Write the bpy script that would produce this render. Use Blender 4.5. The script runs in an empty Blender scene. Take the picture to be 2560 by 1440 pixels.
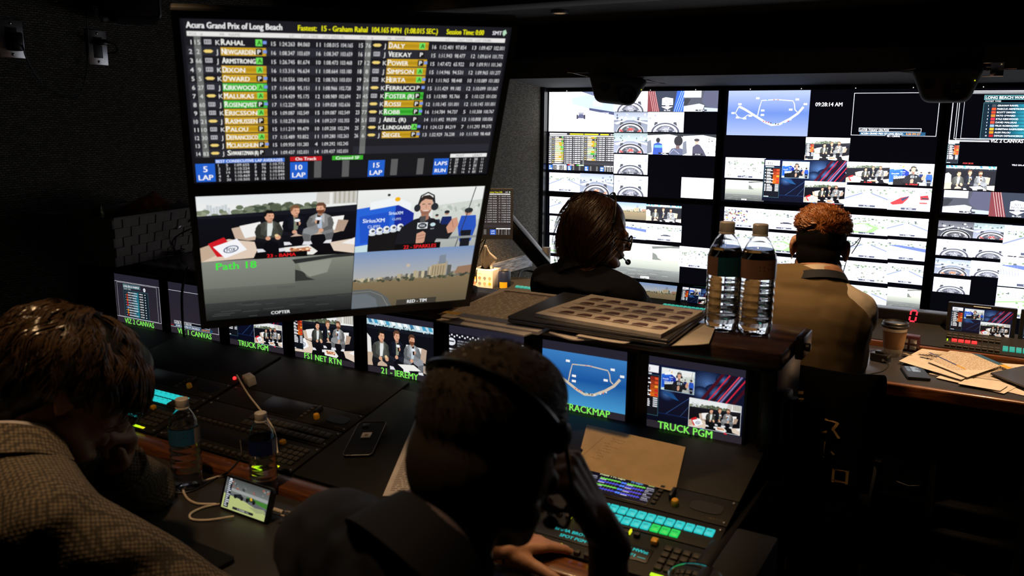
import bpy, bmesh, math, random
import numpy as np
from mathutils import Vector, Matrix, Euler, Quaternion

# ------------------------------------------------------------------ camera, world, lights, exposure
SC = bpy.context.scene
COL = SC.collection
EYE = np.array([0.0, 0.0, 1.6])          # the photographer's eye, metres above the truck floor
FPX = 2113.0                             # focal length in pixels of the 2560-wide frame
YAW, PITCH, ROLL = 30.1, 11.39, 0.46

def cam_axes():
    y, p, r = map(math.radians, (YAW, PITCH, ROLL))
    fwd = np.array([-math.sin(y)*math.cos(p), math.cos(y)*math.cos(p), -math.sin(p)])
    right = np.array([math.cos(y), math.sin(y), 0.0])
    down = np.cross(fwd, right)
    rx = right*math.cos(r) - down*math.sin(r)
    dn = down*math.cos(r) + right*math.sin(r)
    return rx, dn, fwd
RX, DN, FW = cam_axes()
cd = bpy.data.cameras.new('camera')
cam = bpy.data.objects.new('camera', cd); COL.objects.link(cam)
cm = Matrix.Identity(4)
for i in range(3):
    cm[i][0], cm[i][1], cm[i][2], cm[i][3] = RX[i], -DN[i], -FW[i], EYE[i]
cam.matrix_world = cm
cd.sensor_fit = 'HORIZONTAL'; cd.sensor_width = 36.0; cd.lens = FPX/2560*36.0
cd.clip_start = 0.05; cd.clip_end = 50
cd.dof.use_dof = True; cd.dof.focus_distance = 3.7; cd.dof.aperture_fstop = 5.6
SC.camera = cam

wd = bpy.data.worlds.new('world'); SC.world = wd; wd.use_nodes = True
wd.node_tree.nodes['Background'].inputs[0].default_value = (0.75, 0.8, 1.0, 1)
wd.node_tree.nodes['Background'].inputs[1].default_value = 0.002
SC.view_settings.view_transform = 'Standard'; SC.view_settings.look = 'None'
SC.view_settings.gamma = 1.0; SC.view_settings.use_curve_mapping = False
SC.view_settings.exposure = 0.0
SC.cycles.max_bounces = 12; SC.cycles.transmission_bounces = 12; SC.cycles.transparent_max_bounces = 8
SC.cycles.caustics_reflective = False; SC.cycles.caustics_refractive = False
SC.cycles.sample_clamp_indirect = 3.0

WARM = (1.0, 0.62, 0.30)
CEIL_Z = 2.13
# recessed warm downlights in the truck ceiling, some of them added as fill: position, aim, watts, cone
DOWNLIGHTS = [
    ('over the left seat', (-1.30, 0.78), (-1.40, 0.92, 0.75), 24, 78),
    ('over the middle seat', (-0.75, 0.66), (-0.55, 0.80, 1.15), 6, 60),  # added lamp, lifts the dark head, hair and jacket top
    ('over the right bay', (-0.62, 1.38), (-0.68, 1.60, 0.80), 26, 36),
    ('over the shelf top', (-0.85, 1.98), (-0.76, 2.0, 1.10), 10, 100),  # added lamp, brightens the papers on the shelf top
    ('in front of the tall bottles', (-0.46, 1.16), (-0.50, 1.96, 1.24), 9.0, 24),  # added lamp, front light for the bottle labels and caps
    ('over the tissue box', (-2.08, 2.84), (-2.26, 3.64, 0.83), 360.0, 40),
    ('over the quilted jacket', (-1.25, 2.48), (-1.20, 2.68, 1.2), 9.0, 60),  # added dim lamp, brightens the bob and quilted jacket
    ('over the front seat', (-0.70, 2.46), (-0.59, 2.74, 1.36), 44.0, 31),
    ('over the wall-arm monitor', (-2.02, 3.94), (-2.25, 3.68, 0.88), 90.0, 36),  # added second lamp, reaches the tissue that the arm monitor shades
    ('over the front desk', (0.10, 3.40), (0.06, 3.45, 0.72), 130.0, 62),
]

# ------------------------------------------------------------------ where a sight line meets a real plane of the truck
def ray(px, py):
    return RX*((px-1280)/FPX) + DN*((py-720)/FPX) + FW
def on_axis(px, py, k, v):
    r = ray(px, py); t = (v-EYE[k])/r[k]; return EYE + r*t
def on_y(px, py, v): return on_axis(px, py, 1, v)
def on_z(px, py, v): return on_axis(px, py, 2, v)
def on_x(px, py, v): return on_axis(px, py, 0, v)
def on_plane(px, py, p0, n):
    r = ray(px, py); t = np.dot(np.array(p0)-EYE, n)/np.dot(r, n); return EYE + r*t

# ------------------------------------------------------------------ materials
def s2l(c):
    c = np.asarray(c, float)
    return np.where(c <= 0.04045, c/12.92, ((c+0.055)/1.055)**2.4)
def rgb(r, g, b): return tuple(float(v) for v in s2l((r/255, g/255, b/255)))
MATS = {}
def principled(name, color, rough=0.5, metal=0.0, spec=0.5, **kw):
    m = bpy.data.materials.new(name); m.use_nodes = True
    nt = m.node_tree; b = nt.nodes['Principled BSDF']
    b.inputs['Base Color'].default_value = (*color, 1)
    b.inputs['Roughness'].default_value = rough
    b.inputs['Metallic'].default_value = metal
    b.inputs['Specular IOR Level'].default_value = spec
    for k, v in kw.items():
        b.inputs[k.replace('_', ' ')].default_value = v
    MATS[name] = m
    return m, nt, b
def noise_detail(nt, b, scale, bump, dist=0.002, colvar=0.0, base=None, rough=None, tex='NOISE', stretch=None):
    tc = nt.nodes.new('ShaderNodeTexCoord'); src = tc.outputs['Object']
    if stretch:
        mp = nt.nodes.new('ShaderNodeMapping'); mp.inputs['Scale'].default_value = stretch
        nt.links.new(src, mp.inputs['Vector']); src = mp.outputs['Vector']
    n = nt.nodes.new('ShaderNodeTexNoise'); n.inputs['Scale'].default_value = scale; n.inputs['Detail'].default_value = 5
    nt.links.new(src, n.inputs['Vector'])
    if bump:
        bp = nt.nodes.new('ShaderNodeBump'); bp.inputs['Strength'].default_value = bump; bp.inputs['Distance'].default_value = dist
        nt.links.new(n.outputs['Fac'], bp.inputs['Height']); nt.links.new(bp.outputs['Normal'], b.inputs['Normal'])
    if colvar and base:
        cr = nt.nodes.new('ShaderNodeValToRGB')
        lo = tuple(max(0, c*(1-colvar)) for c in base); hi = tuple(min(1, c*(1+colvar)) for c in base)
        cr.color_ramp.elements[0].color = (*lo, 1); cr.color_ramp.elements[1].color = (*hi, 1)
        cr.color_ramp.elements[0].position = 0.35; cr.color_ramp.elements[1].position = 0.65
        nt.links.new(n.outputs['Fac'], cr.inputs['Fac']); nt.links.new(cr.outputs['Color'], b.inputs['Base Color'])
    return n
def simple(name, color, rough=0.5, metal=0.0, spec=0.5, scale=60, bump=0.08, colvar=0.08, dist=0.001, stretch=None, **kw):
    m, nt, b = principled(name, color, rough, metal, spec, **kw)
    noise_detail(nt, b, scale, bump, dist, colvar, color, stretch=stretch)
    return m
def emit(name, color, strength):
    m, nt, b = principled(name, (0.01, 0.01, 0.01), 0.4)
    b.inputs['Emission Color'].default_value = (*color, 1); b.inputs['Emission Strength'].default_value = strength
    return m
def screen_mat(name, strength):
    m, nt, b = principled(name, (0.006, 0.006, 0.007), 0.35, spec=0.3)
    a = nt.nodes.new('ShaderNodeAttribute'); a.attribute_name = 'Col'
    nt.links.new(a.outputs['Color'], b.inputs['Emission Color'])
    b.inputs['Emission Strength'].default_value = strength
    return m
def printed_mat(name, rough=0.6):
    m, nt, b = principled(name, (0.5, 0.5, 0.5), rough, spec=0.25)
    a = nt.nodes.new('ShaderNodeAttribute'); a.attribute_name = 'Col'
    nt.links.new(a.outputs['Color'], b.inputs['Base Color'])
    return m
def wood(name, c0, c1, rough, stretch, coat=0.0):
    m, nt, b = principled(name, c0, rough, Coat_Weight=coat)
    b.inputs['Coat Roughness'].default_value = 0.12
    tc = nt.nodes.new('ShaderNodeTexCoord'); mp = nt.nodes.new('ShaderNodeMapping'); mp.inputs['Scale'].default_value = stretch
    n = nt.nodes.new('ShaderNodeTexNoise'); n.inputs['Scale'].default_value = 9; n.inputs['Detail'].default_value = 8; n.inputs['Distortion'].default_value = 1.2
    cr = nt.nodes.new('ShaderNodeValToRGB')
    cr.color_ramp.elements[0].color = (*c0, 1); cr.color_ramp.elements[1].color = (*c1, 1)
    cr.color_ramp.elements[0].position = 0.38; cr.color_ramp.elements[1].position = 0.62
    bp = nt.nodes.new('ShaderNodeBump'); bp.inputs['Strength'].default_value = 0.12; bp.inputs['Distance'].default_value = 0.001
    L = nt.links.new
    L(tc.outputs['Object'], mp.inputs['Vector']); L(mp.outputs['Vector'], n.inputs['Vector']); L(n.outputs['Fac'], cr.inputs['Fac'])
    L(cr.outputs['Color'], b.inputs['Base Color']); L(n.outputs['Fac'], bp.inputs['Height']); L(bp.outputs['Normal'], b.inputs['Normal'])
    return m
def weave(name, c_lo, c_hi, axis_rot):
    """coarse basket-woven acoustic cloth"""
    m, nt, b = principled(name, c_lo, 0.95, spec=0.15)
    L = nt.links.new
    tc = nt.nodes.new('ShaderNodeTexCoord'); mp = nt.nodes.new('ShaderNodeMapping'); mp.inputs['Rotation'].default_value = axis_rot
    wv = nt.nodes.new('ShaderNodeTexNoise'); wv.inputs['Scale'].default_value = 14
    add = nt.nodes.new('ShaderNodeMixRGB'); add.blend_type = 'ADD'; add.inputs[0].default_value = 0.02
    br = nt.nodes.new('ShaderNodeTexBrick')
    br.inputs['Scale'].default_value = 20; br.inputs['Brick Width'].default_value = 0.34; br.inputs['Row Height'].default_value = 0.15
    br.inputs['Mortar Size'].default_value = 0.035; br.inputs['Mortar Smooth'].default_value = 0.7
    br.inputs['Color1'].default_value = (*c_hi, 1); br.inputs['Color2'].default_value = (*c_lo, 1)
    br.inputs['Mortar'].default_value = (*[c*0.5 for c in c_lo], 1)
    nz = nt.nodes.new('ShaderNodeTexNoise'); nz.inputs['Scale'].default_value = 260; nz.inputs['Detail'].default_value = 3
    mx = nt.nodes.new('ShaderNodeMixRGB'); mx.blend_type = 'MULTIPLY'; mx.inputs[0].default_value = 0.6
    bp = nt.nodes.new('ShaderNodeBump'); bp.inputs['Strength'].default_value = 0.9; bp.inputs['Distance'].default_value = 0.006
    inv = nt.nodes.new('ShaderNodeMath'); inv.operation = 'SUBTRACT'; inv.inputs[0].default_value = 1.0
    L(tc.outputs['Object'], mp.inputs['Vector']); L(mp.outputs['Vector'], add.inputs[1]); L(mp.outputs['Vector'], wv.inputs['Vector'])
    L(wv.outputs['Color'], add.inputs[2]); L(add.outputs['Color'], br.inputs['Vector'])
    L(br.outputs['Color'], mx.inputs[1]); L(nz.outputs['Color'], mx.inputs[2]); L(mx.outputs['Color'], b.inputs['Base Color'])
    L(br.outputs['Fac'], inv.inputs[1]); L(inv.outputs['Value'], bp.inputs['Height']); L(bp.outputs['Normal'], b.inputs['Normal'])
    L(mp.outputs['Vector'], nz.inputs['Vector'])
    return m
def check_cloth(name, c0, c1, scale):
    """small woven check: regular pale flecks between dark threads"""
    m, nt, b = principled(name, c0, 0.9, spec=0.2)
    L = nt.links.new
    tc = nt.nodes.new('ShaderNodeTexCoord')
    mp = nt.nodes.new('ShaderNodeMapping'); mp.inputs['Rotation'].default_value = (0.5, 0.55, 0.35); L(tc.outputs['Object'], mp.inputs['Vector'])
    v = nt.nodes.new('ShaderNodeTexVoronoi'); v.inputs['Scale'].default_value = scale; v.inputs['Randomness'].default_value = 0.22
    L(mp.outputs['Vector'], v.inputs['Vector'])
    cr = nt.nodes.new('ShaderNodeValToRGB'); cr.color_ramp.elements[0].color = (*c1, 1); cr.color_ramp.elements[1].color = (*c0, 1)
    cr.color_ramp.elements[0].position = 0.30; cr.color_ramp.elements[1].position = 0.58
    bp = nt.nodes.new('ShaderNodeBump'); bp.inputs['Strength'].default_value = 0.5; bp.inputs['Distance'].default_value = 0.002; bp.invert = True
    L(v.outputs['Distance'], cr.inputs['Fac']); L(cr.outputs['Color'], b.inputs['Base Color'])
    L(v.outputs['Distance'], bp.inputs['Height']); L(bp.outputs['Normal'], b.inputs['Normal'])
    return m
def glass(name, color=(1, 1, 1), rough=0.0, ior=1.45):
    m, nt, b = principled(name, color, rough, Transmission_Weight=1.0, IOR=ior)
    return m

simple('black_plastic', (0.012, 0.012, 0.013), 0.42, scale=300, bump=0.05)
simple('bezel', (0.006, 0.006, 0.007), 0.38, scale=300, bump=0.03)
simple('satin_black', (0.010, 0.010, 0.011), 0.3, scale=200, bump=0.04)
simple('rack_grey', (0.012, 0.0115, 0.011), 0.6, spec=0.3, scale=400, bump=0.08)
simple('dark_panel', (0.030, 0.030, 0.033), 0.7, scale=120, bump=0.05)
simple('ceiling_cloth', (0.05, 0.05, 0.053), 0.9, scale=300, bump=0.2)
simple('floor_carpet', (0.012, 0.012, 0.013), 0.95, scale=500, bump=0.5)
simple('desk_laminate', (0.040, 0.037, 0.034), 0.42, scale=250, bump=0.03)
simple('front_laminate', (0.035, 0.035, 0.042), 0.30, scale=250, bump=0.02)
simple('steel', (0.55, 0.54, 0.55), 0.32, 1.0, scale=80, bump=0.05, stretch=(1, 1, 14))
simple('chrome', (0.8, 0.8, 0.82), 0.12, 1.0, bump=0)
simple('grey_metal', (0.18, 0.18, 0.19), 0.4, 0.8, bump=0.04)
simple('white_plastic', (0.62, 0.58, 0.55), 0.4)
simple('cable_white', (0.72, 0.62, 0.52), 0.5, bump=0)
simple('cable_black', (0.010, 0.010, 0.010), 0.5, bump=0)
simple('yellow_plastic', rgb(225, 165, 30), 0.4)
simple('key_dark', (0.035, 0.033, 0.030), 0.45)
simple('key_grey', (0.045, 0.041, 0.036), 0.5, spec=0.3)
simple('tissue', (0.86, 0.80, 0.72), 0.8, scale=40, bump=0.2)
simple('card_brown', (0.33, 0.19, 0.09), 0.8, scale=90, bump=0.15, stretch=(1, 1, 6))
simple('cup_white', (0.75, 0.70, 0.62), 0.6)
simple('basket_cloth', (0.24, 0.21, 0.195), 0.9, scale=500, bump=0.5)
simple('navy_cloth', (0.010, 0.0125, 0.024), 0.8, scale=600, bump=0.4)
simple('collar_cloth', (0.30, 0.25, 0.31), 0.8, scale=700, bump=0.3)
simple('white_cloth', (0.55, 0.53, 0.58), 0.8, scale=700, bump=0.2)
simple('puffer', (0.009, 0.010, 0.016), 0.85, spec=0.2, scale=22, bump=0.6, dist=0.01)
simple('vest_cloth', (0.150, 0.100, 0.045), 0.85, scale=500, bump=0.3)
simple('shirt_tan', (0.62, 0.54, 0.46), 0.8, scale=24, bump=0.35, dist=0.008)
simple('trouser_dark', (0.010, 0.010, 0.012), 0.85)
simple('blanket_dark', (0.003, 0.003, 0.004), 0.95, spec=0.1, scale=20, bump=0.4, dist=0.01)
simple('skin', (0.42, 0.215, 0.135), 0.5, scale=180, bump=0.06, Subsurface_Weight=0.12)
MATS['skin'].node_tree.nodes['Principled BSDF'].inputs['Subsurface Radius'].default_value = (0.012, 0.004, 0.002)
simple('hair_dark', (0.006, 0.005, 0.004), 0.42, scale=300, bump=0.25, stretch=(1, 1, 0.2))
simple('hair_brown', (0.056, 0.033, 0.018), 0.24, scale=300, bump=0.2, stretch=(1, 1, 0.2))
simple('hair_auburn', (0.050, 0.022, 0.012), 0.38, scale=300, bump=0.2, stretch=(1, 1, 0.2))
simple('hair_ginger', (0.30, 0.105, 0.028), 0.4, scale=300, bump=0.2)
simple('hair_crop', (0.050, 0.031, 0.019), 0.7, scale=900, bump=0.7, dist=0.002)
simple('hair_shaved', (0.004, 0.0035, 0.003), 0.9, spec=0.08, scale=1200, bump=0.6, dist=0.001)
simple('eye_white', (0.7, 0.68, 0.65), 0.15, bump=0)
simple('lens_dark', (0.02, 0.012, 0.008), 0.2, bump=0)
simple('foil_orange', (0.32, 0.09, 0.03), 0.2, 0.3, scale=30, bump=0.9, dist=0.01)
simple('foil_silver', (0.30, 0.28, 0.34), 0.2, 0.6, scale=30, bump=0.9, dist=0.01)
simple('foil_green', (0.10, 0.15, 0.015), 0.3, 0.2, scale=30, bump=0.7, dist=0.01)
simple('foil_red', (0.20, 0.012, 0.010), 0.3, 0.2, scale=30, bump=0.7, dist=0.01)
simple('paper', (0.60, 0.55, 0.52), 0.75, scale=30, bump=0.08)
simple('manila', (0.56, 0.40, 0.20), 0.75, scale=25, bump=0.1, dist=0.003)
simple('laptop_grey', (0.085, 0.085, 0.095), 0.38, 0.6, bump=0.02)
simple('label_blue', (0.02, 0.07, 0.12), 0.4)
simple('label_navy', (0.012, 0.02, 0.06), 0.4)
wood('wood_top', (0.036, 0.019, 0.018), (0.085, 0.044, 0.036), 0.25, (1.2, 12, 12), 0.5)
wood('wood_trim', (0.085, 0.026, 0.008), (0.19, 0.065, 0.020), 0.35, (1.2, 12, 12), 0.3)
wood('wood_rail', (0.12, 0.125, 0.14), (0.42, 0.43, 0.46), 0.55, (9, 1.0, 10))
weave('wall_weave', (0.20, 0.18, 0.15), (0.36, 0.33, 0.28), (0, math.pi/2, math.pi/2))
check_cloth('check_cloth', (0.055, 0.048, 0.040), (0.19, 0.155, 0.118), 150)
glass('clear_plastic', (0.98, 0.99, 1.0), 0.03, 1.42)
glass('water', (0.97, 0.99, 1.0), 0.0, 1.33)
glass('clear_case', (0.75, 0.75, 0.76), 0.12, 1.25)
screen_mat('screen_wall', 2.4); screen_mat('screen', 1.0); screen_mat('screen_dim', 0.8); screen_mat('print_lit', 1.0)
printed_mat('printed'); printed_mat('printed_gloss', 0.25)
emit('key_cyan', rgb(40, 215, 215), 0.85); emit('key_green', rgb(25, 225, 95), 0.85); emit('key_orange', rgb(250, 170, 80), 0.9)
emit('led_green', rgb(190, 255, 30), 1.2); emit('led_yellow', rgb(230, 235, 30), 1.0); emit('led_red', (1.0, 0.02, 0.02), 2.5)
emit('led_blue', rgb(90, 120, 255), 2.0); emit('led_white', (1, 0.95, 0.9), 2.0); emit('led_teal', rgb(60, 200, 175), 0.7)
emit('clock_red', (1.0, 0.03, 0.06), 1.6); emit('lamp_glow', WARM, 6.0)

# ------------------------------------------------------------------ meshes and the scene's tree
class MB:
    """collects shapes; build() links them as ONE mesh object. T is applied to everything added."""
    def __init__(s, T=None): s.v = []; s.f = []; s.T = T
    def add(s, vs, fs, T=None):
        o = len(s.v)
        for M in (T, s.T):
            if M is not None: vs = [M @ Vector(v) for v in vs]
        s.v += [tuple(v) for v in vs]; s.f += [tuple(i+o for i in f) for f in fs]
        return s
    def box(s, a, b, bev=0.0, T=None, seg=2):
        x0, y0, z0 = a; x1, y1, z1 = b
        if bev <= 0:
            vs = [(x0,y0,z0),(x1,y0,z0),(x1,y1,z0),(x0,y1,z0),(x0,y0,z1),(x1,y0,z1),(x1,y1,z1),(x0,y1,z1)]
            return s.add(vs, [(0,3,2,1),(4,5,6,7),(0,1,5,4),(1,2,6,5),(2,3,7,6),(3,0,4,7)], T)
        bm = bmesh.new(); bmesh.ops.create_cube(bm, size=1)
        for v in bm.verts: v.co = Vector(((x0+x1)/2+v.co.x*(x1-x0), (y0+y1)/2+v.co.y*(y1-y0), (z0+z1)/2+v.co.z*(z1-z0)))
        bmesh.ops.bevel(bm, geom=bm.edges[:], offset=bev, segments=seg, profile=0.5, affect='EDGES')
        return s.bm(bm, T)
    def bm(s, bm, T=None):
        bm.verts.index_update(); s.add([v.co.copy() for v in bm.verts], [[v.index for v in f.verts] for f in bm.faces], T); bm.free(); return s
    def tube(s, pts, r, n=8, cap=True, flat=1.0):
        pts = [Vector(p) for p in pts]; rs = r if isinstance(r, (list, tuple)) else [r]*len(pts)
        vs, fs = [], []; up = Vector((0, 0, 1)); pn = None
        for i, p in enumerate(pts):
            t = (pts[min(i+1, len(pts)-1)] - pts[max(i-1, 0)])
            t = t.normalized() if t.length > 1e-9 else Vector((0, 0, 1))
            if pn is None:
                pn = t.cross(up if abs(t.z) < 0.95 else Vector((1, 0, 0))).normalized()
            else:
                pn = (pn - t*pn.dot(t)); pn = pn.normalized() if pn.length > 1e-6 else t.orthogonal().normalized()
            b = t.cross(pn)
            for k in range(n):
                a = 2*math.pi*k/n; vs.append(p + (pn*math.cos(a) + b*math.sin(a)*flat)*rs[i])
        for i in range(len(pts)-1):
            for k in range(n):
                fs.append((i*n+k, i*n+(k+1)%n, (i+1)*n+(k+1)%n, (i+1)*n+k))
        if cap: fs += [tuple(range(n))[::-1], tuple(range((len(pts)-1)*n, len(pts)*n))]
        return s.add(vs, fs)
    def lathe(s, prof, n=32, T=None, cap=True, rib=None):
        vs, fs = [], []
        for (r, z) in prof:
            for k in range(n):
                a = 2*math.pi*k/n; rr = r if rib is None else r*(1+rib(a, z))
                vs.append((rr*math.cos(a), rr*math.sin(a), z))
        for i in range(len(prof)-1):
            for k in range(n): fs.append((i*n+k, i*n+(k+1)%n, (i+1)*n+(k+1)%n, (i+1)*n+k))
        if cap:
            if prof[0][0] > 1e-6: fs.append(tuple(range(n))[::-1])
            if prof[-1][0] > 1e-6: fs.append(tuple(range((len(prof)-1)*n, len(prof)*n)))
        return s.add(vs, fs, T)
    def prism(s, poly, ax, a, b, T=None):
        """poly in the two axes other than ax, extruded from a to b along ax"""
        n = len(poly); vs = []
        for h in (a, b):
            for (p, q) in poly:
                vs.append((h, p, q) if ax == 0 else (p, h, q) if ax == 1 else (p, q, h))
        fs = [tuple(range(n))[::-1], tuple(range(n, 2*n))] + [(i, (i+1) % n, n+(i+1) % n, n+i) for i in range(n)]
        return s.add(vs, fs, T)
    def ell(s, c, r, rot=None, nu=20, nv=12):
        vs, fs = [], []
        R = rot if rot is not None else Matrix.Identity(3)
        for j in range(nv+1):
            t = math.pi*j/nv
            for i in range(nu):
                a = 2*math.pi*i/nu
                vs.append(Vector(c) + R @ Vector((r[0]*math.sin(t)*math.cos(a), r[1]*math.sin(t)*math.sin(a), r[2]*math.cos(t))))
        for j in range(nv):
            for i in range(nu): fs.append((j*nu+i, (j+1)*nu+i, (j+1)*nu+(i+1) % nu, j*nu+(i+1) % nu))
        return s.add(vs, fs)
    def cap(s, p0, r0, p1, r1, n=14):
        """closed tapered capsule"""
        p0, p1 = Vector(p0), Vector(p1); d = p1-p0; L = max(d.length, 1e-6); d = d/L
        pts, rs = [], []
        for k in range(5):
            a = math.pi/2*(k/4); pts.append(p0 - d*r0*math.cos(a)); rs.append(max(r0*math.sin(a), 1e-4))
        for k in range(5):
            a = math.pi/2*(1-k/4); pts.append(p1 + d*r1*math.cos(a)); rs.append(max(r1*math.sin(a), 1e-4))
        return s.tube(pts, rs, n)
    def build(s, name, mat, parent=None, smooth=True, base=None, angle=40):
        me = bpy.data.meshes.new(name)
        o = bpy.data.objects.new(name, me); COL.objects.link(o)
        off = Vector((0, 0, 0))
        if parent is not None:
            o.parent = parent; off = world_loc(parent)
        elif base is not None:
            off = Vector(base); o.location = base
        me.from_pydata([tuple(Vector(v)-off) for v in s.v], [], s.f); me.update()
        bm = bmesh.new(); bm.from_mesh(me); bmesh.ops.recalc_face_normals(bm, faces=bm.faces[:]); bm.to_mesh(me); bm.free()
        me.materials.append(MATS[mat] if isinstance(mat, str) else mat)
        if smooth:
            me.polygons.foreach_set('use_smooth', [True]*len(me.polygons))
            try: me.set_sharp_from_angle(angle=math.radians(angle))
            except Exception: pass
        return o
def world_loc(o):
    p = Vector(o.location); q = o.parent
    while q is not None: p = p + Vector(q.location); q = q.parent
    return p
def tag(o, label=None, cat=None, group=None, kind=None):
    if label: o['label'] = label
    if cat: o['category'] = cat
    if group: o['group'] = group
    if kind: o['kind'] = kind
    return o
def thing(name, label, cat, loc=(0, 0, 0), group=None):
    o = bpy.data.objects.new(name, None); COL.objects.link(o); o.location = tuple(float(v) for v in loc)
    o.empty_display_size = 0.05
    return tag(o, label, cat, group)
def struct(o): o['kind'] = 'structure'; return o
def frame(o, x, y, z):
    """4x4 with the given origin and axes"""
    M = Matrix.Identity(4)
    for i in range(3): M[i][0], M[i][1], M[i][2], M[i][3] = x[i], y[i], z[i], o[i]
    return M
def move(loc, rz=0.0): return Matrix.Translation(Vector(loc)) @ Matrix.Rotation(rz, 4, 'Z')
def spline(pts, n=8):
    """Catmull-Rom through pts"""
    P = [Vector(p) for p in pts]; P = [P[0]*2-P[1]] + P + [P[-1]*2-P[-2]]; out = []
    for i in range(1, len(P)-2):
        for k in range(n):
            t = k/n; a, b, c, d = P[i-1], P[i], P[i+1], P[i+2]
            out.append(0.5*((2*b) + (c-a)*t + (2*a-5*b+4*c-d)*t*t + (3*b-a-3*c+d)*t**3))
    out.append(P[-2]); return out

# ------------------------------------------------------------------ flat pictures: what the screens show and what is printed on paper
_TXT = {}
def text_mesh(st, bold=False):
    k = st
    if k in _TXT: return _TXT[k]
    c = bpy.data.curves.new('txt', 'FONT'); c.body = st; c.size = 1.0; c.resolution_u = 2
    o = bpy.data.objects.new('txt', c); me = o.to_mesh()
    vs = np.array([v.co[:2] for v in me.vertices]) if len(me.vertices) else np.zeros((0, 2))
    fs = [tuple(p.vertices) for p in me.polygons]
    o.to_mesh_clear(); bpy.data.objects.remove(o); bpy.data.curves.remove(c)
    if len(vs):
        vs = (vs - [vs[:, 0].min(), 0])/0.70
    _TXT[k] = (vs, fs); return _TXT[k]

def clip_poly(pts, x0, y0, x1, y1):
    def cut(P, ax, lim, keep):
        out = []
        for i in range(len(P)):
            a, b = P[i-1], P[i]; ia, ib = keep*(a[ax]-lim) >= 0, keep*(b[ax]-lim) >= 0
            if ia != ib:
                t = (lim-a[ax])/(b[ax]-a[ax]); out.append((a[0]+(b[0]-a[0])*t, a[1]+(b[1]-a[1])*t))
            if ib: out.append(b)
        return out
    for ax, lim, keep in ((0, x0, 1), (0, x1, -1), (1, y0, 1), (1, y1, -1)):
        pts = cut(pts, ax, lim, keep)
        if len(pts) < 3: return []
    return pts

class Canvas:
    """a flat picture W x H metres made of coloured faces, later faces a hair in front of earlier ones"""
    def __init__(s, W, H, step=4e-5): s.W, s.H, s.step = W, H, step; s.v = []; s.f = []; s.c = []; s.bb = np.zeros((0, 5)); s.n = 0
    def layer(s, x0, y0, x1, y1):
        B = s.bb[:s.n]; l = 0
        if s.n:
            m = (B[:, 0] < x1) & (B[:, 2] > x0) & (B[:, 1] < y1) & (B[:, 3] > y0)
            if m.any(): l = B[m, 4].max()+1
        if s.n >= len(s.bb): s.bb = np.vstack([s.bb, np.zeros((max(256, len(s.bb)), 5))])
        s.bb[s.n] = (x0, y0, x1, y1, l); s.n += 1
        return l
    def faces(s, P, F, cols):
        P = np.asarray(P, float)
        l = s.layer(P[:, 0].min(), P[:, 1].min(), P[:, 0].max(), P[:, 1].max())
        o = len(s.v)
        s.v += [((x-0.5)*s.W, -l*s.step, (0.5-y)*s.H) for x, y in P]
        s.f += [tuple(i+o for i in f) for f in F]
        for f in F:
            s.c.append([cols[i] for i in f] if isinstance(cols, list) else [cols]*len(f))
    def pic(s, x0=0, y0=0, x1=1, y1=1): return Pic(s, x0, y0, x1, y1)
    def mesh(s, name, mat, T, parent=None, back=0.0):
        me = bpy.data.meshes.new(name); o = bpy.data.objects.new(name, me); COL.objects.link(o)
        off = world_loc(parent) if parent is not None else Vector((0, 0, 0))
        if parent is not None: o.parent = parent
        me.from_pydata([tuple((T @ Vector(v))-off) for v in s.v], [], s.f)
        a = me.color_attributes.new('Col', 'FLOAT_COLOR', 'CORNER')
        flat = []
        for c in s.c:
            for q in c: flat += [q[0], q[1], q[2], 1.0]
        a.data.foreach_set('color', flat); me.update()
        me.materials.append(MATS[mat]); return o

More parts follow.
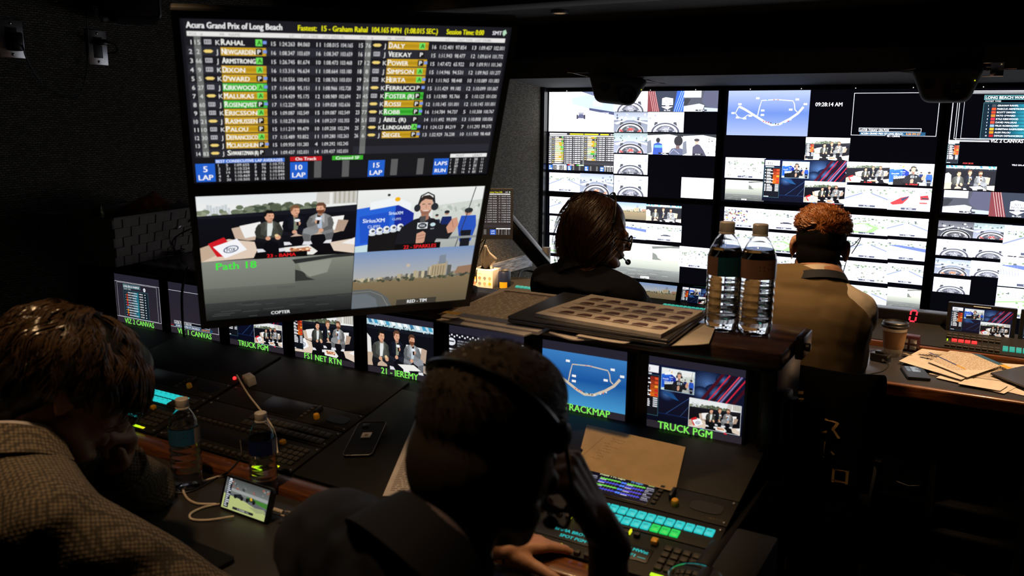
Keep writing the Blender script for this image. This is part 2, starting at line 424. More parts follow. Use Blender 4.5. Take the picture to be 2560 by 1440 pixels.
class Pic:
    def __init__(s, cv, x0, y0, x1, y1): s.cv = cv; s.r = (x0, y0, x1, y1); s.gain = 1.0; s.tint = None; s.wash = 0.0
    def sub(s, x0, y0, x1, y1):
        a, b, c, d = s.r; p = Pic(s.cv, a+(c-a)*x0, b+(d-b)*y0, a+(c-a)*x1, b+(d-b)*y1); p.gain = s.gain; p.tint = s.tint; p.wash = s.wash; return p
    def aspect(s): a, b, c, d = s.r; return (c-a)*s.cv.W/((d-b)*s.cv.H)
    def m(s, x, y): a, b, c, d = s.r; return (a+(c-a)*x, b+(d-b)*y)
    def col(s, c):
        c = np.asarray(c, float); c = s2l(np.clip((c*(1-s.wash)+255*s.wash)/255, 0, 1))*s.gain
        if s.tint is not None: c = c*np.asarray(s.tint)
        return tuple(float(v) for v in c)
    def poly(s, pts, c):
        P = clip_poly([s.m(*p) for p in pts], *s.r)
        if len(P) >= 3: s.cv.faces(P, [tuple(range(len(P)))], s.col(c))
        return s
    def rect(s, x0, y0, x1, y1, c, c2=None, horiz=False):
        if c2 is None: return s.poly([(x0, y0), (x1, y0), (x1, y1), (x0, y1)], c)
        a, b = s.col(c), s.col(c2)
        cols = [a, b, b, a] if horiz else [a, a, b, b]
        s.cv.faces([s.m(x0, y0), s.m(x1, y0), s.m(x1, y1), s.m(x0, y1)], [(0, 1, 2, 3)], cols); return s
    def oval(s, x, y, rx, ry, c, n=18, rot=0.0):
        A = s.aspect(); pts = []
        for k in range(n):
            t = 2*math.pi*k/n; u, v = rx*A*math.cos(t), ry*math.sin(t)
            pts.append((x+(u*math.cos(rot)-v*math.sin(rot))/A, y+u*math.sin(rot)+v*math.cos(rot)))
        return s.poly(pts, c)
    def line(s, pts, w, c):
        A = s.aspect(); L, Rr = [], []
        for i, p in enumerate(pts):
            a, b = pts[max(i-1, 0)], pts[min(i+1, len(pts)-1)]
            dx, dy = (b[0]-a[0])*A, b[1]-a[1]; d = math.hypot(dx, dy) or 1
            nx, ny = -dy/d*w/2/A, dx/d*w/2
            L.append((p[0]+nx, p[1]+ny)); Rr.append((p[0]-nx, p[1]-ny))
        for i in range(len(pts)-1): s.poly([L[i], L[i+1], Rr[i+1], Rr[i]], c)
        return s
    def frame(s, x0, y0, x1, y1, w, c):
        A = s.aspect(); wx = w/A
        s.rect(x0, y0, x1, y0+w, c); s.rect(x0, y1-w, x1, y1, c); s.rect(x0, y0+w, x0+wx, y1-w, c); s.rect(x1-wx, y0+w, x1, y1-w, c); return s
    def text(s, x, y, h, st, c, bold=False, fit=None, align='l', skew=0.0):
        """cap height h (of the region's height), baseline at y, left at x; fit squeezes to that width"""
        vs, fs = text_mesh(st, bold)
        if not len(vs): return s
        A = s.aspect(); k = h/A; w = vs[:, 0].max()*k
        sx = 1.0
        if fit and w > fit: sx = fit/w; w = fit
        x0 = x - (w/2 if align == 'c' else w if align == 'r' else 0)
        P = [s.m(x0+(a+skew*b)*k*sx, y-b*h) for a, b in vs]
        if bold:
            dx = .030*h/A*(s.r[2]-s.r[0]); P = [(a-dx, b) for a, b in P] + [(a+dx, b) for a, b in P]; n = len(vs); fs = list(fs)+[tuple(i+n for i in f) for f in fs]
        s.cv.faces(P, fs, s.col(c)); return s
    def blobs(s, rng, n, x0, y0, x1, y1, r0, r1, cols):
        for _ in range(n):
            s.oval(rng.uniform(x0, x1), rng.uniform(y0, y1), rng.uniform(r0, r1)*0.7, rng.uniform(r0, r1), rng.choice(cols), 9)
        return s

WHITE, BLACK = (255, 255, 255), (8, 8, 10)

def man_seated(p, x, y, k, jacket, shirt, trousers, hair, beard=False, lean=0.0, arms='mic', flip=1, skin=(214, 160, 130)):
    """a seated figure: head centre at (x, y), k = head height"""
    A = p.aspect(); q = lambda a, b: (x+flip*a*k/A, y+b*k); dk = lambda c, f: tuple(int(min(255, v*f)) for v in c)
    P = lambda pts, c: p.poly([q(*t) for t in pts], c)
    P([(-.5, 1.7), (-1.0, 2.0), (-1.1, 2.5), (-.95, 3.25), (-.5, 3.3), (-.38, 2.7), (.05, 2.4), (.1, 1.8)], trousers); P([(0, 1.8), (.9, 1.75), (1.35, 2.0), (1.45, 2.5), (1.3, 3.3), (.82, 3.35), (.75, 2.7), (.2, 2.45)], dk(trousers, 1.12))
    P([(-1.1, 2.45), (-.4, 2.6), (-.5, 3.3), (-.95, 3.25)], dk(trousers, .75)); P([(.8, 2.6), (1.44, 2.4), (1.3, 3.3), (.84, 3.3)], dk(trousers, .82))
    P([(.78, 3.3), (1.32, 3.25), (1.45, 3.6), (.8, 3.65)], (224, 225, 230)); P([(-.95, 3.22), (-.48, 3.26), (-.25, 3.55), (-.9, 3.6)], (224, 225, 230))
    P([(-.3+lean, .5), (.35+lean, .5), (.85, .78), (1.05, 1.2), (1.0, 1.9), (.5, 2.15), (-.6, 2.15), (-1.0, 1.8), (-1.0, 1.15), (-.8, .78)], jacket)
    P([(-.14+lean, .45), (.24+lean, .45), (.34, 1.1), (.2, 1.95), (-.12, 2.0), (-.1, 1.2)], shirt); P([(-.1, 1.2), (-.14+lean, .5), (-.3+lean, .62), (-.3, 1.5)], dk(jacket, 1.35)); P([(.34, 1.1), (.24+lean, .5), (.42+lean, .66), (.5, 1.4)], dk(jacket, 1.25))
    P([(-.8, .8), (-.55, 1.0), (-.62, 1.75), (-.1, 2.05), (-.2, 2.3), (-.95, 2.1), (-1.08, 1.5)], dk(jacket, .72)); p.oval(*q(-.05, 2.2), .2*k/A, .2*k, skin)
    if arms == 'mic':
        P([(.6, .95), (.88, .8), (1.12, 1.4), (1.05, 1.85), (.6, 1.75), (.22, 1.45), (.36, 1.22), (.75, 1.45)], dk(jacket, .8)); p.oval(*q(.25, 1.3), .2*k/A, .24*k, skin)
        p.line([q(.22, 1.55), q(.15, .8)], .2*k, (22, 22, 26)); p.oval(*q(.14, .7), .15*k/A, .18*k, (15, 15, 18)); p.oval(*q(.17, 1.0), .24*k/A, .15*k, (235, 238, 245))
    else:
        P([(.6, .95), (.88, .8), (1.15, 1.5), (1.1, 1.95), (.8, 2.2), (.55, 2.0), (.8, 1.7)], dk(jacket, .8)); p.oval(*q(.72, 2.15), .22*k/A, .24*k, skin); p.oval(*q(.62, 1.95), .16*k/A, .14*k, (230, 200, 150))
    P([(-.2+lean, .25), (.25+lean, .25), (.2+lean, .7), (-.13+lean, .7)], dk(skin, .8)); p.oval(*q(lean, 0), .36*k/A, .5*k, skin)
    P([(lean+.02, -.35), (lean+.34, -.2), (lean+.35, .2), (lean+.15, .1)], dk(skin, 1.08))
    if beard: P([(lean-.3, .05), (lean-.15, .15), (lean+.3, .15), (lean+.36, .1), (lean+.25, .45), (lean, .55), (lean-.25, .42)], (110, 66, 44))
    P([(lean-.38, .05), (lean-.42, -.3), (lean-.2, -.58), (lean+.2, -.6), (lean+.4, -.35), (lean+.3, -.25), (lean-.15, -.28), (lean-.25, 0)], hair)
    for u in (-.02, .2): p.line([q(lean+u, -.03), q(lean+u+.1, -.03)], .06*k, (70, 40, 34))
    p.line([q(lean+.05, .28), q(lean+.25, .27)], .05*k, (130, 60, 55))

def couch(p, tag_=None, close=False, seed=1, pal=1.0):
    rng = random.Random(seed)
    p.rect(0, 0, 1, 1, (14, 15, 22))
    if close:
        p.rect(0, 0, 1, .12, (190, 215, 225))
        for i in range(12): p.poly([(i/12, .0), (i/12+.045, .0), (i/12+.07, .08), (i/12+.02, .08)], rng.choice([(70, 160, 200), (245, 250, 252), (60, 120, 160)]))
        p.blobs(rng, 50, 0, .07, 1, .14, .006, .016, [(40, 60, 70), (80, 120, 130), (230, 235, 235), (30, 70, 60)])
        p.rect(0, .14, 1, .2, (22, 24, 34))
        p.poly([(0, .35), (.06, .3), (.12, .4), (.13, .78), (0, .82)], (232, 230, 226)); p.poly([(0, .72), (.3, .68), (.35, .95), (0, 1)], (196, 172, 150))
        p.poly([(.62, .42), (.85, .45), (.82, .75), (.6, .7)], (240, 239, 236)); p.poly([(.83, .44), (.9, .47), (.88, .75), (.8, .72)], (190, 165, 145)); p.poly([(.85, .8), (1, .78), (1, 1), (.85, .95)], (205, 186, 168))
        man_seated(p, .26, .33, .215, (78, 80, 76), (226, 230, 228), (26, 26, 32), (24, 20, 20), lean=.1, arms='rest')
        man_seated(p, .49, .28, .20, (22, 24, 36), (132, 142, 122), (30, 32, 42), (96, 64, 46))
        man_seated(p, .70, .31, .195, (132, 136, 140), (190, 205, 215), (128, 132, 138), (84, 54, 40), beard=True)
        p.poly([(.5, .86), (.72, .82), (.82, .92), (.6, .97)], (238, 236, 232))
    else:
        p.rect(0, 0, 1, .29, (226, 230, 232), (238, 240, 236))
        for i in range(9): p.rect(.04+i*.018, .2-rng.random()*.07, .055+i*.018, .3, (200, 206, 210))
        p.poly([(.74, 0), (1, 0), (1, .2), (.73, .2)], (205, 203, 196)); p.poly([(.82, .03), (.84, .03), (.84, .2), (.82, .2)], (235, 235, 230))
        for i in range(5): p.rect(.85+i*.03, .0, .862+i*.03, .19, (176, 172, 160))
        p.blobs(rng, 60, .22, .19, .78, .3, .03, .06, [(82, 92, 72), (104, 116, 92), (66, 78, 62), (120, 130, 108)])
        p.blobs(rng, 14, 0, .24, .2, .31, .02, .04, [(150, 156, 130), (120, 130, 105)])
        p.rect(0, .3, 1, 1, (15, 16, 24), (8, 8, 12)); p.poly([(0, .3), (.6, .26), (1, .22), (1, .32), (0, .34)], (24, 25, 34))
        # couch, cushions, table
        p.poly([(.2, .5), (.28, .47), (.9, .44), (.94, .47), (.92, .62), (.86, .65), (.3, .7), (.22, .66)], (200, 176, 156))
        p.poly([(.25, .47), (.38, .42), (.4, .62), (.28, .66)], (240, 238, 236)); p.poly([(.8, .4), (.92, .38), (.9, .6), (.78, .6)], (244, 243, 240))
        p.poly([(.5, .44), (.57, .42), (.58, .55), (.5, .56)], (236, 234, 230)); p.poly([(.88, .44), (.95, .46), (.92, .63), (.86, .62)], (176, 150, 132))
        p.poly([(0, .78), (.18, .66), (.22, .68), (.38, .74), (.33, .98), (0, 1)], (222, 202, 182)); p.poly([(0, .78), (.16, .66), (.16, .84), (0, 1)], (196, 170, 146))
        p.poly([(.05, .72), (.15, .63), (.2, .78), (.14, .93), (.1, .93)], (206, 26, 36)); p.poly([(.08, .77), (.23, .66), (.29, .84), (.15, .96)], (244, 244, 248))
        p.oval(.19, .82, .05, .055, (70, 84, 120), rot=-.3); p.oval(.19, .82, .042, .042, (240, 242, 248), rot=-.3)
        p.text(.163, .855, .06, 'FOX', (50, 60, 90), True, fit=.055)
        man_seated(p, .43, .34, .155, (66, 68, 62), (220, 226, 222), (20, 20, 26), (20, 18, 20), arms='rest', lean=.08)
        man_seated(p, .6, .275, .148, (18, 20, 30), (122, 132, 112), (22, 22, 30), (120, 84, 58))
        man_seated(p, .765, .255, .155, (134, 134, 134), (176, 192, 210), (124, 126, 128), (104, 70, 52), beard=True, flip=-1)
        p.poly([(.53, .84), (.69, .82), (.75, .93), (.72, .98), (.54, .96)], (236, 234, 228)); p.poly([(.56, .87), (.69, .85), (.7, .91), (.58, .93)], (190, 120, 84)); p.blobs(rng, 10, .57, .86, .7, .92, .01, .02, [(220, 160, 110), (150, 60, 50), (250, 220, 180)])
        p.poly([(.83, .8), (.97, .76), (1, .78), (1, 1), (.86, .94)], (222, 204, 186)); p.poly([(.91, .82), (1, .74), (1, .86)], (240, 238, 236))
    if tag_:
        p.rect(.34, .91, .68, 1, (10, 10, 12)); p.text(.51, .985, .055, tag_, (235, 30, 36), True, fit=.26, align='c')
    return p

def reporter(p, tag_=None):
    rng = random.Random(5)
    p.rect(0, 0, 1, .55, (236, 238, 236), (222, 226, 222)); p.rect(0, .5, 1, 1, (196, 200, 196), (170, 174, 170))
    p.poly([(.6, .3), (1, .22), (1, .55), (.6, .6)], (206, 212, 204)); p.blobs(rng, 24, .62, .3, .98, .42, .012, .03, [(180, 190, 178), (216, 220, 214), (150, 160, 152)])
    # team truck and canopy
    p.poly([(0, .3), (.3, .22), (.42, .4), (.42, .98), (0, 1)], (30, 70, 190)); p.poly([(0, .3), (.3, .22), (.3, .85), (0, .9)], (40, 100, 214)); p.poly([(.3, .22), (.45, .4), (.45, .75), (.3, .8)], (24, 44, 150))
    p.poly([(.02, .42), (.26, .36), (.26, .8), (.04, .86)], (32, 84, 200)); p.poly([(0, .9), (.1, .88), (.1, 1), (0, 1)], (196, 222, 226))
    p.poly([(.1, .2), (.3, .14), (.42, .24), (.42, .36), (.32, .26), (.1, .32)], (240, 244, 246)); p.oval(.31, .17, .022, .034, (240, 180, 30)); p.oval(.24, .1, .012, .02, (40, 44, 50))
    p.text(.05, .52, .062, 'SiriusXM', (226, 238, 255), True, fit=.17); p.text(.09, .61, .045, 'CLIFFS', (220, 235, 250), fit=.1); p.text(.25, .41, .05, 'SiriusXM', (210, 228, 250), True, fit=.11); p.text(.28, .5, .036, 'CLIFFS', (205, 222, 246), fit=.07)
    p.poly([(.1, .72), (.5, .62), (.55, 1), (.1, 1)], (20, 20, 22))
    for i in range(5):
        x, y = .13+i*.055, .665-i*.014
        p.oval(x, y, .026, .05, (236, 240, 240)); p.oval(x+.006, y-.004, .014, .02, (70, 80, 96)); p.oval(x, y+.05, .028, .022, (214, 222, 226))
    # crew
    for (x, y, k, c) in ((.72, .42, .5, (26, 40, 96)), (.9, .42, .8, (40, 84, 190)), (.64, .46, .32, (40, 44, 66))):
        p.poly([(x-.05*k*1.4, y+.06), (x+.06*k*1.4, y+.06), (x+.08*k*1.3, y+.3*k), (x+.06*k*1.2, y+.62*k), (x-.05*k, y+.62*k), (x-.07*k*1.3, y+.3*k)], c)
        p.poly([(x-.05*k, y+.38*k), (x+.06*k, y+.38*k), (x+.06*k, y+.75*k), (x-.04*k, y+.75*k)], (24, 26, 34))
        p.oval(x, y, .03*k*1.3, .062*k*1.2, (196, 150, 126)); p.oval(x, y-.03*k, .034*k*1.3, .045*k*1.2, (40, 44, 48))
    p.line([(.93, .02), (.88, .55), (.83, 1)], .012, (50, 52, 56)); p.rect(.6, .82, 1, .86, (140, 146, 146))
    # the reporter
    p.poly([(.36, .62), (.46, .5), (.52, .47), (.62, .5), (.7, .62), (.8, .72), (.76, .86), (.66, .84), (.63, 1), (.33, 1), (.32, .82)], (26, 27, 33))
    p.poly([(.5, .46), (.58, .46), (.6, .52), (.54, .56), (.49, .52)], (36, 37, 44)); p.poly([(.51, .4), (.57, .4), (.575, .5), (.54, .54), (.505, .5)], (168, 116, 96))
    p.oval(.541, .29, .056, .135, (216, 168, 144)); p.poly([(.484, .28), (.484, .2), (.51, .13), (.56, .12), (.595, .17), (.6, .27), (.585, .2), (.53, .18), (.5, .22)], (48, 38, 34))
    p.poly([(.495, .34), (.52, .38), (.565, .38), (.59, .34), (.575, .41), (.54, .435), (.505, .41)], (150, 104, 86))
    p.line([(.508, .265), (.53, .26)], .012, (60, 42, 38)); p.line([(.555, .262), (.578, .265)], .012, (60, 42, 38)); p.line([(.525, .365), (.563, .365)], .014, (232, 218, 212)); p.line([(.54, .27), (.545, .325)], .01, (188, 134, 112))
    p.oval(.472, .32, .026, .06, (38, 42, 48)); p.oval(.612, .31, .03, .06, (42, 46, 52)); p.line([(.478, .27), (.495, .13), (.545, .08), (.595, .13), (.608, .26)], .022, (34, 36, 40))
    p.poly([(.505, .46), (.55, .45), (.55, .62), (.51, .63)], (76, 76, 78)); p.rect(.488, .56, .572, .66, (226, 232, 234)); p.oval(.53, .61, .036, .045, (38, 44, 54)); p.text(.509, .628, .036, 'FOX', (235, 240, 245), True, fit=.042)
    p.poly([(.515, .66), (.55, .66), (.56, .92), (.53, .92)], (24, 24, 28))
    p.poly([(.49, .74), (.54, .7), (.565, .74), (.56, .88), (.52, .94), (.49, .9)], (206, 156, 132)); p.line([(.5, .78), (.56, .76)], .01, (160, 112, 94)); p.line([(.5, .83), (.56, .81)], .01, (160, 112, 94))
    p.poly([(.73, .66), (.77, .52), (.81, .5), (.83, .62), (.8, .74), (.75, .76)], (206, 152, 128)); p.line([(.77, .54), (.79, .66)], .008, (160, 112, 94))
    p.oval(.615, .6, .022, .03, (196, 220, 226)); p.text(.6, .68, .02, 'NTT', (210, 220, 226), fit=.03)
    if tag_:
        p.rect(.32, .9, .7, 1, (12, 12, 14)); p.text(.53, .985, .06, tag_, (235, 34, 40), True, fit=.27, align='c')
    return p

def copter(p, path=True, label=True):
    p.rect(0, 0, 1, 1, (128, 132, 122), (34, 36, 36)); p.rect(0, 0, .6, .45, (134, 138, 128), (112, 116, 106)); p.rect(.6, .06, 1, .48, (128, 132, 120), (92, 96, 88))
    p.poly([(.58, .05), (.72, .03), (.9, .0), (1, .0), (1, .05), (.85, .06), (.6, .12)], (44, 46, 46)); p.poly([(.6, .22), (.66, .27), (.68, .36), (.74, .42), (.6, .42)], (50, 53, 50)); p.poly([(.62, .12), (.85, .08), (.82, .3), (.7, .36), (.64, .24)], (142, 146, 134))
    p.rect(.0, .5, 1, .505, (84, 88, 82)); p.rect(.48, .49, .6, .53, (88, 92, 86)); p.rect(0, .7, 1, 1, (56, 59, 58), (26, 28, 28))
    rng = random.Random(3)
    for _ in range(36):
        x, y = rng.uniform(0, .9), rng.uniform(.7, .98); p.rect(x, y, x+rng.uniform(.03, .14), y+.012, rng.choice([(50, 52, 52), (66, 68, 66), (38, 40, 40)]))
    if path: p.text(.09, .145, .115, 'Path 18', (60, 232, 62), True, fit=.3)
    if label: p.rect(.34, .91, .66, 1, (30, 31, 32)); p.text(.5, .975, .055, 'COPTER', (235, 238, 238), True, fit=.13, align='c')
    return p

def beach(p, label=True):
    rng = random.Random(8)
    p.rect(0, 0, 1, .5, (122, 148, 190), (176, 176, 170)); p.rect(0, .5, 1, 1, (132, 114, 84), (96, 86, 66))
    x = .02
    while x < .98:
        w = rng.uniform(.012, .035); h = rng.uniform(.02, .06) + (.14 if .6 < x < .8 else .09 if .5 < x < .6 else .03 if x > .35 else 0)
        p.rect(x, .51-h, x+w, .52, rng.choice([(150, 142, 122), (178, 166, 136), (112, 108, 98), (196, 184, 154), (92, 92, 88)])); x += w*rng.uniform(.7, 1.1)
    p.poly([(.7, .5), (.7, .24), (.76, .22), (.79, .26), (.79, .5)], (152, 152, 148)); p.poly([(.71, .3), (.71, .14), (.765, .13), (.77, .3)], (126, 136, 150)); p.poly([(.64, .5), (.65, .3), (.78, .28), (.78, .5)], (176, 160, 128))
    for i in range(5): p.rect(.66+i*.023, .32, .67+i*.023, .49, (140, 126, 100))
    p.poly([(.86, .48), (.88, .36), (1, .34), (1, .5)], (150, 116, 92)); p.blobs(rng, 70, 0, .49, 1, .54, .012, .026, [(72, 78, 60), (96, 98, 76), (60, 64, 54), (130, 122, 98)])
    p.oval(.45, .28, .016, .03, (196, 180, 160)); p.poly([(0, .66), (.14, .66), (.22, .72), (.3, .84), (.34, 1), (0, 1)], (92, 96, 96)); p.poly([(0, .74), (.12, .74), (.2, .84), (.22, 1), (0, 1)], (104, 112, 118)); p.line([(0, .7), (.15, .7), (.25, .8), (.31, 1)], .008, (140, 138, 128))
    if label: p.rect(.38, .9, .73, 1, (62, 58, 50)); p.text(.56, .975, .06, 'RED - TIM', (236, 238, 238), True, fit=.17, align='c')
    return p

ROWS_L = [('1','15','H','K','RAHAL','A','n',1,'15','1:24.263','84.060','11','1:08.015','104.165'),('2','2','C','J','NEWGARDEN','P','y',1,'16','1:08.347','103.659','16','1:08.347','103.659'),
 ('3','66','H','J','ARMSTRONG','A','n',0,'15','1:26.745','81.674','10','1:08.473','103.468'),('4','9','H','K','DIXON','A','y',0,'16','1:13.316','96.634','11','1:08.664','103.180'),
 ('5','5','C','K',"O'WARD",'P','y',1,'16','1:10.556','100.413','12','1:08.763','103.031'),('6','27','H','J','KIRKWOOD','A','g',1,'17','1:14.458','95.151','11','1:08.966','102.728'),
 ('7','4','C','K','MALUKAS','A','y',0,'15','1:14.439','95.175','12','1:08.989','102.694'),('8','60','H','J','ROSENQVIST','P','g',1,'17','1:12.229','98.086','13','1:09.028','102.636'),
 ('9','28','H','K','ERICSSON','A','y',0,'15','1:09.087','102.549','15','1:09.087','102.549'),('10','21','C','J','RASMUSSEN','P','y',0,'15','1:10.274','100.816','14','1:09.217','102.355'),
 ('11','10','H','K','PALOU','P','y',0,'15','1:11.219','99.479','10','1:09.258','102.294'),('12','30','H','J','DEFRANCESCO','A','y',0,'17','1:15.489','93.852','11','1:09.280','102.263'),
 ('13','3','C','J','MCLAUGHLIN','P','y',1,'15','1:09.950','101.283','4','1:09.292','102.245'),('14','83','C','J','SHWARTZMAN (R)','P','n',0,'14','1:09.437','102.031','14','1:09.437','102.031')]
ROWS_R = [('15','76','C','J','DALY','A','y',0,'16','1:12.401','97.854','13','1:09.457','102.001'),('16','18','H','J','VEEKAY','P','n',0,'15','1:11.943','98.477','12','1:09.614','101.772'),
 ('17','12','C','K','POWER','P','y',1,'15','1:47.472','65.922','10','1:09.911','101.340'),('18','8','H','J','SIMPSON','A','y',0,'15','1:14.946','94.531','12','1:09.965','101.277'),
 ('19','26','H','K','HERTA','A','y',1,'11','1:11.965','98.448','10','1:10.089','101.083'),('20','14','C','K','FERRUCCI','P','n',1,'15','1:11.429','99.185','12','1:10.099','101.067'),
 ('21','45','H','K','FOSTER (R)','P','g',0,'15','1:13.980','95.766','5','1:10.125','101.030'),('22','20','C','K','ROSSI','P','y',1,'12','1:10.145','101.001','12','1:10.145','101.001'),
 ('23','77','C','K','ROBB','P','g',1,'16','1:14.784','94.737','5','1:10.308','100.767'),('24','51','H','J','ABEL (R)','P','n',0,'14','1:11.492','99.099','13','1:10.808','100.056'),
 ('25','7','C','K','LUNDGAARD','A','n',1,'11','1:24.123','84.219','7','1:11.293','99.375'),('26','6','C','J','SIEGEL','P','y',1,'13','1:32.929','76.238','10','1:11.950','98.468')]

def timing(p, rough=False):
    """the timing-and-scoring table; rough = same layout with words as bars, for small far screens"""
    T = (lambda x, y, h, st, c, b=False, fit=None, align='l': p.rect(x if align == 'l' else x-.02, y-h*.95, (x if align == 'l' else x-.02)+min(fit or 1, len(st)*h*.36), y, c)) if rough else (lambda x, y, h, st, c, b=False, fit=None, align='l': p.text(x, y, h, st, c, b, fit, align))
    p.rect(0, 0, 1, 1, (27, 27, 33), (34, 33, 38))
    T(.008, .048, .034, 'Acura Grand Prix of Long Beach', (246, 246, 246), True, .27); T(.325, .048, .031, 'Fastest:  15 - Graham Rahal', (240, 236, 20), True, .21)
    T(.55, .048, .031, '104.165 MPH  (1:08.015 SEC.)', (240, 236, 20), True, .21); T(.79, .048, .031, 'Session Time: 0:00', (240, 236, 20), True, .125); T(.945, .045, .024, 'SMT', (235, 235, 238), True, .032)
    p.poly([(.98, .02), (.988, .012), (.994, .032), (.985, .052), (.98, .04)], (180, 220, 190))
    p.rect(.008, .066, .992, .092, (232, 230, 228))
    for x, t in ((.014, 'POS'), (.045, '#'), (.1, 'PR'), (.125, 'NAME'), (.3, 'LC'), (.335, 'LAST TIME'), (.4, 'LAST SPEED'), (.455, 'PL'), (.515, 'POS'), (.548, '#'), (.6, 'PR'), (.625, 'NAME'), (.79, 'LC'), (.83, 'LAST TIME'), (.89, 'LAST SPEED'), (.935, 'PL')):
        T(x, .088, .015, t, (160, 158, 158), False, .05)
    for x0, rows in ((0.0, ROWS_L), (.505, ROWS_R)):
        p.rect(x0+.026, .092, x0+.045, .83, (104, 106, 104))
        for i in range(14):
            y0 = .096+i*.0525
            if i % 2: p.rect(x0+.004, y0, x0+.492, y0+.0525, (42, 42, 50)); p.rect(x0+.026, y0, x0+.045, y0+.0525, (112, 114, 112))
            if i >= len(rows): continue
            pos, num, mk, pr, nm, ap, bg, fl, a, b, c, d, e, f = rows[i]; yb = y0+.043
            if bg != 'n':
                g = ((176, 138, 24), (214, 170, 40)) if bg == 'y' else ((40, 150, 36), (80, 200, 66))
                p.rect(x0+.099, y0+.004, x0+.23, y0+.028, g[1], g[0]); p.rect(x0+.099, y0+.028, x0+.23, y0+.05, g[0], g[1])
            T(x0+.019, yb, .026, pos, (236, 236, 236), False, .012, 'r'); T(x0+.0355, yb, .026, num, (222, 224, 222), False, .016, 'c')
            if mk == 'C': p.poly([(x0+.050, y0+.026), (x0+.056, y0+.018), (x0+.072, y0+.018), (x0+.078, y0+.026), (x0+.072, y0+.036), (x0+.056, y0+.036)], (236, 208, 120))
            else: p.frame(x0+.054, y0+.014, x0+.074, y0+.04, .005, (186, 186, 190)); p.rect(x0+.06, y0+.02, x0+.063, y0+.036, (196, 196, 200)); p.rect(x0+.066, y0+.02, x0+.069, y0+.036, (196, 196, 200))
            T(x0+.086, yb, .027, pr, (236, 236, 236)); T(x0+.102, yb, .034, nm[0], (250, 250, 244), True, .011); T(x0+.1145, yb, .027, nm[1:], (250, 250, 244), True, min(.084, .0108*len(nm)))
            p.rect(x0+.2, y0+.008, x0+.219, y0+.046, (110, 224, 90) if ap == 'A' else (30, 24, 22)); T(x0+.205, yb-.003, .026, ap, (20, 70, 20) if ap == 'A' else (246, 246, 246), True, .012)
            if fl: p.rect(x0+.221, y0+.016, x0+.232, y0+.034, (120, 150, 226))
            for xx, t, w in ((.246, a, .013), (.271, b, .044), (.324, c, .036), (.381, d, .013), (.405, e, .043), (.456, f, .036)):
                T(x0*.995+xx, yb, .024, t, (230, 230, 232), False, w)
    p.rect(0, .835, 1, 1, (24, 24, 28))
    p.rect(.062, .848, .282, .874, (70, 120, 214)); T(.065, .871, .02, 'BEST CONSECUTIVE LAP AVERAGES', (232, 238, 250), True, .21)
    p.rect(.0, .875, .06, 1, (36, 96, 204)); T(.03, .932, .04, '5', (250, 250, 250), True, None, 'c'); T(.03, .988, .036, 'LAP', (250, 250, 250), True, .045, 'c')
    for i, r in enumerate((('1','5','1:09.655','6','60','1:10.775'),('2','21','1:10.224','7','76','1:10.822'),('3','14','1:10.448','8','66','1:10.846'),('4','4','1:10.469','9','15','1:11.049'),('5','30','1:10.505','10','18','1:11.132'))):
        for xx, t in zip((.07, .095, .122, .185, .208, .235), r): T(xx, .897+i*.0255, .018, t, (222, 222, 224), False, .05)
    p.rect(.3, .842, .405, .872, (196, 28, 34)); T(.3525, .868, .022, 'On Track', (250, 240, 240), True, .07, 'c'); p.rect(.44, .842, .545, .872, (62, 176, 46)); T(.4925, .868, .022, 'Crossed SF', (236, 250, 236), True, .085, 'c')
    for x, t in ((.3, '10'), (.565, '15')):
        p.rect(x, .88, x+.058, 1, (36, 96, 204)); T(x+.029, .934, .036, t, (250, 250, 250), True, None, 'c'); T(x+.029, .988, .034, 'LAP', (250, 250, 250), True, .044, 'c')
        p.rect(x+.08, .875, x+.104, .995, (92, 92, 92)); p.rect(x+.175, .875, x+.199, .995, (92, 92, 92))
    p.rect(.8, .88, .855, 1, (36, 96, 204)); T(.8275, .93, .028, 'LAPS', (250, 250, 250), True, .046, 'c'); T(.8275, .984, .028, 'RUN', (250, 250, 250), True, .04, 'c')
    p.rect(.858, .848, .995, .875, (234, 233, 232)); T(.895, .871, .018, 'MOST', (120, 120, 120), False, .03, 'c'); T(.96, .871, .018, 'LEAST', (120, 120, 120), False, .035, 'c')
    p.rect(.878, .878, .89, 1, (82, 82, 82)); p.rect(.95, .878, .964, 1, (82, 82, 82))
    for i, r in enumerate((('1','30','17','1','28','11'),('1','27','17','1','7','11'),('1','60','17','3','20','12'),('4','2','16','4','6','13'),('4','9','16','5','83','14'))):
        for xx, t in zip((.862, .879, .91, .935, .95, .978), r): T(xx, .899+i*.024, .016, t, (220, 220, 222), False, .016)
    return p

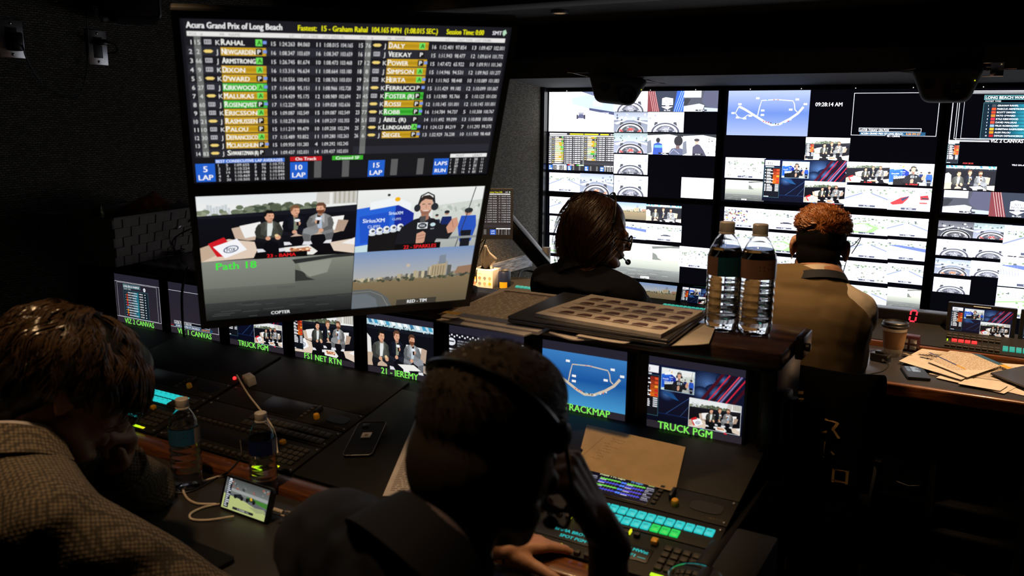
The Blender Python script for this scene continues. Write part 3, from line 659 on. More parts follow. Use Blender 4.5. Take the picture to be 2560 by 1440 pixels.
def trackmap(p, sky=((58, 124, 190), (24, 84, 156), (70, 150, 205)), road=(206, 192, 172), flag=(240, 240, 240)):
    p.rect(0, 0, 1, .5, sky[0], sky[1]); p.rect(0, .5, 1, 1, sky[1], sky[2])
    P = [(.14, .35), (.1, .5), (.14, .6), (.2, .62), (.26, .54), (.35, .56)]
    p.line([(.14, .35), (.22, .42), (.35, .56), (.48, .7), (.56, .76), (.66, .74), (.78, .62), (.87, .5), (.93, .36)], .05, road)
    p.line(P, .02, road); p.line([(.38, .56), (.4, .36), (.42, .22), (.6, .2), (.8, .23), (.82, .3), (.83, .42), (.86, .47)], .022, road)
    for x, y in ((.15, .3), (.07, .5), (.13, .6), (.22, .62), (.29, .56), (.37, .17), (.44, .44), (.44, .54), (.85, .2), (.78, .42), (.95, .3)):
        p.rect(x-.022, y-.022, x+.022, y+.022, flag)
    rng = random.Random(2)
    for t in range(12):
        x = .46+.03*t; y = .68+.07*math.sin((x-.46)*6) - max(0, x-.66)*.75
        p.oval(x, y, .008, .014, rng.choice([(220, 90, 70), (110, 190, 220), (60, 60, 60), (150, 210, 150), (235, 235, 240)]), 8)
    for x in (.49, .57, .62): p.oval(x, .205, .008, .012, rng.choice([(90, 190, 230), (220, 120, 110)]), 8)
    return p

def studio_bg(p):
    p.rect(0, 0, 1, 1, (14, 20, 50), (9, 11, 26)); rng = random.Random(4)
    for cx, cy, r0 in ((.66, .2, .26), (.74, .34, .16), (.6, .38, .12), (.8, .1, .1), (.28, .5, .12)):
        for k in range(7): f = 1-k/7; p.oval(cx, cy, r0*f*.7, r0*f, (14+int(9*k), 24+int(13*k), 54+int(17*k)), 20)
    for x, w, c in ((.80, .05, (70, 14, 30)), (.86, .022, (206, 40, 62)), (.90, .05, (40, 10, 22)), (.945, .018, (236, 70, 90)), (.97, .03, (120, 110, 160)), (1.02, .022, (200, 34, 56)), (1.08, .05, (60, 12, 28))):
        p.line([(x, .0), (x-.19, .5)], w, c)
    p.line([(.5, .5), (.28, .84)], .008, (46, 78, 130)); p.line([(.5, .64), (.42, .84)], .006, (52, 84, 130)); p.poly([(.22, .46), (.34, .48), (.4, .58), (.34, .56)], (26, 74, 130)); p.rect(.2, .84, .6, .855, (16, 34, 78)); return p
def tower(p):
    p.rect(.02, 0, .95, .14, (240, 240, 244)); p.text(.2, .115, .07, 'FS1', (70, 70, 80), True, fit=.35); p.rect(.05, .16, .6, .185, (200, 205, 215))
    p.rect(0, .2, 1, .98, (16, 18, 26)); p.frame(0, .19, 1, .99, .006, (60, 110, 120))
    rng = random.Random(6)
    for i in range(5):
        y = .22+i*.08; p.rect(.55, y, .97, y+.078, (130+20*i, 36+16*i, 26)); p.rect(.78, y+.015, .95, y+.06, rng.choice([(226, 80, 40), (60, 80, 190), (240, 160, 50), (200, 40, 40)]))
        p.rect(.05, y+.015, .1, y+.05, (240, 240, 244)); p.rect(.16, y+.01, .16+rng.uniform(.2, .32), y+.028, (235, 235, 240)); p.rect(.16, y+.04, .16+rng.uniform(.3, .5), y+.064, (250, 250, 250))
    for i in range(5):
        y = .635+i*.04; p.rect(.05, y, .14, y+.024, (225, 228, 235)); p.rect(.2, y, .2+rng.uniform(.2, .42), y+.024, (235, 236, 240)); p.rect(.72, y, .95, y+.024, (215, 218, 225))
    p.rect(.05, .955, .35, .975, (220, 225, 230)); return p
def pgm(p):
    """two-box programme picture with the running-order tower"""
    studio_bg(p); tower(p.sub(.01, .03, .2, .92)); reporter(p.sub(.22, .04, .54, .43)); p.frame(.22, .04, .54, .43, .006, (150, 190, 220))
    couch(p.sub(.5, .48, .98, .98)); p.frame(.5, .48, .98, .98, .006, (220, 225, 235))
    p.line([(.62, .98), (.68, 1.04)], .03, (40, 120, 200)); p.line([(.84, .98), (.9, 1.06)], .03, (220, 30, 50)); return p
def viz2(p, far=False):
    p.frame(0.01, .02, .99, .97, .008, (225, 228, 235)); p.frame(.06, .045, .935, .955, .006, (200, 205, 212))
    p.poly([(.2, .08), (.55, .08), (.58, .11), (.58, .17), (.2, .17)], (26, 60, 66)); p.frame(.2, .08, .58, .17, .006, (120, 190, 200)); p.text(.21, .155, .055, 'LONG BEACH WARMUP', (235, 240, 245), True, fit=.35); p.text(.21, .215, .03, 'FASTEST TIMES', (220, 230, 235), False, fit=.16)
    p.oval(.67, .16, .025, .05, (230, 235, 238)); p.rect(.66, .155, .68, .17, (40, 60, 70)); p.rect(.2, .23, .74, .95, (20, 34, 44)); p.frame(.2, .23, .74, .95, .006, (70, 120, 130))
    for i, nm in enumerate(('GRAHAM RAHAL', 'MARCUS ARMSTRONG', 'SCOTT DIXON', "PATO O'WARD", 'KYLE KIRKWOOD', 'DAVID MALUKAS', 'FELIX ROSENQVIST', 'CHRISTIAN RASMUSSEN', 'ALEX PALOU', 'DEVLIN DEFRANCESCO')):
        y = .26+i*.067; p.rect(.23, y, .53, y+.058, (14, 30, 44)); p.rect(.4, y, .53, y+.058, (16, 60, 80), (40, 130, 150), True); p.text(.235, y+.045, .03, str(i+1), (230, 232, 236), fit=.02); p.rect(.262, y+.004, .292, y+.054, ((60, 64, 70), (196, 70, 40), (190, 60, 40), (226, 110, 40), (190, 40, 60), (206, 70, 50), (120, 150, 200), (220, 150, 40), (210, 120, 30), (150, 26, 30))[i])
        p.text(.3, y+.045, .034, nm, (236, 238, 242), True, fit=.2); p.rect(.54, y, .64, y+.058, (12, 18, 24)); p.text(.55, y+.045, .034, ('1:08.015', '1:08.473', '1:08.664', '1:08.763', '1:08.966', '1:08.989', '1:09.028', '1:09.217', '1:09.258', '1:09.280')[i], (240, 242, 245), True, fit=.08); p.poly([(.66, y+.03), (.675, y+.015), (.69, y+.03), (.675, y+.045)], (220, 225, 230))
    return p
def viz1(p):
    p.frame(.01, .03, .99, .97, .009, (225, 228, 235)); p.rect(.1, .8, .82, .885, (14, 16, 22)); p.frame(.1, .8, .82, .885, .009, (215, 220, 228)); p.text(.115, .87, .05, 'LATER TODAY ON FOX', (238, 240, 245), True, fit=.34)
    p.poly([(.115, .89), (.87, .885), (.87, .945), (.85, .965), (.13, .965), (.115, .945)], (30, 70, 100)); p.text(.13, .948, .045, 'ACURA GRAND PRIX OF LONG BEACH -', (238, 242, 246), True, fit=.5); p.text(.65, .948, .045, '4:30 PM ET', (240, 150, 70), True, fit=.18); return p
def leaderboard(p):
    """checkered-header schedule page"""
    p.rect(0, 0, 1, 1, (16, 16, 26))
    for i in range(30):
        for j in range(2): p.rect(i/30, .02+j*.03, (i+.55)/30 + (0 if j else .0), .05+j*.03, (232, 232, 235) if (i+j) % 2 else (20, 20, 26))
    p.oval(.1, .17, .055, .075, (225, 228, 232)); p.rect(.06, .15, .14, .175, (40, 44, 60)); p.text(.18, .155, .03, 'ACURA GRAND PRIX OF', (200, 205, 215), fit=.3); p.text(.18, .205, .03, 'LONG BEACH', (200, 205, 215), fit=.2); p.text(.18, .255, .03, 'WARMUP', (200, 205, 215), fit=.12); p.text(.55, .17, .03, 'Session Time', (200, 205, 215), fit=.2)
    p.rect(.03, .3, .97, .33, (225, 228, 230)); rng = random.Random(9)
    for i in range(12):
        y = .35+i*.052; p.rect(.03, y, .06, y+.03, (180, 190, 200)); p.rect(.08, y, .13, y+.036, rng.choice([(60, 170, 220), (220, 90, 40), (240, 200, 60), (200, 205, 215)])); p.rect(.16, y, .16+rng.uniform(.14, .26), y+.03, (120, 190, 220)); p.rect(.5, y, .62, y+.03, (200, 205, 212)); p.rect(.7, y, .82, y+.03, (200, 205, 212))
    return p
def cockpit(p, bg=(150, 160, 180), road=(120, 128, 148), car=(30, 32, 40), acc=(190, 60, 50), lab=True, seed=0):
    rng = random.Random(seed)
    p.rect(0, 0, 1, .4, bg, tuple(min(255, v+40) for v in bg)); p.rect(0, .4, 1, 1, road, tuple(min(255, v+15) for v in road))
    p.blobs(rng, 14, 0, .12, 1, .4, .02, .06, [tuple(max(0, v-40) for v in bg), tuple(max(0, v-70) for v in bg), WHITE])
    p.poly([(.0, .55), (.35, .38), (.4, .38), (.1, .62)], (235, 238, 245)); p.poly([(.62, .38), (1, .5), (1, .6), (.6, .4)], (230, 234, 242))
    for sx in (-1, 1):
        p.poly([(.5+sx*.22, .5), (.5+sx*.3, .5), (.5+sx*.32, .68), (.5+sx*.22, .68)], (46, 48, 58))
        p.line([(.5+sx*.27, .6), (.5+sx*.1, .56)], .02, (70, 72, 84))
    arc = [(.5+.4*math.cos(t), 1.02-.5*math.sin(t)) for t in np.linspace(0, math.pi, 18)]
    p.poly(arc, car); arc2 = [(.5+.34*math.cos(t), 1.02-.42*math.sin(t)) for t in np.linspace(0, math.pi, 16)]; p.poly(arc2, tuple(min(255, v+150) for v in car)); arc3 = [(.5+.28*math.cos(t), 1.02-.35*math.sin(t)) for t in np.linspace(0, math.pi, 16)]; p.poly(arc3, tuple(min(255, v+25) for v in car))
    p.line([(x, y) for x, y in arc], .02, (225, 228, 236)); p.poly([(.32, .9), (.42, .72), (.58, .72), (.68, .9)], tuple(min(255, v+60) for v in car)); p.poly([(.4, .92), (.45, .8), (.55, .8), (.6, .92)], acc)
    for sx in (-1, 1): p.line([(.5+sx*.3, 1), (.5+sx*.16, .78), (.5+sx*.08, .7)], .03, (60, 62, 72)); p.poly([(.5+sx*.2, .98), (.5+sx*.3, .84), (.5+sx*.33, .96)], acc)
    p.blobs(rng, 10, .36, .74, .64, .94, .01, .025, [(220, 225, 235), (40, 44, 52), acc])
    if lab: p.rect(.3, .93, .7, .99, (30, 32, 44)); p.text(.5, .98, .04, '12 - ONBOARD', (225, 228, 235), True, fit=.3, align='c')
    return p
def trackscene(p, seed, kind=0, label='2 - TURN'):
    rng = random.Random(seed*7+3); sky = (214, 220, 228)
    p.rect(0, 0, 1, .32, (232, 236, 242), sky); p.rect(0, .3, 1, 1, (176, 182, 198), (204, 209, 222))
    p.blobs(rng, 34, 0, .16, 1, .36, .015, .05, [(90, 116, 80), (120, 134, 110), (150, 158, 152), (70, 82, 84), (176, 182, 190)])
    for _ in range(5): x = rng.uniform(0, 1); p.rect(x, rng.uniform(0, .1), x+.006, .32, (90, 96, 112))
    if kind == 0:
        p.poly([(.15, 1), (.42, .34), (.58, .34), (1, .8), (1, 1)], (214, 218, 230)); p.line([(0, .62), (.4, .34)], .05, (112, 122, 156)); p.line([(1, .62), (.6, .34)], .05, (112, 122, 156)); p.line([(.1, 1), (.42, .36)], .012, (252, 252, 254))
    elif kind == 1:
        p.poly([(0, .3), (1, .55), (1, .38), (.3, .26)], (78, 96, 158)); p.poly([(0, .42), (1, .7), (1, .56), (0, .3)], (240, 243, 250)); p.poly([(0, .5), (1, .76), (1, 1), (0, 1)], (182, 192, 214), )
        for i in range(7): p.line([(i*.05, .3), (i*.05+.04, .62)], .012, (110, 122, 160))
    elif kind == 2:
        p.poly([(0, .5), (.5, .4), (.8, .62), (.6, .95), (0, .9)], (130, 170, 110)); p.poly([(0, .55), (.45, .45), (.65, .62), (.5, .85), (0, .8)], (236, 238, 242)); p.blobs(rng, 14, .2, .4, .9, .7, .02, .04, [(90, 130, 80), (120, 160, 100)])
    elif kind == 3:
        p.blobs(rng, 70, 0, .1, .6, .7, .02, .045, [(40, 44, 90), (220, 180, 60), (60, 60, 70), (230, 230, 235), (120, 60, 60)]); p.rect(.6, .2, 1, 1, (220, 224, 230))
    elif kind == 4:
        p.poly([(0, .38), (1, .45), (1, 1), (0, 1)], (236, 238, 244)); p.poly([(.45, .66), (.5, .6), (.62, .6), (.68, .66), (.62, .7), (.5, .7)], (50, 52, 66)); p.rect(.42, .64, .48, .7, (30, 30, 36)); p.rect(.64, .64, .7, .7, (30, 30, 36))
    else:
        p.blobs(rng, 60, 0, .3, 1, .9, .02, .05, [(150, 150, 140), (230, 226, 215), (190, 186, 172), (110, 116, 104), (245, 245, 240)]); p.line([(0, .8), (.4, .5), (.8, .7), (1, .5)], .04, (240, 240, 238))
    p.rect(.33, .88, .7, .96, (58, 62, 84)); p.text(.515, .945, .05, label, (230, 232, 238), True, fit=.3, align='c'); return p
def sofa_shot(p):
    p.rect(0, 0, 1, 1, (52, 54, 66)); p.rect(0, 0, .5, .32, (232, 234, 238)); p.poly([(.6, 0), (1, 0), (1, .9), (.65, .75), (.52, .5)], (60, 62, 84)); p.poly([(.0, .4), (.1, .36), (.2, .4), (.1, .68), (0, .7)], (30, 31, 38)); p.poly([(0, .75), (.45, .62), (.6, .7), (.55, 1), (0, 1)], (226, 228, 234)); p.poly([(.6, .8), (1, .85), (1, 1), (.62, 1)], (150, 160, 178)); p.rect(.35, .9, .68, .98, (34, 36, 46)); p.text(.515, .965, .05, '99 - ALAN', (232, 234, 240), True, fit=.24, align='c'); return p
def logo_shot(p):
    p.rect(0, 0, 1, 1, (28, 34, 50)); p.poly([(0, 0), (.2, 0), (.34, 1), (0, 1)], (96, 34, 40)); p.poly([(.8, 0), (1, 0), (1, 1), (.72, 1)], (30, 70, 180))
    for i in range(4): p.line([(.04+i*.05, 0), (.16+i*.05, 1)], .014, (240, 190, 190)); p.line([(.92+i*.05, 0), (.74+i*.06, 1)], .014, (190, 215, 250))
    p.poly([(.4, .36), (.5, .3), (.7, .36), (.7, .75), (.55, .9), (.4, .78)], (236, 238, 244)); p.rect(.4, .68, .7, .75, (30, 34, 50)); p.text(.55, .52, .09, 'NTT', (60, 64, 80), True, fit=.12, align='c'); p.text(.55, .64, .09, 'INDYCAR', (40, 44, 60), True, fit=.25, align='c'); p.text(.55, .74, .05, 'SERIES', (230, 232, 240), True, fit=.16, align='c'); p.text(.55, .975, .06, '98 - FOX', (235, 236, 240), True, fit=.24, align='c'); return p
def crew_shot(p, two=True):
    p.rect(0, 0, 1, 1, (236, 238, 244)); p.poly([(0, 0), (1, 0), (1, .16), (.6, .04), (0, .1)], (26, 28, 34))
    p.poly([(0, .4), (.1, .3), (.14, .9), (0, 1)], (90, 96, 110))
    if two:
        p.poly([(.18, .5), (.3, .42), (.42, .5), (.44, 1), (.16, 1)], (34, 60, 150)); p.rect(.2, .55, .42, .68, (80, 140, 230)); p.oval(.3, .32, .06, .12, (30, 28, 34)); p.poly([(.58, 1), (.68, .7), (.85, .64), (1, .72), (1, 1)], (70, 76, 104)); p.oval(.86, .34, .12, .24, (26, 24, 30)); p.rect(.8, .55, .9, .72, (90, 70, 70)); p.line([(.62, .95), (.74, .74), (.9, .95)], .012, (200, 205, 220))
    else:
        p.poly([(.3, .6), (.42, .45), (.52, .5), (.64, .76), (.72, 1), (.3, 1)], (54, 52, 72)); p.oval(.42, .36, .06, .12, (190, 150, 130)); p.oval(.42, .27, .085, .07, (44, 40, 44)); p.blobs(random.Random(4), 24, .7, .2, 1, .9, .02, .05, [(150, 150, 160), (60, 60, 66), (220, 200, 180)])
    p.rect(.32, .9, .62, .98, (20, 20, 26)); p.text(.47, .965, .05, 'PIT POV', (235, 236, 240), True, fit=.22, align='c'); return p
def pov_car(p):
    p.rect(0, 0, 1, 1, (230, 233, 240)); p.blobs(random.Random(12), 24, 0, .05, 1, .25, .02, .05, [(120, 140, 120), (190, 196, 200), (90, 100, 96)])
    p.poly([(.05, .7), (.3, .45), (.5, .36), (.46, .5), (.35, .72), (.12, .78)], (200, 40, 44)); p.poly([(.3, .5), (.5, .36), (.48, .42), (.34, .6)], (40, 46, 80)); p.poly([(.74, .35), (.92, .3), (.96, .5), (.76, .52)], (200, 36, 44)); p.rect(.78, .42, .94, .48, (40, 44, 54)); p.rect(.74, .62, .92, .68, (190, 60, 60)); p.rect(.32, .88, .68, .97, (60, 64, 90)); p.text(.5, .955, .055, '33 - POV', (232, 234, 240), True, fit=.26, align='c'); return p

# ------------------------------------------------------------------ the room
XL, XL2, XR, YB, YW = -2.92, -2.53, 1.45, -1.3, 4.86
struct(MB().box((XL-.1, YB-.1, -.1), (XR+.1, YW+.1, 0)).build('floor', 'floor_carpet'))
struct(MB().box((XL-.1, YB-.1, CEIL_Z), (XR+.1, YW+.1, CEIL_Z+.08)).build('ceiling', 'ceiling_cloth'))
struct(MB().prism([(XL-.08, YB), (XL, YB), (XL, 3.2), (XL2, 3.2), (XL2, YW), (XL-.08, YW)], 2, 0, CEIL_Z).build('wall_left', 'wall_weave', smooth=False))
struct(MB().box((XL2, YW, 0), (XR, YW+.08, CEIL_Z)).build('wall_front', 'dark_panel'))
struct(MB().box((XR, YB, 0), (XR+.08, YW, CEIL_Z)).build('wall_right', 'dark_panel'))
struct(MB().box((XL, YB-.08, 0), (XR, YB, CEIL_Z)).build('wall_back', 'dark_panel'))
# dropped box along the top of the picture wall
struct(MB().prism([(YW, 1.772), (4.30, 1.818), (4.30, 1.925), (4.325, 1.955), (YW, 1.955)], 0, XL2, XR).build('trim_1', 'ceiling_cloth', smooth=False))
struct(MB().box((XL, 2.98, 2.03), (XR, 3.12, CEIL_Z), .01).build('trim_2', 'ceiling_cloth'))
# pale wooden rail along the left wall
a, b = on_x(1182, 676, XL2+.02), on_x(1330, 634, XL2+.02); c, d = on_x(1330, 664.5, XL2+.02), on_x(1182, 706, XL2+.02)
m = MB(); q = [(p[1], p[2]) for p in (a, b, c, d)]; m.prism(q, 0, XL2+.001, XL2+.022)
struct(m.build('trim_3', 'wood_rail', smooth=False))
# black column between wall cloth and the pictures
struct(MB().box((XL2, 4.70, .3), (-2.505, YW, 1.79)).build('trim_4', 'satin_black'))

# ceiling downlights (the truck's lamps and the added fill ones, most just above the frame)
for nm, (x, y), aim, w, cone in DOWNLIGHTS:
    t = thing('ceiling_downlight', 'small round recessed downlight in the ceiling '+nm, 'ceiling light', (x, y, CEIL_Z))
    T = move((x, y, CEIL_Z-.016))
    MB(T).lathe([(.030, .0), (.044, .0), (.046, .006), (.046, .016), (.030, .016)], 24, cap=False).build('trim_ring', 'grey_metal', t)
    MB(T).lathe([(0.0001, .012), (.030, .012)], 24, cap=False).build('lens', 'lamp_glow', t)
    ld = bpy.data.lights.new('lamp', 'SPOT'); ld.energy = w; ld.color = WARM; ld.spot_size = math.radians(cone); ld.spot_blend = 0.55; ld.shadow_soft_size = 0.03
    lo = bpy.data.objects.new('lamp', ld); COL.objects.link(lo); lo.location = (x, y, CEIL_Z-.03)
    lo.rotation_euler = (Vector(aim)-Vector((x, y, CEIL_Z-.03))).to_track_quat('-Z', 'Y').to_euler()

# ------------------------------------------------------------------ the wall of six big screens
WM, HM = 1.072, 0.612
XS = (-2.505, -1.388, -0.271)
ZT = (1.757, 1.118)
YS = 4.75
def wall_cell(i, j):
    """a helper that turns pixels on the picture wall into the (u, v) of screen column i, row j"""
    def f(x0, y0, x1, y1):
        p, q = on_y(x0, y0, YS), on_y(x1, y1, YS)
        return ((p[0]-XS[i])/WM, (ZT[j]-p[2])/HM, (q[0]-XS[i])/WM, (ZT[j]-q[2])/HM)
    return f
def clampcell(r):
    x0, y0, x1, y1 = r; return (max(0, x0), max(0, y0), min(1, x1), min(1, y1))
GREYS = dict(bg=(120, 130, 150), road=(96, 104, 124))
def pal(k):
    return [dict(bg=(210, 214, 224), road=(205, 210, 222), car=(60, 62, 76), acc=(150, 150, 160)), dict(bg=(120, 128, 146), road=(98, 104, 122), car=(28, 30, 38), acc=(190, 60, 56)),
            dict(bg=(120, 136, 140), road=(120, 126, 146), car=(34, 34, 44), acc=(196, 70, 66)), dict(bg=(216, 220, 230), road=(208, 212, 224), car=(52, 54, 66), acc=(120, 120, 130)),
            dict(bg=(130, 140, 158), road=(112, 120, 140), car=(44, 46, 58), acc=(200, 120, 90)), dict(bg=(60, 62, 72), road=(40, 42, 50), car=(16, 16, 20), acc=(120, 122, 130))][k % 6]
def screen_m1u(p):
    W = wall_cell(0, 0); S = lambda *a: p.sub(*clampcell(W(*a)))
    q = S(1373, 227, 1535, 331); q.rect(0, 0, 1, 1, (238, 240, 245)); q.poly([(.35, .16), (.6, .06), (1, .3), (1, .55), (.62, .42), (.36, .3)], (150, 166, 200)); q.poly([(.5, 0), (.8, 0), (1, .2), (1, .28)], (70, 80, 110)); q.poly([(.62, .4), (1, .5), (1, .58), (.62, .46)], (46, 52, 84)); q.text(.78, .545, .035, 'FIRESTONE', (225, 228, 240), fit=.16); q.poly([(.68, .24), (.8, .2), (.82, .36), (.68, .36)], (225, 230, 238))
    q.poly([(.47, .55), (.53, .55), (.56, .66), (.44, .66)], (60, 62, 92)); q.rect(.43, .57, .455, .68, (36, 36, 50)); q.rect(.54, .57, .565, .68, (36, 36, 50)); q.rect(.46, .52, .54, .545, (90, 92, 120))
    q = S(1373, 331, 1533, 430); q.gain = .75; timing(q, True)
    trackscene(S(1373, 431, 1449, 481), 21, 0, '8 - ROBO CAM'); cockpit(S(1450, 433, 1532, 487), **pal(4), seed=1)
    for k, (y0, y1, n) in enumerate(((225, 279, 0), (280, 331, 1), (332, 384, 2), (385, 437, 3), (438, 492, 0))): cockpit(S(1535, y0, 1618, y1), **pal(n), seed=k+2)
    logo_shot(S(1620, 225, 1709, 279)); sofa_shot(S(1711, 225, 1803, 279)); cockpit(S(1620, 280, 1708, 331), **pal(0), seed=9); crew_shot(S(1619, 333, 1707, 388)); crew_shot(S(1708, 335, 1801, 391), False)
    q = S(1704, 443, 1797, 499); q.rect(0, 0, 1, 1, (250, 250, 252)); q.rect(.32, .92, .66, .98, (215, 216, 220))
    for i in range(6): q = p.sub(.42, .55, .8, 1)
def screen_m1l(p):
    W = wall_cell(0, 1); S = lambda *a: p.sub(*clampcell(W(*a)))
    xs = (1373, 1450, 1532, 1615, 1703); ys = (491, 539, 588, 640, 695)
    kinds = [(0, 0, 5), (5, 0, 0), (5, 3, 0), (2, 0, 5)]
    labs = ('4 - TURN 1', '5 - FLAG', '6 - BEACH', '7 - WALL', '8 - PIT')
    for r in range(4):
        for c in range(4):
            yo = (c*6.5)
            if r >= 2 and c >= 2: continue
            q = S(xs[c]+1, ys[r]+yo, xs[c+1]-1, ys[r+1]+yo-1)
            if (r, c) == (0, 2): beach(q, False); q.tint = None
            elif (r, c) == (0, 3): couch(q, None, True)
            elif (r, c) == (1, 3): trackscene(q, 33, 4, '3 - GOLD')
            elif (r, c) == (1, 2): trackscene(q, 34, 1, '9 - TURN 6')
            else: trackscene(q, r*5+c, (0, 5, 2, 0)[(r+c) % 4], labs[(r+c) % 5])
    q = S(1532, 603, 1697, 707); q.gain = 2.6; copter(q, False)
    q = S(1699, 615, 1771, 673); trackscene(q, 40, 5, '1 - COPTER')
def screen_m2u(p):
    W = wall_cell(1, 0); S = lambda *a: p.sub(*clampcell(W(*a)))
    q = S(1822, 227, 2018, 341); q.gain = .5; q.wash = 0; trackmap(q, ((190, 206, 246), (116, 150, 230), (176, 194, 240)), (250, 250, 252), (250, 250, 252))
    q = S(2020, 240, 2120, 340); q.text(.5, .26, .1, '09:28:14 AM', (190, 190, 196), True, fit=.62, align='c')
    q = S(2134, 229, 2342, 345); q.wash = 0; viz1(q); q.rect(.42, .955, .6, 1, (10, 10, 14)); q.text(.51, .995, .04, 'VIZ 1 CANVAS', (225, 226, 232), True, fit=.15, align='c')
    q = S(2015, 343, 2121, 403); couch(q); tower(q.sub(.01, .1, .2, .98))
    q = S(1814, 393, 1911, 448); trackscene(q, 50, 5, '1 - COPTER'); q = S(1814, 449, 1909, 504); q.gain = 2.2; copter(q, False)
    q = S(1911, 397, 2117, 513); q.gain = .8; q.wash = .03; pgm(q)
    p.sub(0, 0, 1, 1).text(.61, .705, .014, 'VIZ 1', (200, 200, 206), True, fit=.04); p.text(.91, .705, .014, 'VIZ 2', (200, 200, 206), True, fit=.04)
    couch(S(2118, 404, 2225, 460), '23 - BAMA'); reporter(S(2226, 407, 2340, 466), '22 - SPARKLES'); trackscene(S(2114, 462, 2221, 522), 60, 0, '91 - POV'); pov_car(S(2223, 467, 2333, 530))
def screen_m2l(p):
    W = wall_cell(1, 1); S = lambda *a: p.sub(*clampcell(W(*a)))
    xs = (1811, 1908, 2011, 2114, 2219, 2333); ys = (517, 573, 632, 692, 755)
    kinds = [[3, 4, 0, 2, 0], [0, 2, 5, 0, 1], [2, 0, 0, 5, 0], [0, 5, 0, 0, 1]]
    labs = (('22 - HANDHELD', '3 - RAIL', '11 - TURN 9', '1 - BLIMP', '4 - BUSSELL'), ('16 - POV', '28 - POV', '17 - POV', '32 - POV', '5 - BRETT'), ('13 - POV', '14 - PITS', '15 - EXIT', '7 - BRIDGE', '6 - TOWER'), ('20 - POV', '21 - POV', '18 - POV', '19 - JIB', '10 - COPTER'))
    for r in range(4):
        for c in range(5):
            yo = c*6.2; q = S(xs[c]+.6, ys[r]+yo, xs[c+1]-.6, ys[r+1]+yo-1)
            if (r, c) == (3, 4): q.gain = 2.4; copter(q, False, False)
            else: trackscene(q, 100+r*7+c, kinds[r][c], labs[r][c])
def screen_m3u(p):
    W = wall_cell(2, 0); S = lambda *a: p.sub(*clampcell(W(*a)))
    q = p.sub(.005, .01, .46, .42); q.wash = 0; q.frame(.0, .02, .99, .99, .012, (225, 228, 235)); q.frame(.06, .045, .96, .97, .01, (190, 195, 204)); viz2(q.sub(.03, .03, 1.25, .97)); q.rect(.36, .94, .66, 1.0, (12, 12, 16)); q.text(.51, .995, .065, 'VIZ 2 CANVAS', (235, 236, 240), True, fit=.28, align='c')
    tower(S(2371, 350, 2394, 409)); x_, y_, x2_, y2_ = W(2408, 404, 2444, 411); p.text(x_, y2_, .012, 'FOX BOX', (200, 50, 50), True, fit=.05); x_, y_, x2_, y2_ = W(2530, 408, 2580, 416); p.text(x_, y2_, .012, 'TELE ON-AIR', (225, 225, 230), True, fit=.08)
    couch(S(2366, 413, 2485, 478), None, True); sofa_shot(S(2361, 475, 2477, 537)); q = S(2478, 480, 2600, 548); logo_shot(q)
    timing(p.sub(.55, .5, .98, .96), True)
def screen_m3l(p):
    W = wall_cell(2, 1); S = lambda *a: p.sub(*clampcell(W(*a)))
    xs = (2347, 2436, 2527, 2625); ys = (551, 597, 645, 692, 738); n = 0
    pk = ((5, 2, 1), (0, 3, 5), (4, 0, 0), (3,))
    for r in range(4):
        for c in range(3):
            if r == 3 and c: continue
            yo = c*6; cockpit(S(xs[c]-r*4, ys[r]+yo, xs[c+1]-r*4-1, ys[r+1]+yo-1), **pal(pk[r][c]), seed=60+n); n += 1
    for r in range(3):
        for c in range(3): trackscene(p.sub(.27+c*.24, .02+r*.25, .5+c*.24, .26+r*.25), 200+r*3+c, (r+c) % 3, '9 - POV')
DRAW = {(0, 0): screen_m1u, (0, 1): screen_m1l, (1, 0): screen_m2u, (1, 1): screen_m2l, (2, 0): screen_m3u, (2, 1): screen_m3l}
LBL = {(0, 0): 'big wall screen showing onboard racing cameras and a timing table, under the angled speaker', (0, 1): 'big wall screen of pale camera views behind the woman with glasses',
       (1, 0): 'big wall screen with the blue track map and digital clock reading 09:28:14', (1, 1): 'big wall screen of pale track views behind the man with ginger hair',
       (2, 0): 'big wall screen with the warmup list, cut by the right edge', (2, 1): 'big wall screen of onboard cockpit views, above the small desk monitors'}
for (i, j), fn in DRAW.items():
    x0, z1 = XS[i], ZT[j]; x1, z0 = x0+WM, z1-HM
    t = thing('wall_screen', LBL[i, j], 'screen', ((x0+x1)/2, YS+.03, z0), 'screens of the picture wall')
    e = .012
    MB().box((x0-e, YS+.004, z0-e), (x1+e, YS+.07, z1+e), .004).build('casing', 'bezel', t)
    m = MB()
    for a, b in (((x0-e, YS-.004, z1), (x1+e, YS+.006, z1+e)), ((x0-e, YS-.004, z0-e), (x1+e, YS+.006, z0)), ((x0-e, YS-.004, z0), (x0, YS+.006, z1)), ((x1, YS-.004, z0), (x1+e, YS+.006, z1))): m.box(a, b)
    m.build('bezel', 'bezel', t)
    cv = Canvas(WM, HM); cv.pic().rect(0, 0, 1, 1, (3, 3, 6)); pp = cv.pic(); pp.wash = .10; fn(pp)
    cv.mesh('screen', 'screen_wall', frame(((x0+x1)/2, YS+.002, (z0+z1)/2), (1, 0, 0), (0, 1, 0), (0, 0, 1)), t)
    if j == 0:
        m = MB()
        for k in range(4): m.ell((x0+.13+k*.27, YS-.005, z1+.006), (.0022, .002, .0022), nu=8, nv=6)
        m.build('status_light', 'led_white', t)
MB().box((-2.49, YS+.075, .30), (1.0, YW-.005, 1.765)).build('screen_rack', 'satin_black')
tag(bpy.data.objects['screen_rack'], 'black steel rack holding up the six big wall screens', 'rack')

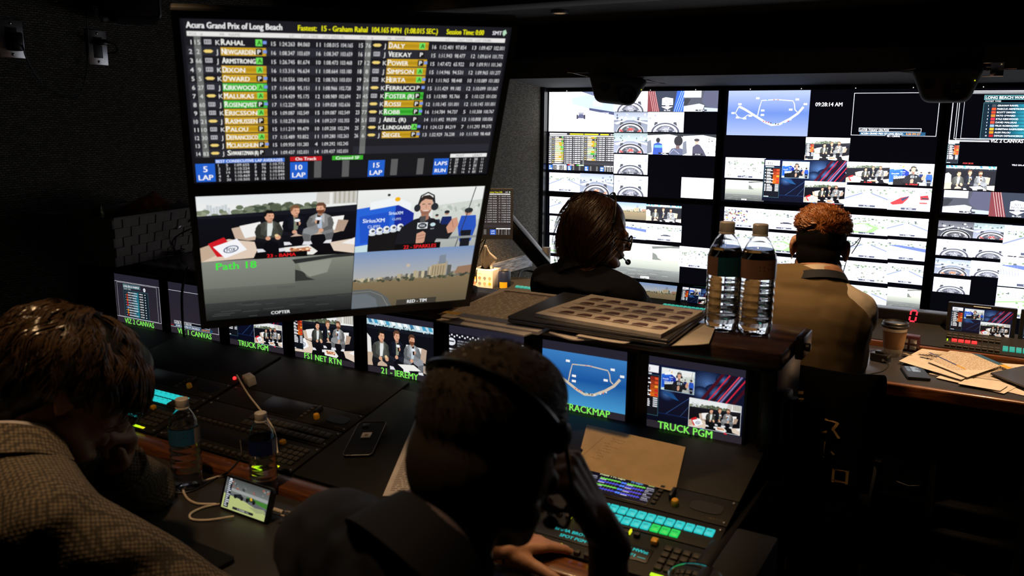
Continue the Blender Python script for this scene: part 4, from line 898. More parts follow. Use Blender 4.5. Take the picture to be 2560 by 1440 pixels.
# ------------------------------------------------------------------ the second-row console
CX0, CX1 = XL+.01, -0.402
YF = 1.868                                     # face of the little monitors
SA, SB = np.array([0, 1.36, .765]), np.array([0, 1.84, .865])
SD = (SB-SA)/np.linalg.norm(SB-SA); SN = np.array([0, -SD[2], SD[1]])
SLOPE = frame((0, SA[1], SA[2]), (1, 0, 0), tuple(SD), tuple(SN))   # local x = along the row, y = up the slope, z = off its face
def on_slope(px, py, h=0.0):
    p = on_plane(px, py, SA+SN*h, SN); return (p[0], float(np.dot(p-SA, SD)))
t = thing('console_cabinet', 'long black second-row console with sloping panel face and monitor strip', 'console', (-1.6, 1.8, 0))
MB().prism([(1.44, .0), (2.10, .0), (2.10, 1.055), (1.885, 1.055), (1.885, .862), (1.845, .862), (1.36, .760), (1.36, .70), (1.44, .66)], 0, CX0, CX1-.02).build('body', 'rack_grey', t, smooth=False)
MB().box((CX1-.02, 1.365, 0), (CX1+.012, 2.10, .80), .006).box((CX1-.02, 1.845, .79), (CX1+.012, 2.10, 1.055), .006).build('end_panel', 'satin_black', t)
MB().box((CX1+.013, 1.36, .0), (CX1+.095, 1.57, .807), .006).build('side_cabinet', 'rack_grey', t)
m = MB()
for k in range(9): x = -2.745+k*.2915; m.box((x-.018, YF-.002, .835), (x+.006, 1.885, 1.055))
m.box((CX0, YF-.002, 1.043), (CX1, 1.885, 1.056)).box((CX0, YF-.002, .835), (CX1, 1.885, .846)).build('monitor_surround', 'bezel', t)
top = MB().box((CX0, 1.835, 1.058), (CX1+.02, 2.115, 1.1), .008).build('console_worktop', 'wood_top', base=(-1.6, 2.0, 1.06))
tag(top, 'dark polished wooden shelf top of the second-row console', 'worktop')
t = thing('console_desk', 'dark laminate desk of the second row with reddish wooden strip behind', 'desk', (-1.6, 1.1, .72))
MB().box((CX0, .90, .715), (-.31, 1.296, .75), .005).build('desktop', 'desk_laminate', t)
MB().box((CX0, 1.297, .70), (CX1-.03, 1.358, .766), .006).build('wooden_strip', 'wood_trim', t)
m = MB()
for x in (-2.75, -1.75, -.56): m.box((x-.02, 1.0, 0), (x+.02, 1.29, .714))
m.build('support', 'rack_grey', t)

# eight little monitors in the strip
PITCH = .2893; DW, DH = .258, .188
def green(p, st, fit=.5, x=.47): p.text(x, .95, .098, st, (130, 240, 90), True, fit=fit, align='c')
def cm_viz2(p): viz2(p.sub(.02, .13, .98, .86)); green(p, 'VIZ 2 CANVAS', .62, .5)
def cm_viz1(p): viz1(p.sub(.02, .13, .98, .86)); green(p, 'VIZ 1 CANVAS', .66, .5); p.rect(.03, .8, .1, .81, (180, 30, 40))
def cm_pgm(p): pgm(p.sub(.0, .1, 1, .86)); green(p, 'TRUCK PGM', .52)
def cm_fs1(p): couch(p.sub(0, .1, 1, .86)); tower(p.sub(.02, .16, .2, .82)); green(p, 'FS1 NET RTN', .58, .5)
def cm_jer(p): couch(p.sub(0, .1, 1, .86), None, True); green(p, '21 - JEREMY', .56, .52)
def cm_lead(p): leaderboard(p.sub(.0, .12, 1, .9)); green(p, 'LEADERS', .4)
def cm_map(p): trackmap(p.sub(0, .13, 1, .86)); green(p, 'TRACKMAP', .50, .585)
CM = [(cm_viz2, 'leftmost little console monitor, listing the fastest warmup times'), (cm_viz1, 'little console monitor with an almost empty frame and later-today caption'), (cm_pgm, 'little console monitor labelled TRUCK PGM under the left of the hanging screen'),
      (cm_fs1, 'little console monitor labelled FS1 NET RTN'), (cm_jer, 'little console monitor labelled 21 - JEREMY showing three seated men close up'), (cm_lead, 'little console monitor with chequered header behind the head in headphones'),
      (cm_map, 'little console monitor labelled TRACKMAP with blue circuit map'), (cm_pgm, 'rightmost little console monitor, labelled TRUCK PGM, at the console end')]
for k, (fn, lb) in enumerate(CM):
    x0 = -.7225 - (7-k)*PITCH; zt = 1.0415
    t = thing('console_monitor', lb, 'monitor', (x0+DW/2, YF, zt-DH), 'little monitors in the console strip')
    e = .006
    m = MB(); z0 = zt-DH; x1 = x0+DW
    for a, b in (((x0-e, YF-.004, zt), (x1+e, YF+.012, zt+e*.3)), ((x0-e, YF-.003, z0-e*1.4), (x1+e, YF+.012, z0)), ((x0-e, YF-.004, z0), (x0, YF+.012, zt)), ((x1, YF-.004, z0), (x1+e, YF+.012, zt))): m.box(a, b)
    m.box((x0, YF+.002, z0), (x1, YF+.012, zt)).build('bezel', 'satin_black', t, smooth=False)
    cv = Canvas(DW, DH); p = cv.pic(); p.rect(0, 0, 1, 1, (37, 35, 48), (44, 38, 46)); fn(p)
    cv.mesh('screen', 'screen', frame((x0+DW/2, YF, zt-DH/2), (1, 0, 0), (0, 1, 0), (0, 0, 1)), t)

# rack panels on the slope
def label_tx(cvp, *a, **k): cvp.text(*a, **k)
def keypanel(x1, label, rowa, rowb, vfd, lev_lit, pad_led, orange=False, dim=False):
    """one 19-inch bay: intercom panel with two rows of legend keys, lever keys, display and keypad. x1 = right edge"""
    x0 = x1-.482; T = SLOPE
    t = thing('intercom_panel', label, 'intercom panel', tuple(SLOPE @ Vector(((x0+x1)/2, .1, 0))), 'intercom panels across the console')
    MB(T).box((x0, .002, -.004), (x1, .118, .004), .0015).box((x0, .121, -.004), (x1, .196, .004), .0015).build('faceplate', 'rack_grey', t)
    # legend keys
    pitch = .0204; proto = {}
    for r, row in enumerate((rowa, rowb)):
        s = .1665 - r*.0285
        for i, c in enumerate(row):
            if c == '.': continue
            xc = x1-.0245-pitch*(len(row)-1-i)
            m = MB(T).box((xc-.0088, s-.0105, .004), (xc+.0088, s+.0105, .0085), .0014)
            o = m.build('key', {'c': 'key_cyan', 'g': 'key_green', 'o': 'key_orange', 'd': 'key_dark'}[c], t)
            if c in 'go': o['label'] = {'g': 'green lit key', 'o': 'orange lit key'}[c]
            if c != 'd':
                cv = Canvas(.0176, .021, 2e-5); p = cv.pic(); rng = random.Random(int(xc*1e4)+r)
                p.text(.5, .5, .2, rng.choice(('IFB', 'PL', 'PROD', 'TD', 'AUD', 'SPOT', 'REF', 'GFX', 'PIT')), (10, 60, 70), fit=.6, align='c')
                cv.mesh('legend', 'printed', T @ frame((xc, s, .0087), (1, 0, 0), (0, 0, -1), (0, 1, 0)), o)
    # lever keys and their lights
    ml = MB(T)
    for r, s in enumerate((.102, .008)):
        m = MB(T)
        for i in range(15):
            x = x0+.03+i*.0215
            m.box((x-.006, s-.004, .004), (x+.006, s+.006, .013), .0015)
            if (r, i) in lev_lit: ml.box((x+.005, s-.003, .006), (x+.0085, s+.009, .0135), .001)
        m.build('lever_row', 'key_grey', t)
    if ml.v: ml.build('lever_light', 'led_yellow', t)
    # vacuum display
    MB(T).box((x0+.02, .036, .002), (x1-.105, .076, .006), .001).build('display_window', 'bezel', t)
    cv = Canvas(.30, .032, 2e-5); p = cv.pic()
    for j, st in enumerate(vfd):
        if st: p.text(.995, .42+.5*j, .27, st, (40, 215, 215), True, fit=.95, align='r')
    if len(cv.v): cv.mesh('display', 'screen_dim', T @ frame((x1-.26, .056, .0064), (1, 0, 0), (0, 0, -1), (0, 1, 0)), t)
    # keypad
    m = MB(T)
    for i in range(4):
        for j in range(4): m.box((x1-.088+i*.0185, .026+j*.0185, .004), (x1-.073+i*.0185, .0405+j*.0185, .010), .002)
    m.build('keypad', 'key_grey', t)
    if pad_led: MB(T).box((x1-.088, .008, .004), (x1-.062, .0155, .0066), .001).build('level_light', 'led_green', t); MB(T).box((x1-.062, .008, .004), (x1-.044, .0155, .006), .001).build('level_bar', 'led_yellow' if pad_led > 1 else 'key_grey', t)
    MB(T).box((x1-.118, .088, .004), (x1-.104, .103, .016), .003).build('rotary_knob', 'yellow_plastic', t)
    m = MB(T)
    for s in (.014, .106, .134, .184):
        for x in (x0+.008, x1-.008): m.ell((x, s, .0045), (.004, .004, .0022), nu=10, nv=6)
    m.build('rack_screws', 'grey_metal', t)
    return t, x0
def talkpanel(x1, label, lit):
    """the blank-faced panel above: small graphic display, monitor speaker grille, toggle and yellow knob"""
    x0 = x1-.482; T = SLOPE
    t = thing('speaker_unit', label, 'rack panel', tuple(SLOPE @ Vector(((x0+x1)/2, .24, 0))), 'speaker panels across the console')
    MB(T).box((x0, .199, -.004), (x1, .285, .004), .0015).build('faceplate', 'rack_grey', t)
    MB(T).box((x1-.325, .204, .002), (x1-.17, .278, .0055), .001).build('display_window', 'bezel', t)
    if lit:
        cv = Canvas(.15, .07, 2e-5); p = cv.pic(); p.rect(0, 0, 1, 1, (10, 8, 26))
        p.text(.12, .13, .09, 'Preset 1 P2 Right', (235, 240, 180), True, fit=.4); p.text(.62, .16, .08, 'P2 Right', (120, 180, 250), True, fit=.2); p.text(.88, .14, .06, '00/00', (200, 230, 140), True, fit=.1)
        for x0_, x1_, lx in ((.16, .48, 0), (.58, .86, .88)):
            for i, (y, c, full) in enumerate(((.26, (110, 235, 70), 1), (.42, (70, 70, 235), .8), (.6, (110, 235, 70) if lx == 0 else (90, 70, 235), 1), (.78, (70, 70, 235), .9))):
                for k in range(7): p.rect(x0_+k*(x1_-x0_)/7, y-.06, x0_+k*(x1_-x0_)/7+.008, y+.08, (120, 124, 130))
                p.rect(x0_, y-.015, x1_, y+.035, c); p.oval(x1_+.03 if lx == 0 else x0_-.03, y+.02, .022, .05, (80, 130, 250)); p.rect(x0_, y+.05, x0_+.1, y+.08, (215, 215, 245))
                p.text(lx if lx else .0, y+.02, .06, ('BOOTH', 'PIT', 'IFB', 'TALK')[i], (215, 215, 230), True, fit=.1); p.text(lx if lx else .0, y+.1, .05, 'TALKBACK', (200, 200, 225), False, fit=.12)
        cv.mesh('display', 'screen', T @ frame((x1-.2475, .241, .006), (1, 0, 0), (0, 0, -1), (0, 1, 0)), t)
    m = MB(T)
    for i in range(5): m.box((x1-.165, .212+i*.014, .004), (x1-.155, .221+i*.014, .009), .001)
    m.build('select_keys', 'key_grey', t)
    MB(T).box((x1-.135, .236, .004), (x1-.127, .268, .020), .003).build('toggle', 'black_plastic', t)
    MB(T @ Matrix.Translation((x1-.117, .228, .004))).lathe([(.008, 0), (.008, .010), (.0065, .013), (0.001, .013)], 16).build('yellow_knob', 'yellow_plastic', t)
    m = MB(T); pts = []
    for k in range(24):
        a = 2*math.pi*k/24; pts.append((x1-.055+.034*abs(math.cos(a))**.6*math.copysign(1, math.cos(a)), .243+.018*abs(math.sin(a))**.6*math.copysign(1, math.sin(a))))
    m.prism(pts, 2, .0035, .0055).build('speaker_grille', 'bezel', t)
    cv = Canvas(.06, .01, 2e-5); cv.pic().text(0, .9, .7, 'WATCH', (90, 80, 70), True, fit=.5); cv.mesh('marking', 'printed', T @ frame((x1-.012, .213, .0043), (1, 0, 0), (0, 0, -1), (0, 1, 0)), t)
    m = MB(T)
    for s in (.208, .276):
        for x in (x0+.008, x1-.008): m.ell((x, s, .0045), (.004, .004, .0022), nu=10, nv=6)
    m.build('rack_screws', 'grey_metal', t)
    MB(T).box((x0, .288, -.004), (x1, .484, .003), .0015).build('blank_plate', 'rack_grey', t)
keypanel(-.405, 'lit intercom panel at the console right end, cyan keys with three green ones', 'doccccccccccccc'[:14], 'ccccccccggg...', ('IV EMMA BROW SARA A1   STAT MWat', 'SPOT PGM+ TAPE RF1M CNF1 ----'), {(0, 7), (0, 13), (1, 5), (1, 8), (1, 11)}, 1)
keypanel(-1.395, 'unlit intercom panel behind the water bottle with navy label', 'dddddddddddddd', 'dddddddddddddd', ('', ''), set(), 2)
keypanel(-1.893, 'lit intercom panel in front of the long-haired person, all keys cyan', 'ccccccccccdd', 'ccccccccdddd', ('- - - - - -   -  - - - -', 'REF 1003 PRMN -- -- -- PIC NGO'), {(0, 12), (1, 9)}, 2)
talkpanel(-.405, 'speaker panel with small lit level display, below the brown note', True)
talkpanel(-1.395, 'dark speaker panel with yellow knob, under the white charging cable', False)
talkpanel(-1.893, 'dark speaker panel beside the white charger plug', False)
# drawer front between the bays
MB(SLOPE).box((-1.388, .004, -.003), (-.895, .44, .004), .002).build('blank_panel', 'rack_grey', base=tuple(SLOPE @ Vector((-1.14, .2, 0))))
tag(bpy.data.objects['blank_panel'], 'plain dark panel under the phone in the clear case', 'rack panel')

# ------------------------------------------------------------------ the two stacked screens on a jointed arm over the second row
HX, HY = Vector((.6407, .7676, .0159)), Vector((.3722, -.3286, .868))
HX.normalize(); HY = (HY-HX*HY.dot(HX)).normalized(); HN = HX.cross(HY)        # HN points at the seated crew
HC = Vector((-1.1111, 1.2939, 1.6211)); HW, HH, HGAP = .600, .3375, .3665
def big_timing(p): timing(p.sub(.008, .008, .992, .992))
def quad_view(p):
    couch(p.sub(0, 0, .5325, .5), '23 - BAMA'); reporter(p.sub(.5345, 0, 1, .5), '22 - SPARKLES'); copter(p.sub(0, .5, .5325, 1)); beach(p.sub(.5345, .5, 1, 1))
for k, (nm, lb, fn) in enumerate((('upper', 'upper of the two stacked tilted monitors, showing the race timing table', big_timing), ('lower', 'lower of the two stacked tilted monitors, split into four camera views', quad_view))):
    c = HC - HY*(HGAP*k)
    T = frame(c, HX, -HN, HY)
    t = thing('hanging_monitor', lb, 'monitor', c-HN*.02, 'stacked monitors on the arm')
    e, eb = .013, (.0145 if k == 0 else .02); et = .0145
    m = MB(T); w, h = HW/2, HH/2
    m.box((-w-e, .003, -h-eb), (w+e, .026, h+et), .004).build('back_shell', 'black_plastic', t)
    MB(T).box((-w*.6, .026, -h*.6), (w*.6, .045, h*.6), .01).build('electronics_cover', 'black_plastic', t)
    m = MB(T)
    for a, b in (((-w-e, -.004, h), (w+e, .006, h+et)), ((-w-e, -.004, -h-eb), (w+e, .006, -h)), ((-w-e, -.004, -h), (-w, .006, h)), ((w, -.004, -h), (w+e, .006, h))): m.box(a, b)
    m.build('bezel', 'bezel', t, smooth=False)
    cv = Canvas(HW, HH); p = cv.pic(); p.rect(0, 0, 1, 1, (20, 20, 26)); fn(p)
    cv.mesh('screen', 'screen', T, t)
t = thing('monitor_stand', 'black jointed arm and pole behind the two stacked monitors', 'monitor arm', (-1.35, 2.02, 1.1))
b1 = HC-HN*.055; b2 = HC-HY*HGAP-HN*.055
MB(move((-1.35, 2.02, 1.1))).lathe([(.055, 0), (.055, .012), (.02, .02)], 24).build('base_plate', 'black_plastic', t)
MB().tube([(-1.35, 2.02, 1.112), (-1.35, 2.02, 1.50)], .019, 16).build('pole', 'black_plastic', t)
MB().tube([tuple(b1+HY*.06), tuple(b2-HY*.06)], .022, 12).build('spine', 'black_plastic', t)
MB().tube([(-1.35, 2.02, 1.44), (-1.55, 1.75, 1.46), tuple((b1+b2)/2-HN*.02)], .02, 12).build('swing_arm', 'black_plastic', t)
m = MB()
for b in (b1, b2): m.box((-.05, .0, -.05), (.05, .012, .05), .002, T=frame(b+HN*.012, HX, -HN, HY))
m.build('mounting_plates', 'black_plastic', t)

# ------------------------------------------------------------------ bottles
def bottle(loc, h, level, label, cap, labelcol, group, ribs=True, lab=''):
    s = h/.205; r = .0325*s
    t = thing('water_bottle', label, 'bottle', loc, group)
    T = move(loc)
    rib = (lambda a, z: .03*math.sin(z/s*520)*(1 if .015*s < z < .10*s else 0)) if ribs else None
    prof = [(.002, .004*s), (.018*s, .0015*s), (.027*s, .0), (.031*s, .004*s), (r, .012*s)]
    prof += [(r*(1+.022*math.sin(k*1.57)), (.014+k*.0036)*s) for k in range(1, 25)]
    prof += [(r, .104*s), (r*1.01, .106*s), (r*1.01, .142*s), (r*.98, .146*s), (r*.84, .158*s), (r*.62, .172*s), (r*.43, .181*s), (r*.40, .184*s), (r*.40, .188*s)]
    inn = [(max(x-.0009*s, .0008), z+.0009*s if z < .18*s else z) for x, z in prof[::-1]]
    MB(T).lathe([(.0005, prof[0][1])]+prof+inn+[(.0005, prof[0][1]+.0009*s)], 40, cap=False).build('bottle_body', 'clear_plastic', t)
    wp = [(x-.0011*s, z+.0011*s) for x, z in prof if z < level*h]; wp[0] = (.001, wp[0][1]); lr = wp[-1][0]
    MB(T).lathe(wp+[(.0005, wp[-1][1])], 40, cap=True).build('water', 'water', t)
    m = MB(T); m.lathe([(.0135*s, .186*s), (.0142*s, .187*s), (.0142*s, .2035*s), (.0125*s, .205*s), (.001, .205*s)], 30, rib=lambda a, z: .02*math.sin(a*30)); m.build('cap', 'white_plastic', t); MB(T).lathe([(.0138*s, .1825*s), (.0148*s, .183*s), (.0148*s, .1853*s), (.0138*s, .186*s)], 24).build('neck_ring', 'white_plastic', t)
    # wrap-round label, plain on one side, printed on the other
    rl = r*1.018; cv = Canvas(2*math.pi*rl, .036*s, 1e-5); p = cv.pic()
    for c0, c1, cc in labelcol: p.rect(c0, 0, c1, 1, cc)
    if lab: p.text(.36, .42, .2, lab, (170, 190, 200), fit=.2); p.text(.33, .72, .13, 'PURIFIED WATER', (150, 175, 190), fit=.2)
    rng = random.Random(3)
    for k in range(10): x = rng.choice((.04, .12, .72, .8, .88)); y = rng.uniform(.15, .8); p.rect(x, y, x+.05, y+.05, (60, 44, 36))
    n0 = len(cv.v)
    # bend the flat label round the bottle: cut it into narrow upright strips first
    m = MB(T); 
    strips = 48; me_v, me_f, cols = [], [], []
    for k in range(strips):
        u0, u1 = k/strips, (k+1)/strips
        cc = next((c for a, b, c in labelcol if a <= (u0+u1)/2 < b), labelcol[-1][2])
        o = len(me_v)
        for u, v in ((u0, 0), (u1, 0), (u1, 1), (u0, 1)):
            a = 2*math.pi*u; me_v.append(tuple(T @ Vector((rl*math.cos(a), rl*math.sin(a), .106*s+.036*s*(1-v)))))
        me_f.append((o, o+1, o+2, o+3)); cols.append(p.col(cc))
    for f, c in zip(cv.f, cv.c):
        P = [cv.v[i] for i in f]
        if max(q[0] for q in P)-min(q[0] for q in P) > .012*s: continue
        o = len(me_v)
        for (x, y, z) in P:
            a = 2*math.pi*(x/cv.W+.5); rr = rl+.0003-y; me_v.append(tuple(T @ Vector((rr*math.cos(a), rr*math.sin(a), .124*s+z))))
        me_f.append(tuple(range(o, len(me_v)))); cols.append(c[0])
    me = bpy.data.meshes.new('label'); off = world_loc(t); me.from_pydata([tuple(Vector(v)-off) for v in me_v], [], me_f)
    at = me.color_attributes.new('Col', 'FLOAT_COLOR', 'CORNER'); fl = []
    for f, c in zip(me_f, cols): fl += [c[0], c[1], c[2], 1.0]*len(f)
    at.data.foreach_set('color', fl); me.update(); me.materials.append(MATS['printed_gloss'])
    o = bpy.data.objects.new('label', me); COL.objects.link(o); o.parent = t
    return t
tb = on_z(1800, 824, 1.1); bottle((tb[0], tb[1]+.012, 1.1), .262, .80, 'tall full water bottle on the wooden shelf top, left one of the pair', 'w', [(0, .3, (120, 90, 74)), (.3, .72, (120, 90, 74)), (.72, .96, (24, 70, 84)), (.96, 1.01, (120, 90, 74))], 'full bottles on the console top')
tb = on_z(1881, 834, 1.1); bottle((tb[0], tb[1]+.012, 1.1), .262, .80, 'tall full water bottle at the end of the wooden shelf top, right of the pair', 'w', [(0, .56, (124, 92, 74)), (.56, .6, (24, 60, 84)), (.6, 1.01, (124, 92, 74))], 'full bottles on the console top')
tb = on_z(470, 1215, .75); bottle((tb[0], tb[1], .75), .215, .70, 'water bottle with pale blue label on the desk beside the long-haired person', 'w', [(0, .22, (150, 140, 135)), (.22, .7, (36, 110, 150)), (.7, 1.01, (40, 90, 130))], 'bottles on the second-row desk', lab='Smooth')
tb = on_z(662, 1232, .75); bottle((tb[0], tb[1], .75), .195, .66, 'water bottle with dark navy label behind the propped phone', 'w', [(0, .34, (150, 150, 160)), (.34, 1.01, (22, 34, 84))], 'bottles on the second-row desk')

# ------------------------------------------------------------------ phones
def phone(T, w, h, label, cat_group, draw=None, case='black_plastic', screen='screen', loc=None):
    t = thing('smartphone', label, 'phone', loc if loc is not None else T.translation, cat_group)
    bm = bmesh.new(); m = MB(T)
    pts = []; r = .011
    for cx, cy, a0 in ((w/2-r, h/2-r, 0), (-w/2+r, h/2-r, 90), (-w/2+r, -h/2+r, 180), (w/2-r, -h/2+r, 270)):
        for k in range(6): a = math.radians(a0+k*18); pts.append((cx+r*math.cos(a), cy+r*math.sin(a)))
    m.prism([(x, y) for x, y in pts], 1, 0, .0095); m.build('case', case, t)
    MB(T).box((-w/2+.003, -.0008, -h/2+.003), (w/2-.003, 0, h/2-.003)).build('glass_front', 'bezel', t, smooth=False)
    if draw:
        cv = Canvas(w-.016, h-.008, 1e-5); p = cv.pic(); draw(p); cv.mesh('screen', screen, T @ Matrix.Translation((0, -.0012, 0)), t)
    return t
def race_video(p):
    p.rect(0, 0, 1, 1, (112, 116, 112)); p.rect(0, 0, 1, .3, (70, 74, 74), (104, 108, 106)); rng = random.Random(5)
    p.blobs(rng, 26, .15, .05, 1, .3, .02, .04, [(96, 98, 98), (130, 132, 130), (60, 64, 66), (150, 90, 70)])
    p.poly([(0, .3), (1, .34), (1, .44), (.2, .4)], (150, 154, 152)); p.poly([(.5, .42), (1, .46), (1, .62), (.6, .52)], (62, 120, 48)); p.poly([(0, .46), (.6, .5), (1, .64), (1, .72), (0, .56)], (92, 94, 100)); p.poly([(0, .52), (.5, .6), (1, .8), (1, 1), (0, 1)], (176, 186, 120)); p.poly([(.6, .72), (.95, .66), (1, .76), (.8, .84)], (150, 158, 116))
    for x, c in ((.34, (30, 34, 38)), (.62, (40, 60, 40))):
        p.poly([(x-.11, .48), (x+.04, .42), (x+.12, .5), (x+.1, .56), (x-.1, .56)], c); p.oval(x-.07, .54, .035, .06, (20, 20, 22)); p.oval(x+.08, .55, .035, .06, (20, 20, 22))
    p.poly([(.6, .44), (.64, .42), (.66, .5), (.62, .52)], (220, 170, 40)); p.rect(.04, .0, .15, .96, (26, 30, 38))
    for i in range(14): p.rect(.055, .08+i*.062, .07+.06*rng.random()+.02, .115+i*.062, (196, 200, 206))
    p.oval(.1, .04, .03, .03, (235, 235, 238)); p.rect(.26, .87, .74, .95, (30, 34, 40)); p.text(.5, .935, .05, '3  O\'WARD  +1.2', (225, 225, 228), fit=.4, align='c'); return p
pc = Vector(on_z(612, 1290, .752)); R = Vector((.70, .70, 0)).normalized(); R = Vector((math.cos(-.12), math.sin(-.12), 0))
pl_, pr_ = Vector(on_z(545, 1268, .752)), Vector(on_z(668, 1312, .752))
R = (pr_-pl_).normalized(); lean = math.radians(20); back = Vector((-R.y, R.x, 0)); up = (Vector((0, 0, 1))*math.cos(lean) + back*math.sin(lean)).normalized(); bk = R.cross(up)*-1
bk = up.cross(R); bk = bk if bk.dot(back) > 0 else -bk
pw = (pr_-pl_).length*1.06
T = frame((pl_+pr_)/2+up*.037, R, bk, up)
t = phone(T, .150, .074, 'phone propped on its side playing a race video', 'phones', race_video, loc=(pl_+pr_)/2)
mm = (pl_+pr_)/2
MB().box((-.03, .012, -.0365), (.03, .05, -.032), .001, T=T @ Matrix.Rotation(0, 4, 'X')).tube([tuple(mm+back*.028+up*.05-R*.02), tuple(mm+back*.06-R*.02+Vector((0, 0, .002)))], .003, 6).tube([tuple(mm+back*.028+up*.05+R*.02), tuple(mm+back*.06+R*.02+Vector((0, 0, .002)))], .003, 6).build('kickstand', 'black_plastic', t)
# dark phone under the sleeve
a, b = Vector(on_z(470, 1360, .7515)), Vector(on_z(575, 1402, .7515)); y_ = (b-a).normalized()
phone(frame((a+b)/2+Vector((0, 0, .0085))-Vector((-y_.y, y_.x, 0))*.03, (y_.y, -y_.x, 0), (0, 0, -1), y_), .072, .148, 'black phone lying dark beside the checked sleeve', 'phones')
# phone in a see-through case lying on the blank panel
T0 = SLOPE @ frame((-1.313, .187, .0125), Vector((.9, .40, 0)).normalized(), (0, 0, -1), Vector((-.40, .9, 0)).normalized())
t = thing('smartphone', 'phone face down in a clear case on the plain sloping panel', 'phone', T0.translation, 'phones')
m = MB(T0); pts = []
for cx, cy, a0 in ((.026, .066, 0), (-.026, .066, 90), (-.026, -.066, 180), (.026, -.066, 270)):
    for k in range(6): a = math.radians(a0+k*18); pts.append((cx+.011*math.cos(a), cy+.011*math.sin(a)))
m.prism(pts, 1, .001, .0095).build('case', 'satin_black', t)
m = MB(T0)
for i in range(len(pts)):
    p, q = pts[i], pts[(i+1) % len(pts)]; m.tube([(p[0], .001, p[1]), (q[0], .001, q[1])], .0012, 6)
m.build('case_edge', 'grey_metal', t)
MB(T0).box((-.012, -.0004, .0), (.012, .001, .024), .0003).build('sticker', 'white_plastic', t); MB(T0).box((-.004, -.0007, .008), (.004, .0, .016)).build('sticker_print', 'card_brown', t)
MB(T0).box((-.022, -.001, .048), (-.004, .001, .068), .0008).build('camera_plate', 'bezel', t)

# white charging cable, plug and charger
pts = [Vector(SLOPE @ Vector((on_slope(592, 938, .02)[0], on_slope(592, 938, .02)[1], .02)))]
for x, y, h in ((620, 985, .014), (655, 1030, .014), (683, 1072, .02), (691, 1112, .02)): q = on_slope(x, y, h); pts.append(SLOPE @ Vector((q[0], q[1], h)))
pts += [Vector(on_z(692, 1168, .752+.004)), Vector(on_z(640, 1172, .754)), Vector(on_z(560, 1188, .754)), Vector(on_z(500, 1205, .754)), Vector(on_z(461, 1216, .754)), Vector(on_z(464, 1240, .754)), Vector(on_z(490, 1258, .754)), Vector(on_z(540, 1260, .754))]
m = MB().tube(spline(pts, 8), .0026, 8); o = m.build('charging_cable', 'cable_white', base=tuple(pts[5]))
tag(o, 'white charging cable running from the charger plug past the bottles', 'cable')
pts = [Vector(on_z(560, 1258, .754)), Vector(on_z(510, 1268, .754)), Vector(on_z(477, 1284, .754)), Vector(on_z(480, 1298, .754)), Vector(on_z(520, 1300, .754)), Vector(on_z(585, 1291, .754))]
o = MB().tube(spline(pts, 8), .0026, 8).build('charging_cable', 'cable_white', base=tuple(pts[2])); tag(o, 'short loop of white cable on the desk in front of the propped phone', 'cable')
pts = [pr_+up*.035+R*.015, pr_+up*.034+R*.03, Vector(on_z(720, 1280, .756)), Vector(on_z(765, 1288, .756)), Vector(on_z(768, 1296, .756)), Vector(on_z(725, 1292, .756)), Vector(on_z(660, 1278, .756))]
t = thing('charging_lead', 'white lead with thick plug in the side of the propped phone', 'cable', tuple(pts[2]))
MB().tube(spline(pts, 8), .0024, 8).build('lead', 'cable_white', t); MB().tube([pts[0]-R*.004, pts[0]+R*.022], .0045, 10).build('plug', 'cable_white', t)
q = on_slope(622, 950, .015); T = SLOPE @ frame((q[0], q[1], .008), Vector((.93, -.36, 0)).normalized(), Vector((.36, .93, 0)).normalized(), (0, 0, 1))
t = thing('usb_charger', 'small white wall-plug charger with a red light on the left panel', 'charger', T.translation)
MB(T).box((-.014, -.013, -.004), (.026, .013, .024), .003).build('charger_body', 'white_plastic', t); MB(T).box((-.030, -.006, .004), (-.013, .006, .014), .002).build('plug', 'cable_white', t)
q = on_slope(586, 944, .008); m = MB(); m.ell(tuple(SLOPE @ Vector((q[0], q[1], .006))), (.0055, .0055, .0055), nu=12, nv=8); m.build('indicator_light', 'led_red', t)
# thin black lead over the desk
pts = [Vector(on_z(600, 1100, .80)), Vector(on_z(602, 1140, .77)), Vector(on_z(575, 1175, .768)), Vector(on_z(545, 1192, .754)), Vector(on_z(470, 1230, .753)), Vector(on_z(380, 1225, .753)), Vector(on_z(330, 1205, .753)), Vector(on_z(360, 1160, .753))]
o = MB().tube(spline(pts, 8), .0022, 6).build('thin_lead', 'cable_black', base=tuple(pts[3])); tag(o, 'thin black lead curling over the desk behind the pale blue bottle', 'cable')

# ------------------------------------------------------------------ paper on the slope and on the shelf top
def slab(corners, th, name, mat, label=None, cat=None, group=None, curl=0.0, parent=None, n=10):
    """thin sheet or stack on four corners (in order), bowed a little; th = thickness upward"""
    c = [Vector(p) for p in corners]; vs, fs = [], []
    nrm = (c[1]-c[0]).cross(c[3]-c[0]).normalized(); nrm = nrm if nrm.z > 0 else -nrm
    for lay in (0, 1):
        for i in range(n+1):
            for j in range(n+1):
                u, v = i/n, j/n; p = c[0]*(1-u)*(1-v)+c[1]*u*(1-v)+c[2]*u*v+c[3]*(1-u)*v
                p = p + nrm*(th*lay + curl*((2*u-1)**4+(2*v-1)**4)/2*(1+.3*math.sin(7*u+3*v))); vs.append(p)
    N = (n+1)**2; I = lambda i, j: i*(n+1)+j
    for i in range(n):
        for j in range(n): fs += [(I(i, j), I(i, j+1), I(i+1, j+1), I(i+1, j)), (N+I(i, j), N+I(i+1, j), N+I(i+1, j+1), N+I(i, j+1))]
    for k in range(n):
        for a, b in ((I(k, 0), I(k+1, 0)), (I(k+1, n), I(k, n)), (I(0, k+1), I(0, k)), (I(n, k), I(n, k+1))): fs.append((a, b, N+b, N+a))
    o = MB().add(vs, fs).build(name, mat, parent, base=tuple(c[0]) if parent is None else None)
    return tag(o, label, cat, group) if parent is None else o
